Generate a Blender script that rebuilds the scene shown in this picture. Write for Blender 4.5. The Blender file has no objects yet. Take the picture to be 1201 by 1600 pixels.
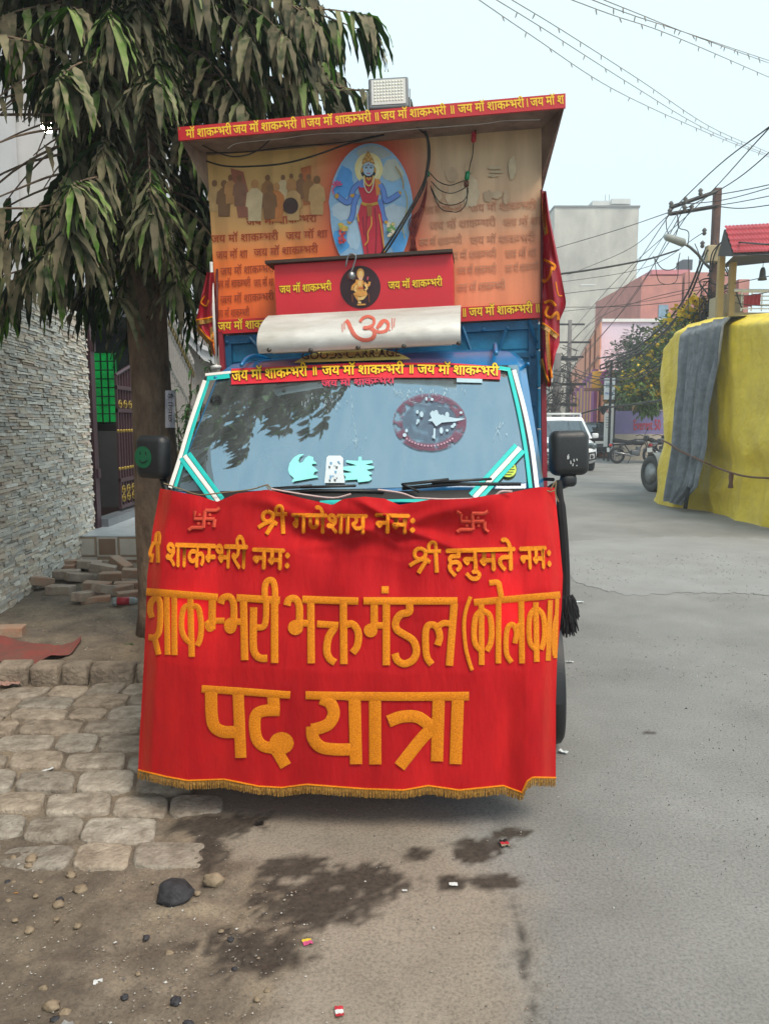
import bpy, math, random
from mathutils import Vector, Matrix, noise
R = math.radians
rnd = random.Random(7)
sc = bpy.context.scene
col = sc.collection

# ------------------------------------------------------------------ camera, sky, sun, exposure
F = 1201.0
PITCH = R(6.65)
EYE = Vector((0, 0, 1.5))
cam = bpy.data.cameras.new('camera')
cam.sensor_fit = 'HORIZONTAL'
cam.sensor_width = 36
cam.lens = 36
cam.clip_end = 2000
camera = bpy.data.objects.new('camera', cam)
col.objects.link(camera)
camera.location = EYE
camera.rotation_euler = (R(90) - PITCH, 0, 0)
sc.camera = camera

SUN_EL, SUN_AZ = R(56), R(145)          # azimuth clockwise from +Y
world = bpy.data.worlds.new('World')
sc.world = world
world.use_nodes = True
wn, wl = world.node_tree.nodes, world.node_tree.links
wn.clear()
sky = wn.new('ShaderNodeTexSky')
sky.sky_type = 'NISHITA'
sky.sun_disc = False
sky.sun_elevation = SUN_EL
sky.sun_rotation = SUN_AZ
sky.air_density = 1.0
sky.dust_density = 2.0
sky.ozone_density = 1.0
hs = wn.new('ShaderNodeHueSaturation')
hs.inputs['Saturation'].default_value = 0.7
bg = wn.new('ShaderNodeBackground')
bg.inputs['Strength'].default_value = 0.15
wo = wn.new('ShaderNodeOutputWorld')
wl.new(sky.outputs[0], hs.inputs['Color'])
veil = wn.new('ShaderNodeMix')
veil.data_type = 'RGBA'
veil.inputs['Factor'].default_value = .86
veil.inputs['B'].default_value = (2.55, 3.2, 3.35, 1)      # thin bright overcast over the blue
wl.new(hs.outputs[0], veil.inputs['A'])
wl.new(veil.outputs['Result'], bg.inputs['Color'])
wl.new(bg.outputs[0], wo.inputs['Surface'])

sl = bpy.data.lights.new('sun', 'SUN')
sl.energy = 1.5
sl.angle = R(25)
sl.color = (1.0, 0.88, 0.74)
so = bpy.data.objects.new('sun', sl)
col.objects.link(so)
sd = Vector((math.sin(SUN_AZ) * math.cos(SUN_EL), math.cos(SUN_AZ) * math.cos(SUN_EL), math.sin(SUN_EL)))
so.rotation_euler = sd.to_track_quat('Z', 'Y').to_euler()

vs = sc.view_settings
vs.view_transform = 'Standard'
vs.look = 'None'
vs.exposure = 1.35
vs.gamma = 1
vs.use_curve_mapping = False
sc.cycles.max_bounces = 8
sc.cycles.transparent_max_bounces = 16
sc.cycles.sample_clamp_indirect = 4.0


# ------------------------------------------------------------------ measuring helpers (photo pixel -> a point at a known depth)
def ray(px, py):
    u, v = (px - 600.5) / F, (800 - py) / F
    return Vector((u, math.cos(PITCH) + v * math.sin(PITCH), -math.sin(PITCH) + v * math.cos(PITCH)))


def on_y(px, py, Y):
    d = ray(px, py)
    return EYE + d * (Y / d.y)


def on_z(px, py, z=0.0):
    d = ray(px, py)
    return EYE + d * ((z - EYE.z) / d.z)


def proj(p):
    q = p - EYE
    z = q.y * math.cos(PITCH) - q.z * math.sin(PITCH)
    v = q.y * math.sin(PITCH) + q.z * math.cos(PITCH)
    z = max(z, 1e-3)
    return 600.5 + F * q.x / z, 800 - F * v / z


YAW, ROLL = R(7.1), R(2.0)
TRUCK = Matrix.Translation((-0.1333, 2.75, -0.023)) @ Matrix.Rotation(-YAW, 4, 'Z') @ Matrix.Rotation(-ROLL, 4, 'Y')
TRUCK_INV = TRUCK.inverted()
TC = TRUCK_INV @ EYE
TR3 = TRUCK_INV.to_3x3()


def tp(px, py, yt):
    """point in the truck's own frame on the plane y = yt"""
    d = TR3 @ ray(px, py)
    return TC + d * ((yt - TC.y) / d.y)


def lerp(a, b, t):
    return a + (b - a) * t


def sstep(a, b, x):
    t = min(1, max(0, (x - a) / (b - a)))
    return t * t * (3 - 2 * t)


def interp(pts, x):
    if x <= pts[0][0]:
        return pts[0][1]
    for (a, b), (c, d) in zip(pts, pts[1:]):
        if x <= c:
            return b + (d - b) * (x - a) / (c - a)
    return pts[-1][1]


def nz(x, y, z=0.0, s=1.0):
    return noise.noise(Vector((x * s, y * s, z * s + 3.7)))


def smooth_path(pts, n=5):
    """Catmull-Rom through points (tuples or Vectors of any size)"""
    P = [Vector(p) for p in pts]
    if len(P) < 3:
        return P
    out = []
    Q = [P[0] * 2 - P[1]] + P + [P[-1] * 2 - P[-2]]
    for i in range(1, len(Q) - 2):
        for k in range(n):
            t = k / n
            a, b, c, d = Q[i - 1], Q[i], Q[i + 1], Q[i + 2]
            out.append(0.5 * ((2 * b) + (c - a) * t + (2 * a - 5 * b + 4 * c - d) * t * t + (3 * b - a - 3 * c + d) * t ** 3))
    out.append(P[-1])
    return out


# ------------------------------------------------------------------ mesh builder
class MB:
    def __init__(self):
        self.v, self.f, self.m, self.c = [], [], [], []

    def vert(self, p):
        self.v.append(tuple(p))
        return len(self.v) - 1

    def face(self, idx, m=0, c=None):
        self.f.append(tuple(idx))
        self.m.append(m)
        self.c.append(c or (1, 1, 1))

    def poly(self, pts, m=0, c=None):
        self.face([self.vert(p) for p in pts], m, c)

    def grid(self, rows, m=0, c=None, close=False):
        b = len(self.v)
        n = len(rows[0])
        for r in rows:
            for p in r:
                self.v.append(tuple(p))
        for i in range(len(rows) - 1):
            for j in range(n if close else n - 1):
                k = (j + 1) % n
                self.face((b + i * n + j, b + i * n + k, b + (i + 1) * n + k, b + (i + 1) * n + j), m, c)

    def box(self, lo, hi, m=0, c=None, mat=None, skip=''):
        x0, y0, z0 = lo
        x1, y1, z1 = hi
        P = [Vector(p) for p in ((x0, y0, z0), (x1, y0, z0), (x1, y1, z0), (x0, y1, z0), (x0, y0, z1), (x1, y0, z1), (x1, y1, z1), (x0, y1, z1))]
        if mat is not None:
            P = [mat @ p for p in P]
        b = len(self.v)
        self.v += [tuple(p) for p in P]
        for k, q in (('b', (0, 3, 2, 1)), ('t', (4, 5, 6, 7)), ('f', (0, 1, 5, 4)), ('r', (1, 2, 6, 5)), ('k', (2, 3, 7, 6)), ('l', (3, 0, 4, 7))):
            if k not in skip:
                self.face([b + i for i in q], m, c)

    def rbox(self, lo, hi, r, m=0, c=None, mat=None, seg=3):
        """box with rounded vertical and horizontal edges (superellipsoid-free: inset rings)"""
        cx, cy, cz = [(a + b) / 2 for a, b in zip(lo, hi)]
        hx, hy, hz = [(b - a) / 2 for a, b in zip(lo, hi)]
        r = min(r, hx * .99, hy * .99, hz * .99)
        rows = []
        prof = []
        for k in range(seg + 1):
            a = -math.pi / 2 + k * math.pi / 2 / seg
            prof.append((r - r * math.cos(a), -hz + r + r * math.sin(a)))
        for k in range(seg + 1):
            a = k * math.pi / 2 / seg
            prof.append((r - r * math.cos(a), hz - r + r * math.sin(a)))
        for ins, z in prof:
            ring = []
            for q, (sx, sy) in enumerate(((1, 1), (-1, 1), (-1, -1), (1, -1))):
                for k in range(seg + 1):
                    a = q * math.pi / 2 + k * math.pi / 2 / seg
                    rr = max(r - ins, 0.0)
                    p = Vector((cx + sx * (hx - r) + rr * math.cos(a), cy + sy * (hy - r) + rr * math.sin(a), cz + z))
                    ring.append(mat @ p if mat is not None else p)
            rows.append(ring)
        b = len(self.v)
        self.grid(rows, m, c, close=True)
        n = len(rows[0])
        self.face([b + i for i in range(n)][::-1], m, c)
        self.face([b + (len(rows) - 1) * n + i for i in range(n)], m, c)

    def tube(self, pts, r, n=6, m=0, c=None, cap=True):
        pts = [Vector(p) for p in pts]
        rs = r if isinstance(r, (list, tuple)) else [r] * len(pts)
        rows = []
        up = Vector((0, 0, 1))
        prev = None
        for i, p in enumerate(pts):
            d = pts[min(i + 1, len(pts) - 1)] - pts[max(i - 1, 0)]
            if d.length < 1e-9:
                d = Vector((0, 0, 1))
            d.normalize()
            if prev is None:
                a = d.cross(up if abs(d.z) < .9 else Vector((1, 0, 0))).normalized()
            else:
                a = prev - d * prev.dot(d)
                a = a.normalized() if a.length > 1e-6 else d.cross(up).normalized()
            prev = a
            b = d.cross(a)
            rows.append([p + (a * math.cos(t) + b * math.sin(t)) * rs[i] for t in [2 * math.pi * k / n for k in range(n)]])
        s = len(self.v)
        self.grid(rows, m, c, close=True)
        if cap:
            self.face([s + k for k in range(n)][::-1], m, c)
            self.face([s + (len(rows) - 1) * n + k for k in range(n)], m, c)

    def lathe(self, prof, n=20, m=0, c=None, mat=None, cap=True):
        """profile of (radius, height) round local z"""
        rows = []
        for r, h in prof:
            ring = [Vector((r * math.cos(2 * math.pi * k / n), r * math.sin(2 * math.pi * k / n), h)) for k in range(n)]
            rows.append([mat @ p for p in ring] if mat is not None else ring)
        s = len(self.v)
        self.grid(rows, m, c, close=True)
        if cap and prof[0][0] > 1e-6:
            self.face([s + k for k in range(n)][::-1], m, c)
        if cap and prof[-1][0] > 1e-6:
            self.face([s + (len(rows) - 1) * n + k for k in range(n)], m, c)

    def build(self, name, mats, parent=None, smooth=False, loc=None):
        me = bpy.data.meshes.new(name)
        vv = self.v
        if loc is not None:
            vv = [(x - loc[0], y - loc[1], z - loc[2]) for x, y, z in vv]
        me.from_pydata(vv, [], self.f)
        if not isinstance(mats, (list, tuple)):
            mats = [mats]
        for mm in mats:
            me.materials.append(mm)
        me.polygons.foreach_set('material_index', self.m)
        if any(c != (1, 1, 1) for c in self.c):
            at = me.color_attributes.new('Col', 'FLOAT_COLOR', 'CORNER')
            buf = []
            for p, c in zip(self.f, self.c):
                buf += [c[0], c[1], c[2], 1.0] * len(p)
            at.data.foreach_set('color', buf)
        if smooth:
            me.polygons.foreach_set('use_smooth', [True] * len(self.f))
        me.update()
        o = bpy.data.objects.new(name, me)
        col.objects.link(o)
        if parent is not None:
            o.parent = parent
        elif loc is not None:
            o.location = loc
        return o


def tag(o, label=None, cat=None, group=None, kind=None):
    for k, v in (('label', label), ('category', cat), ('group', group), ('kind', kind)):
        if v:
            o[k] = v
    return o


def thing(name, label, cat, loc=(0, 0, 0), rz=0.0, group=None):
    o = bpy.data.objects.new(name, None)
    col.objects.link(o)
    o.location = loc
    o.rotation_euler = (0, 0, rz)
    o.empty_display_size = 0.1
    return tag(o, label, cat, group)


def copy_tree(o, parent=None):
    c = o.copy()
    col.objects.link(c)
    c.parent = parent
    for ch in list(o.children):
        copy_tree(ch, c)
    return c


# ------------------------------------------------------------------ materials
def lin(h):
    h = h.lstrip('#')
    out = []
    for i in (0, 2, 4):
        x = int(h[i:i + 2], 16) / 255
        out.append(x / 12.92 if x <= .04045 else ((x + .055) / 1.055) ** 2.4)
    return (*out, 1.0)


def mat(name, c, rough=.6, var=.18, scale=6.0, bump=0.0, bscale=80.0, metal=0.0, attr=False, c2=None, spec=.5, dist=.01, stretch=None, emit=0.0, trans=0.0, coat=0.0):
    m = bpy.data.materials.new(name)
    m.use_nodes = True
    nt = m.node_tree
    n, l = nt.nodes, nt.links
    p = n['Principled BSDF']
    c = lin(c) if isinstance(c, str) else (*c[:3], 1)
    c2 = (lin(c2) if isinstance(c2, str) else (*c2[:3], 1)) if c2 is not None else tuple(x * (1 - var) for x in c[:3]) + (1,)
    tc = n.new('ShaderNodeTexCoord')
    src = tc.outputs['Object']
    if stretch:
        mp = n.new('ShaderNodeMapping')
        mp.inputs['Scale'].default_value = stretch
        l.new(src, mp.inputs['Vector'])
        src = mp.outputs[0]
    t = n.new('ShaderNodeTexNoise')
    t.inputs['Scale'].default_value = scale
    t.inputs['Detail'].default_value = 6
    t.inputs['Roughness'].default_value = .65
    l.new(src, t.inputs['Vector'])
    r = n.new('ShaderNodeValToRGB')
    r.color_ramp.elements[0].position = .35
    r.color_ramp.elements[1].position = .68
    r.color_ramp.elements[0].color = c2
    r.color_ramp.elements[1].color = c
    l.new(t.outputs['Fac'], r.inputs['Fac'])
    out = r.outputs[0]
    if attr:
        a = n.new('ShaderNodeAttribute')
        a.attribute_name = 'Col'
        mx = n.new('ShaderNodeMix')
        mx.data_type = 'RGBA'
        mx.blend_type = 'MULTIPLY'
        mx.inputs['Factor'].default_value = 1
        l.new(out, mx.inputs['A'])
        l.new(a.outputs['Color'], mx.inputs['B'])
        out = mx.outputs['Result']
    l.new(out, p.inputs['Base Color'])
    p.inputs['Roughness'].default_value = rough
    p.inputs['Metallic'].default_value = metal
    p.inputs['Specular IOR Level'].default_value = spec
    if coat:
        p.inputs['Coat Weight'].default_value = coat
        p.inputs['Coat Roughness'].default_value = .08
    if emit:
        l.new(out, p.inputs['Emission Color'])
        p.inputs['Emission Strength'].default_value = emit
    if bump:
        b2 = n.new('ShaderNodeTexNoise')
        b2.inputs['Scale'].default_value = bscale
        b2.inputs['Detail'].default_value = 5
        l.new(src, b2.inputs['Vector'])
        bn = n.new('ShaderNodeBump')
        bn.inputs['Strength'].default_value = bump
        bn.inputs['Distance'].default_value = dist
        l.new(b2.outputs['Fac'], bn.inputs['Height'])
        l.new(bn.outputs[0], p.inputs['Normal'])
    if trans:
        tr = n.new('ShaderNodeBsdfTranslucent')
        l.new(out, tr.inputs['Color'])
        ms = n.new('ShaderNodeMixShader')
        ms.inputs[0].default_value = trans
        l.new(p.outputs[0], ms.inputs[1])
        l.new(tr.outputs[0], ms.inputs[2])
        l.new(ms.outputs[0], n['Material Output'].inputs['Surface'])
    return m


def glass_mat(name, tint=(.5, .55, .55), refl=(.8, .95, 1.0), ior=2.2, film=0.05, rough=.02):
    """thin pane: see-through tint, mirror reflection by angle, a film of dust"""
    m = bpy.data.materials.new(name)
    m.use_nodes = True
    n, l = m.node_tree.nodes, m.node_tree.links
    n.clear()
    out = n.new('ShaderNodeOutputMaterial')
    tr = n.new('ShaderNodeBsdfTransparent')
    tr.inputs[0].default_value = (*tint, 1)
    gl = n.new('ShaderNodeBsdfGlossy')
    gl.inputs['Color'].default_value = (*refl, 1)
    gl.inputs['Roughness'].default_value = rough
    fr = n.new('ShaderNodeFresnel')
    fr.inputs['IOR'].default_value = ior
    ms = n.new('ShaderNodeMixShader')
    l.new(fr.outputs[0], ms.inputs[0])
    l.new(tr.outputs[0], ms.inputs[1])
    l.new(gl.outputs[0], ms.inputs[2])
    df = n.new('ShaderNodeBsdfDiffuse')
    df.inputs['Color'].default_value = (.55, .6, .6, 1)
    tc = n.new('ShaderNodeTexCoord')
    mp = n.new('ShaderNodeMapping')
    mp.inputs['Scale'].default_value = (9, 2.2, 2.2)
    t = n.new('ShaderNodeTexNoise')
    t.inputs['Scale'].default_value = 2.0
    t.inputs['Detail'].default_value = 8
    l.new(tc.outputs['Object'], mp.inputs[0])
    l.new(mp.outputs[0], t.inputs['Vector'])
    mr = n.new('ShaderNodeMapRange')
    mr.inputs['From Min'].default_value = .17
    mr.inputs['From Max'].default_value = .8
    mr.inputs['To Min'].default_value = film * .6
    mr.inputs['To Max'].default_value = film * 3.0
    l.new(t.outputs['Fac'], mr.inputs['Value'])
    m2 = n.new('ShaderNodeMixShader')
    l.new(mr.outputs[0], m2.inputs[0])
    l.new(ms.outputs[0], m2.inputs[1])
    l.new(df.outputs[0], m2.inputs[2])
    l.new(m2.outputs[0], out.inputs['Surface'])
    return m


def decal_mat(name, c, alpha, scale=18.0, lo=.4, hi=.55):
    """worn sticker: colour with flaked-off holes"""
    m = mat(name, c, .6, .25, 12)
    n, l = m.node_tree.nodes, m.node_tree.links
    p = n['Principled BSDF']
    t = n.new('ShaderNodeTexNoise')
    t.inputs['Scale'].default_value = scale
    t.inputs['Detail'].default_value = 3
    tc = n.new('ShaderNodeTexCoord')
    l.new(tc.outputs['Object'], t.inputs['Vector'])
    mr = n.new('ShaderNodeMapRange')
    mr.inputs['From Min'].default_value = lo
    mr.inputs['From Max'].default_value = hi
    mr.inputs['To Min'].default_value = 0
    mr.inputs['To Max'].default_value = alpha
    l.new(t.outputs['Fac'], mr.inputs['Value'])
    l.new(mr.outputs[0], p.inputs['Alpha'])
    return m


BLACK = mat('black_rubber', '1b1b1c', .65, .3, 20, .15, 120)
BLACK_PLASTIC = mat('black_plastic', '232426', .42, .25, 15, .2, 200)
BLUE = mat('cab_blue_paint', '0a70a8', .32, .18, 5, .04, 40, coat=.5)
BLUE_BODY = mat('cargo_blue_paint', '1284b2', .5, .35, 7, .25, 30, c2='0c5c7c')
RED_PRINT = mat('red_print', 'c4202a', .45, .12, 5)
RED_FASCIA = mat('fascia_red', 'c3242c', .5, .15, 4)
MAROON = mat('maroon_paint', '5a1a22', .5, .3, 10, .1)
YELLOW_TXT = mat('yellow_lettering', 'f2c52b', .6, .1, 20)
DARK_TXT = mat('dark_outline_lettering', '5c2a12', .6, .1, 20)
TURQ = mat('turquoise_tape', '27bdb6', .35, .12, 10)
WHITE = mat('white_paint', 'dcdcd8', .5, .1, 6)
WHITE_TAPE = mat('white_tape', 'e6e2dc', .4, .1, 10)
ALU = mat('aluminium_sheet', 'd2d0cb', .52, .12, 3, .12, 12, metal=.2, c2='b4aea4', stretch=(1, 3, 3))
OM_RED = mat('om_red_paint', 'c9604c', .55, .2, 30)
WIRE = mat('black_wire', '26241f', .6, .2, 30)
STEEL = mat('steel', '8c8c8c', .3, .2, 20, metal=.9)
GOLD = mat('gold_thread', 'f4980e', .7, .35, 200, 1.0, 420, c2='c86a06', dist=.004, spec=.3)
GOLD_FRINGE = mat('gold_fringe', 'b98d3f', .6, .5, 120, c2='6b451a')
RED_CHENILLE = mat('red_chenille', 'dc4a30', .75, .3, 90, .9, 400, dist=.004)

# ------------------------------------------------------------------ lettering
_tcache = {}


def _seg(s):
    if s in _tcache:
        return _tcache[s]
    res = []
    for body in (s, s + '|', '|'):
        cu = bpy.data.curves.new('t', 'FONT')
        cu.body = body
        cu.resolution_u = 3
        o = bpy.data.objects.new('t', cu)
        col.objects.link(o)
        bpy.context.view_layer.update()
        dg = bpy.context.evaluated_depsgraph_get()
        me = o.evaluated_get(dg).to_mesh()
        res.append(([tuple(v.co[:2]) for v in me.vertices], [tuple(p.vertices) for p in me.polygons]))
        o.evaluated_get(dg).to_mesh_clear()
        bpy.data.objects.remove(o)
        bpy.data.curves.remove(cu)
    xr = max(v[0] for v in res[1][0])
    bar = max(v[0] for v in res[2][0])
    _tcache[s] = (res[0][0], res[0][1], xr - bar)
    return _tcache[s]


def _half_ma():
    """the half form of the letter ma: the full letter without its right-hand bar"""
    v, f, w = _seg('म')
    cut = .428                                   # where the right-hand bar begins
    vv = [(min(p[0], cut), p[1]) for p in v]
    ff = [q for q in f if len({vv[i] for i in q}) >= 3 and abs(sum(vv[q[i]][0] * vv[q[(i + 1) % len(q)]][1] - vv[q[(i + 1) % len(q)]][0] * vv[q[i]][1] for i in range(len(q)))) > 1e-7]
    return vv, ff, cut + .0


def text_geo(s):
    """'~' stands for half ma"""
    vs_, fs_, x = [], [], 0.0
    parts = s.split('~')
    for i, part in enumerate(parts):
        if i:
            v, f, w = _half_ma()
            b = len(vs_)
            vs_ += [(p[0] + x, p[1]) for p in v]
            fs_ += [tuple(b + k for k in q) for q in f]
            x += w - .01
        if part:
            v, f, w = _seg(part)
            b = len(vs_)
            vs_ += [(p[0] + x, p[1]) for p in v]
            fs_ += [tuple(b + k for k in q) for q in f]
            x += w
    return vs_, fs_, x


JAY = 'जय मॉ शाक~भरी'


def put_text(mb, s, p0, p1, h, surf, m=0, bold=.018, off=.002, outline=None, c=None):
    """lay text from pixel p0 to pixel p1 (baseline), letters h pixels tall at the head line, on surf(px, py, offset)"""
    v, f, w = text_geo(s)
    p0, p1 = Vector(p0), Vector(p1)
    ex = (p1 - p0) / w
    d = (p1 - p0).normalized()
    ey = Vector((d.y, -d.x)) * (h / .62)
    passes = []
    if outline is not None:
        e = bold + .028
        for k in range(4):
            a = math.pi / 4 + k * math.pi / 2
            passes.append((e * math.cos(a) * 1.3, e * math.sin(a) * 1.3, off + k * .0002, outline))
        off += .0012
    if bold:
        for k, (dx, dy) in enumerate(((bold, 0), (-bold, 0), (0, bold), (0, -bold))):
            passes.append((dx, dy, off + k * .0002, m))
    else:
        passes.append((0, 0, off, m))
    for dx, dy, o, mi in passes:
        b = len(mb.v)
        for x, y in v:
            q = p0 + ex * (x + dx) + ey * (y + dy)
            mb.v.append(tuple(surf(q.x, q.y, o)))
        for q in f:
            mb.face([b + i for i in q], mi, c)


_stg = [0]


def stroke(mb, pts, w, surf, m=0, off=.004, rise=.005, n=5, sharp=False, c=None):
    """a raised band along a pixel path"""
    P = [Vector(p) for p in pts] if sharp or len(pts) < 3 else smooth_path(pts, n)
    if len(P) == 2:
        P = [P[0].lerp(P[1], k / 6) for k in range(7)]
    _stg[0] = (_stg[0] + 1) % 9
    off = off + _stg[0] * .0003
    rows = []
    for i, p in enumerate(P):
        d = P[min(i + 1, len(P) - 1)] - P[max(i - 1, 0)]
        d = d.normalized() if d.length > 1e-6 else Vector((1, 0))
        nn = Vector((-d.y, d.x)) * (w / 2)
        rows.append([surf(p.x + nn.x * k, p.y + nn.y * k, off + rise * min(1, (1 - abs(k)) * 3.2)) for k in (-1, -.7, 0, .7, 1)])
    mb.grid(rows, m, c)


def disc(mb, cx, cy, rx, ry, surf, m=0, off=.002, n=28, c=None, hole=0.0, a0=0, a1=2 * math.pi):
    ring = [(cx + rx * math.cos(a0 + (a1 - a0) * k / n), cy + ry * math.sin(a0 + (a1 - a0) * k / n)) for k in range(n + 1)]
    if hole:
        rows = [[surf(x, y, off) for x, y in ring], [surf(cx + (x - cx) * hole, cy + (y - cy) * hole, off) for x, y in ring]]
        mb.grid(rows, m, c)
    else:
        rows = [[surf(cx + (x - cx) * q, cy + (y - cy) * q, off) for x, y in ring] for q in (1, .66, .33, .02)]
        mb.grid(rows, m, c)


def patch(mb, pts, surf, m=0, off=.002, c=None):
    mb.poly([surf(x, y, off) for x, y in pts], m, c)

# ------------------------------------------------------------------ ground: road, soil, pavers
STAINS = [(345, 1275, 70, 20), (330, 1312, 26, 45), (460, 1343, 58, 20), (562, 1368, 76, 30), (485, 1400, 108, 38), (390, 1470, 88, 40),
          (655, 1330, 27, 15), (748, 1325, 46, 20), (800, 1302, 34, 9), (708, 1376, 24, 15), (772, 1376, 42, 13), (1015, 1145, 10, 3)]
DAMP = [(45, 1400, 130, 95), (30, 1540, 100, 80), (330, 1560, 60, 30), (250, 1480, 60, 26)]


def zground(x, y):
    """the road falls slightly to its left edge, the soil behind the kerb stands higher"""
    z = -0.035 * max(0.0, min(1.35, 0.5 - x))
    return z


def masks(x, y):
    px, py = proj(Vector((x, y, 0)))
    n1 = nz(x, y, 0, 3.0)
    n2 = nz(x, y, 5, 11.0)
    n3 = nz(x, y, 9, 34.0)
    st = 0.0
    for cx, cy, rx, ry in STAINS:
        d = math.hypot((px - cx) / rx, (py - cy) / ry)
        st = max(st, sstep(1.15, .72, d + .42 * n2 + .5 * n3))
    for cx, cy, rx, ry in DAMP:
        d = math.hypot((px - cx) / rx, (py - cy) / ry)
        st = max(st, .42 * sstep(1.3, .5, d + .5 * n2 + .3 * n3))
    xb = interp([(1180, 330), (1290, 335), (1350, 400), (1430, 470), (1600, 420)], py)
    dirt = sstep(45, -45, px - xb - 70 * n1 - 40 * n2)
    if y > 4.4:
        dirt = 1.0 if x < -1.2 else dirt
    xd = interp([(1180, 560), (1290, 700), (1400, 800), (1500, 815), (1600, 838)], py)
    dust = sstep(60, -60, px - xd - 30 * n1 - 24 * n2) * sstep(1120, 1260, py)
    crack = math.exp(-((px - xd - 22 * n2 - 8 * n3) / 5.0) ** 2) * sstep(1370, 1440, py)
    return st, dirt, dust, crack


def make_ground():
    X0, X1, Y0, Y1 = -3.4, 3.2, 0.9, 8.2
    nx, ny = 300, 300
    xs = [X0 + (X1 - X0) * i / nx for i in range(nx + 1)]
    ys = [Y0 + (Y1 - Y0) * (j / ny) ** 1.5 for j in range(ny + 1)]
    mb = MB()
    mk = []
    for y in ys:
        for x in xs:
            a = masks(x, y)
            mk.append(a)
            z = zground(x, y)
            dirt = a[1]
            z += dirt * (.016 * nz(x, y, 1, 6) + .011 * nz(x, y, 2, 17) + .007 * nz(x, y, 3, 45)) + .0025 * nz(x, y, 5, 2.2) - .006 * a[3]
            if -3.4 < x < -.72 and 2.62 < y < 4.5:
                z -= .008 * sstep(-.72, -.85, x)
            if y > 4.42 and x < -1.1:
                z += (.085 * sstep(4.42, 4.5, y) + .05 * sstep(5.0, 7.0, y)) * sstep(-1.0, -1.3, x)
            edge = min(1, (X1 - x) / .4, (Y1 - y) / .5)
            mb.v.append((x, y, z * max(0, edge) if x > -.5 else z))
    n = nx + 1
    for j in range(ny):
        for i in range(nx):
            mb.face((j * n + i, j * n + i + 1, (j + 1) * n + i + 1, (j + 1) * n + i))
    # the far ground round the detailed patch
    k = len(mb.f)
    B = 400
    for a, b, c_, d in ((X1, -60, B, B), (-B, -60, X0, B), (X0, Y1, X1, B), (X0, -60, X1, Y0)):
        p = [mb.vert(q) for q in ((a, b, 0), (c_, b, 0), (c_, d, 0), (a, d, 0))]
        mb.face(p)
    m = bpy.data.materials.new('road_surface')
    m.use_nodes = True
    nt, l = m.node_tree.nodes, m.node_tree.links
    p = nt['Principled BSDF']
    tc = nt.new('ShaderNodeTexCoord')

    def noise_(scale, detail=5, rough=.6):
        t = nt.new('ShaderNodeTexNoise')
        t.inputs['Scale'].default_value = scale
        t.inputs['Detail'].default_value = detail
        t.inputs['Roughness'].default_value = rough
        l.new(tc.outputs['Object'], t.inputs['Vector'])
        return t.outputs['Fac']

    def ramp(fac, *els):
        r = nt.new('ShaderNodeValToRGB')
        e = r.color_ramp.elements
        while len(e) < len(els):
            e.new(.5)
        for q, (pos, c) in zip(e, els):
            q.position = pos
            q.color = lin(c) if isinstance(c, str) else (c, c, c, 1)
        l.new(fac, r.inputs[0])
        return r.outputs[0]

    def mix(fac, a, b, mode='MIX'):
        x = nt.new('ShaderNodeMix')
        x.data_type = 'RGBA'
        x.blend_type = mode
        if isinstance(fac, float):
            x.inputs['Factor'].default_value = fac
        else:
            l.new(fac, x.inputs['Factor'])
        l.new(a, x.inputs['A'])
        l.new(b, x.inputs['B'])
        return x.outputs['Result']

    asp = ramp(noise_(1.1, 6), (.3, '706e6a'), (.7, '8a8884'))
    grit = ramp(noise_(95, 3, .8), (.33, .62), (.52, 1.0), (.72, 1.18))
    asp = mix(1.0, asp, grit, 'MULTIPLY')
    vor = nt.new('ShaderNodeTexVoronoi')
    vor.inputs['Scale'].default_value = 30
    l.new(tc.outputs['Object'], vor.inputs['Vector'])
    spots = ramp(vor.outputs['Distance'], (.06, .45), (.13, 1.0))
    gate = ramp(noise_(2.3, 4), (.48, 0.0), (.62, 1.0))
    asp = mix(gate, asp, mix(1.0, asp, spots, 'MULTIPLY'))
    dustc = mix(1.0, ramp(noise_(2.2, 6), (.3, '80766a'), (.7, '968b7d')), grit, 'MULTIPLY')
    soil = mix(1.0, ramp(noise_(5, 8, .7), (.28, '4d443b'), (.5, '75695b'), (.72, '92846f')), grit, 'MULTIPLY')
    at = nt.new('ShaderNodeAttribute')
    at.attribute_name = 'mask'
    sx = nt.new('ShaderNodeSeparateColor')
    l.new(at.outputs['Color'], sx.inputs[0])
    base = mix(sx.outputs['Blue'], asp, dustc)
    base = mix(sx.outputs['Green'], base, soil)
    wet = ramp(noise_(60, 4), (.3, '2c251e'), (.7, '4a4037'))
    base = mix(sx.outputs['Red'], base, wet)
    base = mix(at.outputs['Alpha'], base, ramp(noise_(50), (.3, '3a3733'), (.7, '54504a')))
    l.new(base, p.inputs['Base Color'])
    p.inputs['Roughness'].default_value = .85
    bn = nt.new('ShaderNodeBump')
    bn.inputs['Strength'].default_value = .5
    bn.inputs['Distance'].default_value = .006
    l.new(noise_(130, 4, .7), bn.inputs['Height'])
    l.new(bn.outputs[0], p.inputs['Normal'])
    o = mb.build('road', m, smooth=True)
    ca = o.data.color_attributes.new('mask', 'FLOAT_COLOR', 'POINT')
    buf = []
    for a in mk:
        buf += list(a)
    far = len(mb.v) - len(mk)
    buf += [0, 0, 0, 0] * far
    ca.data.foreach_set('color', buf)
    o['kind'] = 'structure'
    return o


make_ground()


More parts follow.
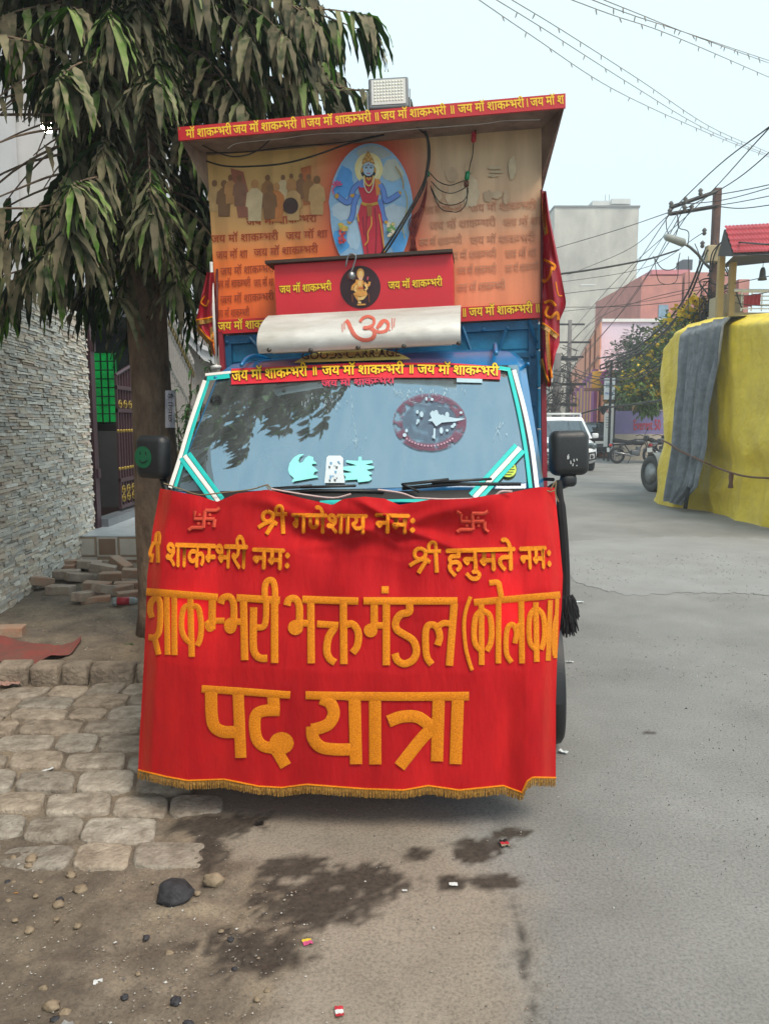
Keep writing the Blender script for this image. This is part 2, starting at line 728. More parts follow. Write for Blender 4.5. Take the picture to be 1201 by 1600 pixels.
def make_patch():
    # a lighter repair in the asphalt, laid 4 mm proud
    top = [(868, 850), (900, 845), (960, 841), (1060, 838), (1201, 842), (1300, 846)]
    bot = [(1300, 928), (1201, 929), (1080, 928), (1000, 930), (930, 922), (895, 908), (872, 890)]
    mb = MB()
    n = 150
    rows = []
    pts = []
    for k in range(n + 1):
        px = lerp(868, 1300, k / n)
        t = interp(top, px) + 2.0 * nz(px, 0, 0, .09) + 1.2 * nz(px, 7, 0, .4)
        b = interp(sorted(bot), px) + 6 * nz(px, 3, 0, .045) + 3 * nz(px, 3, 4, .2)
        if px < 900:
            b = min(b, interp([(868, 865), (900, 912)], px))
        rows.append([on_z(px, lerp(t, b, q / 6), .004) for q in range(7)])
    mb.grid(rows)
    m = mat('asphalt_repair', '8b8a87', .85, .12, 2, .5, 130, dist=.004, c2='7f7d7a')
    tag(mb.build('road_repair', m, smooth=True), kind='structure')


make_patch()


def make_pavers():
    """worn stone setts, each a rounded slab, on a bed of soil"""
    mb = MB()
    y, row = 2.56, 0
    while y < 4.4:
        dy = .165 + .035 * rnd.random()
        x = -0.60 - .14 * rnd.random() - (.13 if row % 2 else 0)
        while x > -3.35:
            w = .20 + .12 * rnd.random()
            gap = .006 + .012 * rnd.random()
            x0, x1 = x - w, x - gap
            skew = .035 * nz(x, y, 2, .8)
            xa, ya = (x0 + x1) / 2, y + dy / 2 + .10 * nz(x, y, 4, .7) + .03 * x
            hw, hd = (x1 - x0) / 2, dy / 2 - .003 - .007 * rnd.random()
            zb = zground(xa, ya)
            top = zb + .004 + .012 * rnd.random() + .01 * nz(xa, ya, 0, 2)
            tx, ty = rnd.uniform(-.05, .05), rnd.uniform(-.05, .05)
            tone = .82 + .3 * rnd.random()
            warm = rnd.uniform(-.04, .05)
            c = (tone * (1 + warm), tone, tone * (1 - warm))
            rows = []
            n = 20
            for ins, h in ((0, -.05), (0, -.009), (.003, -.003), (.009, 0), (.05, .001), (.5, .0015), (.98, .0015)):
                ring = []
                for k in range(n):
                    a = 2 * math.pi * (k + .5) / n
                    ca, sa = math.cos(a), math.sin(a)
                    e = .42
                    ux = math.copysign(abs(ca) ** e, ca)
                    uy = math.copysign(abs(sa) ** e, sa)
                    wob = 1 + .045 * nz(xa * 9 + ca * 2.2, ya * 9 + sa * 2.2, row, .8)
                    qx = ux * max(hw * wob - ins * hw * (1 if ins > .04 else 0) - (ins if ins <= .04 else .009), .001)
                    qy = uy * max(hd * wob - ins * hd * (1 if ins > .04 else 0) - (ins if ins <= .04 else .009), .001)
                    px, py = xa + qx + skew * uy, ya + qy
                    ring.append((px, py, top + h + tx * qx + ty * qy + (.006 * nz(px, py, 1, 17) if h > -.04 else 0)))
                rows.append(ring)
            mb.grid(rows, 0, c, close=True)
            x = x0
        y += dy
        row += 1
    m = mat('paver_stone', 'aca294', .88, .3, 16, .9, 60, attr=True, c2='7a6f62', dist=.012)
    tag(mb.build('brick_pavement', m, smooth=True), kind='structure')
    # kerb stones at the back of the pavers
    kb = MB()
    x = -1.28
    while x > -3.3:
        w = .16 + .16 * rnd.random()
        c = .8 + .3 * rnd.random()
        mt = Matrix.Translation((x - w / 2, 4.47 + .035 * rnd.uniform(-1, 1), -.01 + .02 * rnd.random())) @ Matrix.Rotation(rnd.uniform(-.08, .08), 4, 'Z') @ Matrix.Rotation(rnd.uniform(-.06, .06), 4, 'X')
        kb.rbox((-w / 2 + .01, -.07, -.08), (w / 2 - .01, .07, .075), .02, 0, (c, c, c), mt)
        x -= w
    mk = mat('kerb_stone', 'a09382', .88, .3, 9, .9, 45, attr=True, c2='72665a', dist=.015)
    tag(kb.build('kerb', mk, smooth=True), kind='structure')


make_pavers()

# ------------------------------------------------------------------ the decorated mini truck
truck = thing('mini_truck', 'blue mini truck carrying a tall orange poster cabin, its front behind a red banner', 'mini truck')
truck.matrix_world = TRUCK


def ws_y(x, z):
    return .30 + (z - 1.28) * 1.1471 - .006 + .10 * ((x + .02) / .73) ** 2


def ws(px, py, off=0.0):
    """pixel -> windscreen surface, off metres proud of it"""
    y = .6
    for _ in range(14):
        p = tp(px, py, y)
        y = ws_y(p.x, p.z)
    return Vector((p.x + off * .3 * p.x, y - off * .68, p.z + off * .7))


def plane_surf(y, lean=0.0):
    def f(px, py, off=0.0):
        return tp(px, py, y - off)
    return f


def make_cab():
    # plan outline of the cab at a height: (front y, half width, corner radius)
    def level(z):
        if z <= 1.25:
            fy = interp([(.3, .12), (.55, .06), (.9, .10), (1.25, .27)], z)
            hw = interp([(.3, .76), (.6, .79), (1.0, .80), (1.25, .795)], z)
            cr = .10
        else:
            fy = interp([(1.25, .27), (1.28, .30), (1.79, .885), (1.84, 1.0), (1.87, 1.15)], z)
            hw = interp([(1.25, .795), (1.79, .757), (1.84, .715), (1.87, .6)], z)
            cr = interp([(1.25, .10), (1.79, .08), (1.87, .06)], z)
        return fy, hw, cr

    xs_front = [-1, -.993, -.986, -.6, -.3, 0, .3, .6, .986, .993, 1]

    def ring(z):
        fy, hw, cr = level(z)
        pts = []
        for s in xs_front:
            x = s * (hw - cr * .35)
            pts.append(Vector((x - .02, fy + .10 * (x / .73) ** 2 + (.012 if abs(s) == 1 else 0), z)))
        yb = 1.42
        yr0 = pts[-1].y
        for t in (.06, .2, .45, .75, 1):
            pts.append(Vector((hw - .02, lerp(yr0 + .03, yb, t), z)))
        for t in (1, .75, .45, .2, .06):
            pts.append(Vector((-hw - .02, lerp(yr0 + .03, yb, t), z)))
        return pts

    zs = [.3, .42, .6, .9, 1.1, 1.2, 1.262, 1.3, 1.5, 1.70, 1.765, 1.80, 1.84, 1.865]
    mb = MB()
    rows = [ring(z) for z in zs]
    n = len(rows[0])
    b = 0
    for r in rows:
        for p in r:
            mb.v.append(tuple(p))
    side = MB()
    for i in range(len(zs) - 1):
        for j in range(n):
            k = (j + 1) % n
            glazed = zs[i] >= 1.26 and zs[i + 1] <= 1.766
            if glazed and 2 <= j <= 7:
                continue
            if glazed and (j in (11, 12, 13) or j in (16, 17, 18)) and zs[i] >= 1.3:
                side.poly([rows[i][j], rows[i][k], rows[i + 1][k], rows[i + 1][j]])
                continue
            mb.face((i * n + j, i * n + k, (i + 1) * n + k, (i + 1) * n + j))
    mb.face([(len(zs) - 1) * n + k for k in range(n)])
    cab = mb.build('cab', BLUE, truck, smooth=True)
    mod = cab.modifiers.new('edge', 'EDGE_SPLIT')
    mod.split_angle = R(38)
    side.build('side_window', glass_mat('side_glass', ior=1.8), cab)
    # floor and rear wall of the cab, so the inside is dark
    fb = MB()
    fb.box((-.74, .35, .45), (.74, 1.38, .5))
    fb.box((-.72, 1.36, .5), (.72, 1.40, 1.80))
    fb.build('cab_lining', mat('cab_lining', '2e3234', .8, .2, 5), truck)
    # pressed rib on the roof corners, drip rail
    gb = MB()
    for s in (-1, 1):
        gb.tube(smooth_path([(s * .60, .89, 1.815), (s * .60, .99, 1.856), (s * .60, 1.15, 1.883), (s * .60, 1.40, 1.885)], 4), .010, 8)
        gb.tube(smooth_path([(s * .745, .93, 1.765), (s * .752, 1.1, 1.775), (s * .752, 1.41, 1.775)], 4), .009, 6)
    gb.build('drip_rail', BLUE, truck, smooth=True)
    # windscreen
    wb = MB()
    rowsw = []
    for i in range(11):
        z = lerp(1.262, 1.765, i / 10)
        fy, hw, cr = level(z)
        xm = .986 * (hw - cr * .35)
        rowsw.append([Vector((lerp(-xm, xm, k / 24) - .02, fy + .10 * (lerp(-xm, xm, k / 24) / .73) ** 2 - .002, z)) for k in range(25)])
    wb.grid(rowsw)
    g = glass_mat('windscreen_glass', tint=(.55, .62, .62), refl=(.54, .82, 1.0), ior=4.6, film=.05)
    wsn = wb.build('windscreen', g, truck, smooth=True)
    # black rubber seal and the coloured tape just inside it
    sb, tb, wt = MB(), MB(), MB()
    left = [(323, 590), (300, 660), (283, 715), (266, 770)]
    right = [(797, 577), (812, 640), (823, 700), (832, 770)]
    topl = [(323, 590), (430, 581), (560, 575), (690, 573), (797, 577)]
    for pth in (left, right, topl):
        stroke(sb, [(x, y) for x, y in pth], 5, lambda a, b_, o: ws(a, b_, o), 0, .001, .004)
    stroke(tb, [(327, 592), (305, 660), (289, 715), (274, 764)], 5.2, ws, 0, .004, .001)
    stroke(wt, [(321, 596), (298, 664), (282, 718), (267, 764)], 6, ws, 0, .006, .001)
    stroke(wt, [(802, 580), (818, 640), (830, 700), (838, 764)], 6.5, ws, 0, .006, .001)
    stroke(tb, [(795, 581), (809, 640), (820, 700), (828, 764)], 6, ws, 0, .004, .001)
    stroke(tb, [(325, 593), (360, 589)], 7, ws, 0, .006, .001)
    stroke(wt, [(322, 587), (362, 583)], 4, ws, 0, .008, .001)
    stroke(tb, [(778, 576), (797, 579)], 6, ws, 0, .006, .001)
    stroke(sb, [(292, 775), (420, 776), (560, 776), (700, 774), (824, 771)], 15, ws, 0, .002, .004)
    for dx, t in ((-8, tb), (8, tb), (0, wt)):
        stroke(t, [(290 + dx * .8, 714 - dx * .5), (343 + dx * .8, 786 - dx * .5)], 6.6 if t is tb else 6.6, ws, 0, .007, .001)
        stroke(t, [(811 + dx * .75, 702 + dx * .6), (740 + dx * .75, 780 + dx * .6)], 6.6 if t is tb else 7, ws, 0, .007, .001)
    stroke(tb, [(500, 787), (560, 783), (640, 782), (700, 783)], 7, ws, 0, .004, .001)
    sb.build('windscreen_seal', BLACK, truck, smooth=True)
    tb.build('turquoise_tape', TURQ, wsn)
    wt.build('white_tape', WHITE_TAPE, wsn)
    # sticker strip with the chant in yellow, three times
    st = MB()
    top = [(363, 577), (570, 567.5), (700, 568), (781, 574)]
    bot = [(361, 602), (570, 591), (700, 591), (781, 594)]
    rows_ = [[ws(px, lerp(interp(top, px), interp(bot, px), q), .005) for q in (0, .33, .66, 1)] for px in [lerp(362, 781, k / 30) for k in range(31)]]
    st.grid(rows_, 0)
    for (a, b_, ya, yb, h) in ((364, 481, 597.5, 589.5, 15), (504, 631, 588, 585.5, 13.5), (652, 778, 585.5, 589, 13.5)):
        put_text(st, JAY, (a, ya), (b_, yb), h, ws, 1, .02, .008, 2)
    put_text(st, '॥', (487, 588.5), (497, 588), 13, ws, 1, .02, .008, 2)
    put_text(st, '॥', (637, 585.5), (647, 585.5), 13, ws, 1, .02, .008, 2)
    st.build('chant_sticker', [mat('pink_red_sticker', 'd8323f', .35, .1, 5), YELLOW_TXT, DARK_TXT], wsn)
    fs = MB()
    put_text(fs, JAY, (503, 605), (616, 599.5), 9, ws, 0, .03, .004)
    fs.build('faded_chant_sticker', mat('faded_red_lettering', 'c8324e', .5), wsn)
    # worn round sticker
    rs = MB()
    disc(rs, 671, 660.5, 57.5, 45, ws, 0, .003, 40, hole=.74)
    disc(rs, 671, 660.5, 42.5, 33.2, ws, 1, .0032, 36)
    for k in range(18):
        a = rnd.random() * 6.28
        q = .3 + .68 * rnd.random()
        s = rnd.uniform(1.2, 3.6)
        disc(rs, 671 + 54 * q * math.cos(a), 660 + 42 * q * math.sin(a), s, s * rnd.uniform(.8, 1.9), ws, 2, .0044 + k * .0001, 8)
    patch(rs, [(675, 643), (688, 650), (710, 655), (727, 656), (712, 660), (690, 662), (681, 668), (675, 660), (668, 659), (674, 655), (671, 648)], ws, 2, .007)
    patch(rs, [(677, 671), (680, 671), (679.5, 688), (676.5, 686)], ws, 2, .007)
    for k in range(16):
        a = math.pi * (.25 + .5 * k / 15)
        disc(rs, 671 + 50 * math.cos(a), 660 + 38.5 * math.sin(a), 1.5, 1.6, ws, 3, .0072, 6)
    rs.build('round_sticker', [decal_mat('worn_maroon_sticker', '74394f', .68, 26, .36, .46), decal_mat('worn_dark_sticker', '4a4f66', .42, 22, .35, .5), mat('flaked_patch', 'a9bfcb', .5), mat('pale_print', 'b98c9c', .6)], wsn)
    wm = MB()
    r8 = random.Random(12)
    for cx, cy, sx_, sy_, n_ in ((505, 622, 40, 20, 46), (640, 615, 50, 14, 34), (690, 614, 40, 12, 20), (557, 690, 18, 8, 12), (780, 668, 8, 16, 8)):
        for k in range(n_):
            x, y = cx + r8.gauss(0, .45) * sx_, cy + abs(r8.gauss(0, .6)) * sy_ - 8
            ln_ = r8.uniform(2, 8)
            stroke(wm, [(x, y), (x + r8.uniform(-.4, .4), y + ln_ * .5), (x + r8.uniform(-.8, .8), y + ln_)], r8.uniform(.6, 1.3), ws, 0, .0028, 0)
    for P in ([(548, 610), (552, 650), (556, 680), (556, 700)], [(790, 655), (776, 676), (770, 690)], [(640, 628), (670, 634), (700, 637)]):
        stroke(wm, P, .8, ws, 0, .0028, 0)
    wm.build('water_stain', decal_mat('dried_water_mark', 'b9cdd4', .55, 40, .35, .6), wsn)
    ys = MB()
    disc(ys, 793.5, 734.5, 13.5, 13, ws, 0, .004, 24)
    disc(ys, 793.5, 734.5, 13.5, 13, ws, 1, .0052, 24, hole=.93)
    for k, w in enumerate((5, 9, 10, 8, 5)):
        stroke(ys, [(793.5 - w, 727 + 4 * k), (793.5 + w, 727 + 4 * k)], 1.2, ws, 1, .006, .0)
    ys.build('permit_sticker', [mat('yellow_green_sticker', 'b9cf45', .5), mat('dark_print', '3a4420', .6)], wsn)
    ob = MB()
    disc(ob, 338, 626, 9, 8, ws, 0, .004, 20, hole=.86)
    put_text(ob, '08', (331.5, 630), (345, 629), 8, ws, 0, .02, .005)
    ob.build('number_sticker', mat('dark_number_print', '15181a', .6), wsn)
    pb = MB()
    patch(pb, [(713, 590), (753, 590), (753, 599), (713, 598)], ws, 0, .004)
    pb.build('paper_label', mat('pale_label', 'a8c3cc', .5), wsn)
    # cut-out sticker shapes and photo card near the bottom
    zz = lambda L: [(440 + x / 3.16, 640 + y / 3.16) for x, y in L]
    ds = MB()
    patch(ds, zz([(50, 360), (180, 337), (178, 330), (158, 326), (162, 312), (180, 305), (165, 290), (150, 280), (152, 271), (172, 270), (170, 262), (158, 255), (157, 238), (135, 230), (117, 243), (105, 262), (90, 268), (84, 255), (92, 236), (112, 222), (85, 224), (60, 240), (40, 268), (33, 300), (40, 322), (62, 342)]), ws, 0, .004)
    patch(ds, zz([(305, 285), (372, 278), (318, 262), (318, 253), (378, 256), (380, 235), (394, 235), (396, 255), (446, 254), (450, 266), (412, 274), (455, 283), (456, 292), (418, 300), (448, 318), (430, 326), (446, 345), (430, 356), (378, 362), (374, 348), (310, 352), (318, 338), (304, 318), (350, 312), (304, 300)]), ws, 0, .004)
    ds.build('cutout_sticker', mat('pale_turquoise_sticker', '8fe6dc', .5), wsn)
    pc = MB()
    patch(pc, zz([(222, 240), (232, 230), (290, 230), (304, 242), (304, 300), (312, 365), (212, 365), (218, 300)]), ws, 0, .004)
    for k in range(14):
        a, b_ = rnd.uniform(228, 290), rnd.uniform(245, 350)
        q = rnd.uniform(5, 12)
        patch(pc, zz([(a, b_), (a + q, b_ + 2), (a + q * .8, b_ + q * 1.3), (a + 1, b_ + q)]), ws, 1 + k % 2, .0052 + k * .0001)
    pc.build('picture_card', [mat('card_white', 'cfd8dc', .5), mat('card_dark', '4c5258', .5), mat('card_blue', '6a9cc0', .5)], wsn)
    # inside: dashboard, wheel, seats
    db = MB()
    db.rbox((-.70, .52, .95), (.70, .80, 1.20), .05)
    db.build('dashboard', mat('dash_grey', '55595a', .7, .2, 8), truck, smooth=True)
    sw = MB()
    ctr = Matrix.Translation((-.36, .78, 1.27)) @ Matrix.Rotation(R(-52), 4, 'X')
    ringp = [ctr @ Vector((.19 * math.cos(k * math.pi / 16), .19 * math.sin(k * math.pi / 16), 0)) for k in range(33)]
    sw.tube(ringp, .014, 8)
    for a in (0, 2.1, 4.2):
        sw.tube([ctr @ Vector((0, 0, -.02)), ctr @ Vector((.18 * math.cos(a), .18 * math.sin(a), 0))], .011, 6)
    sw.lathe([(.001, .012), (.05, .01), (.055, -.02), (.03, -.12)], 16, mat=ctr)
    sw.build('steering_wheel', BLACK_PLASTIC, truck, smooth=True)
    for x, cm in ((-.37, mat('green_seat_cover', '4f7a3a', .9, .3, 30)), (.37, mat('grey_seat_cover', '6a6f6e', .9, .3, 30))):
        ss = MB()
        ss.rbox((x - .24, .85, .80), (x + .24, 1.30, .98), .05)
        ss.rbox((x - .24, 1.16, .92), (x + .24, 1.32, 1.62), .06)
        ss.build('seat', cm, truck, smooth=True)
    pd = MB()
    pd.tube([(-.07, .84, 1.74), (-.07, .835, 1.50)], .0018, 5, 1)
    pd.lathe([(.001, .05), (.012, .04), (.02, .02), (.014, 0), (.026, -.015), (.03, -.03), (.001, -.035)], 12, 0, mat=Matrix.Translation((-.07, .835, 1.46)))
    for k in range(20):
        a = 2 * math.pi * k / 20
        pd.lathe([(.001, .006), (.006, 0), (.001, -.006)], 6, 0, mat=Matrix.Translation((-.07 + .045 * math.cos(a), .835, 1.385 + .045 * math.sin(a))))
    pd.build('hanging_charm', [mat('charm_gold', 'd9c06a', .4, metal=.4), STEEL], truck, smooth=True)
    # wipers
    for pts in ([(655, 776), (628, 765), (700, 757), (812, 757)], [(470, 778), (430, 771), (490, 767), (600, 768)]):
        wp = MB()
        q = [ws(x, y, .03) for x, y in pts]
        wp.tube([q[0], q[1], q[2]], .007, 6)
        wp.tube([ws(pts[1][0], pts[1][1] + 2, .014), ws(pts[2][0], pts[2][1] + 3, .014), ws(pts[3][0], pts[3][1] + 3, .014)], .008, 6)
        wp.tube([ws(lerp(pts[1][0], pts[3][0], .25), lerp(pts[1][1], pts[3][1], .3) - 1, .03), ws(lerp(pts[1][0], pts[3][0], .75), lerp(pts[2][1], pts[3][1], .5) - 1, .03)], .006, 6)
        wp.build('wiper', BLACK_PLASTIC, truck, smooth=True)
    # yellow plate on the roof lip with GOODS CARRIAGE
    def lip(px, py, off=0.0):
        y = .93
        for _ in range(10):
            p = tp(px, py, y)
            y = interp([(1.775, .872), (1.79, .885), (1.84, 1.0), (1.87, 1.15)], p.z) + .10 * (p.x / .73) ** 2
        return Vector((p.x, y - .010 - off * .8, p.z + .012 + off * .6))
    yp = MB()
    rows_ = []
    for k in range(33):
        px = lerp(460, 642, k / 32)
        t = abs(k / 32 * 2 - 1)
        y0 = lerp(571.5, 566, k / 32)
        hgt = 19 * (1 - t ** 3.2)
        rows_.append([lip(px, y0 - hgt * q, .003) for q in (0, .5, 1)])
    yp.grid(rows_, 0)
    put_text(yp, 'GOODS·CARRIAGE', (472, 567), (626, 562), 11, lip, 1, .010, .006)
    yp.build('goods_carriage_plate', [mat('plate_yellow', 'f6e684', .5, .25, 14), mat('plate_black', '26231c', .5)], truck)
    # lower front hidden behind the banner: grille, bumper, headlamps
    fr = MB()
    fr.rbox((-.76, .10, .30), (.76, .22, .50), .04)
    fr.build('bumper', BLACK_PLASTIC, truck, smooth=True)
    gr = MB()
    for k in range(4):
        gr.rbox((-.40, .045, .66 + .05 * k), (.40, .085, .685 + .05 * k), .008)
    gr.build('grille', BLACK_PLASTIC, truck, smooth=True)
    for s in (-1, 1):
        hb = MB()
        hb.lathe([(.10, 0), (.105, .02), (.09, .06), (.05, .09)], 24, mat=Matrix.Translation((s * .585, .135, .80)) @ Matrix.Rotation(R(-90), 4, 'X'))
        hl = hb.build('headlight', STEEL, truck, smooth=True)
        lb = MB()
        lb.lathe([(.001, -.022), (.05, -.018), (.085, -.006), (.095, 0)], 24, mat=Matrix.Translation((s * .585, .135, .80)) @ Matrix.Rotation(R(-90), 4, 'X'))
        lb.build('lens', mat('headlamp_lens', 'fff4e0', .15, .05, emit=3), hl, smooth=True)


make_cab()


def make_wheel(x, y, r, w, name, parent, s=1, rimc='7d7f80', tyre=BLACK):
    mt = Matrix.Translation((x, y, r)) @ Matrix.Rotation(R(90) * s, 4, 'Y')
    tb = MB()
    tb.lathe([(r * .62, -w * .42), (r * .72, -w * .5), (r * .9, -w * .5), (r * .975, -w * .42), (r, -w * .25), (r * .992, -w * .2), (r * .992, -w * .17), (r, -w * .15), (r, w * .15), (r * .992, w * .17), (r * .992, w * .2), (r, w * .25), (r * .975, w * .42), (r * .9, w * .5), (r * .72, w * .5), (r * .62, w * .42)], 36, mat=mt, cap=False)
    ty = MB()
    wheel = tb.build(name, tyre, parent, smooth=True)
    ty.lathe([(r * .63, w * .40), (r * .58, w * .3), (r * .5, w * .12), (r * .42, w * .16), (r * .22, w * .22), (r * .2, w * .34), (r * .16, w * .36), (.001, w * .36)], 24, mat=mt)
    for k in range(5):
        a = 2 * math.pi * k / 5
        ty.lathe([(r * .035, w * .2), (r * .035, w * .27), (.001, w * .28)], 6, mat=mt @ Matrix.Translation((r * .32 * math.cos(a), r * .32 * math.sin(a), 0)))
    ty.build('rim', mat('rim_grey', rimc, .45, .3, 20, metal=.4), wheel, smooth=True)
    return wheel


for x in (-.775, .785):
    make_wheel(x, .85, .28, .17, 'wheel', truck, 1 if x > 0 else -1)
for x in (-.755, .765):
    make_wheel(x, 2.95, .28, .17, 'wheel', truck, 1 if x > 0 else -1)
cb = MB()
for x in (-.38, .34):
    cb.box((x, .4, .36), (x + .08, 3.7, .46))
cb.tube([(-.7, .85, .28), (.7, .85, .28)], .04, 10)
cb.tube([(-.7, 2.95, .28), (.7, 2.95, .28)], .04, 10)
cb.build('chassis', BLACK, truck)
for x0 in (-.86, .70):
    mbf = MB()
    pts = [(.85 + .34 * math.cos(a), .30 + .34 * math.sin(a)) for a in [math.pi * k / 14 for k in range(15)]]
    mbf.grid([[(x0, y, z), (x0 + .16, y, z)] for y, z in pts])
    mbf.grid([[(x0 + (.16 if x0 > 0 else 0), y, z), (x0 + (.16 if x0 > 0 else 0), y * .95 + .85 * .05, z * .95 + .3 * .05)] for y, z in pts])
    mbf.build('wheel_arch', BLACK_PLASTIC, truck, smooth=True)


def make_cargo():
    # blue planked body behind the cab
    mb = MB()
    x0, x1 = -.885, .832
    z = .62
    for h in (.30, .28, .26, .22, .20, .14):
        mb.rbox((x0, 1.50, z + .004), (x1, 1.53, z + h - .004), .006)
        z += h
    mb.box((x0 + .02, 1.506, .62), (x1 - .02, 1.526, 2.02))
    for s, x in ((-1, x0), (1, x1)):
        zz = .62
        for h in (.30, .28, .26, .22, .20, .14):
            mb.rbox((x - .015, 1.535, zz + .004), (x + .015, 3.75, zz + h - .004), .006)
            zz += h
    mb.box((x0, 1.54, .58), (x1, 3.75, .62))
    cargo = mb.build('cargo_body', BLUE_BODY, truck)
    rb = MB()
    # frame rails, corner straps, hinge rods seen above the cab roof
    for xa in (x0 + .01, x1 - .05):
        rb.box((xa, 1.475, .62), (xa + .04, 1.498, 2.03))
    rb.box((x0, 1.470, 1.985), (x1, 1.499, 2.03))
    rb.box((x0 + .05, 1.478, 1.84), (x1 - .05, 1.498, 1.865))
    for px0, py0, px1, py1 in ((790, 515, 775, 560), (722, 510, 735, 548), (390, 527, 412, 553), (826, 500, 838, 536)):
        rb.tube([tp(px0, py0, 1.46), tp(px1, py1, 1.46)], .010, 6)
    for k in range(14):
        for z in (1.97 + .035, 1.855, 1.6, 1.36, 1.1):
            xx = lerp(x0 + .03, x1 - .03, k / 13)
            if k in (0, 13) or z > 1.9:
                rb.lathe([(.012, 0), (.010, .008), (.001, .011)], 8, mat=Matrix.Translation((xx, 1.470, z - .01)) @ Matrix.Rotation(R(90), 4, 'X'))
    rb.build('cargo_frame', mat('cargo_frame_blue', '0b5c85', .5, .35, 20, .2, 60), cargo)
    # posts at the corners
    pmat = mat('red_post', '8e2430', .5, .3, 12, .1)
    for lo, hi in (((.842, 1.43, .75), (.868, 1.49, 2.05)), ((-.893, 1.44, 1.80), (-.868, 1.468, 2.05))):
        pb = MB()
        pb.box(lo, hi)
        pb.build('maroon_post', pmat, truck)
    wb = MB()
    wb.tube([(-.912, 1.43, 1.86), (-.905, 1.43, 2.42)], .009, 8)
    wb.lathe([(.03, 0), (.03, .015), (.01, .02)], 12, mat=Matrix.Translation((-.912, 1.43, 1.85)))
    wb.build('white_rod', WHITE, truck, smooth=True)


make_cargo()


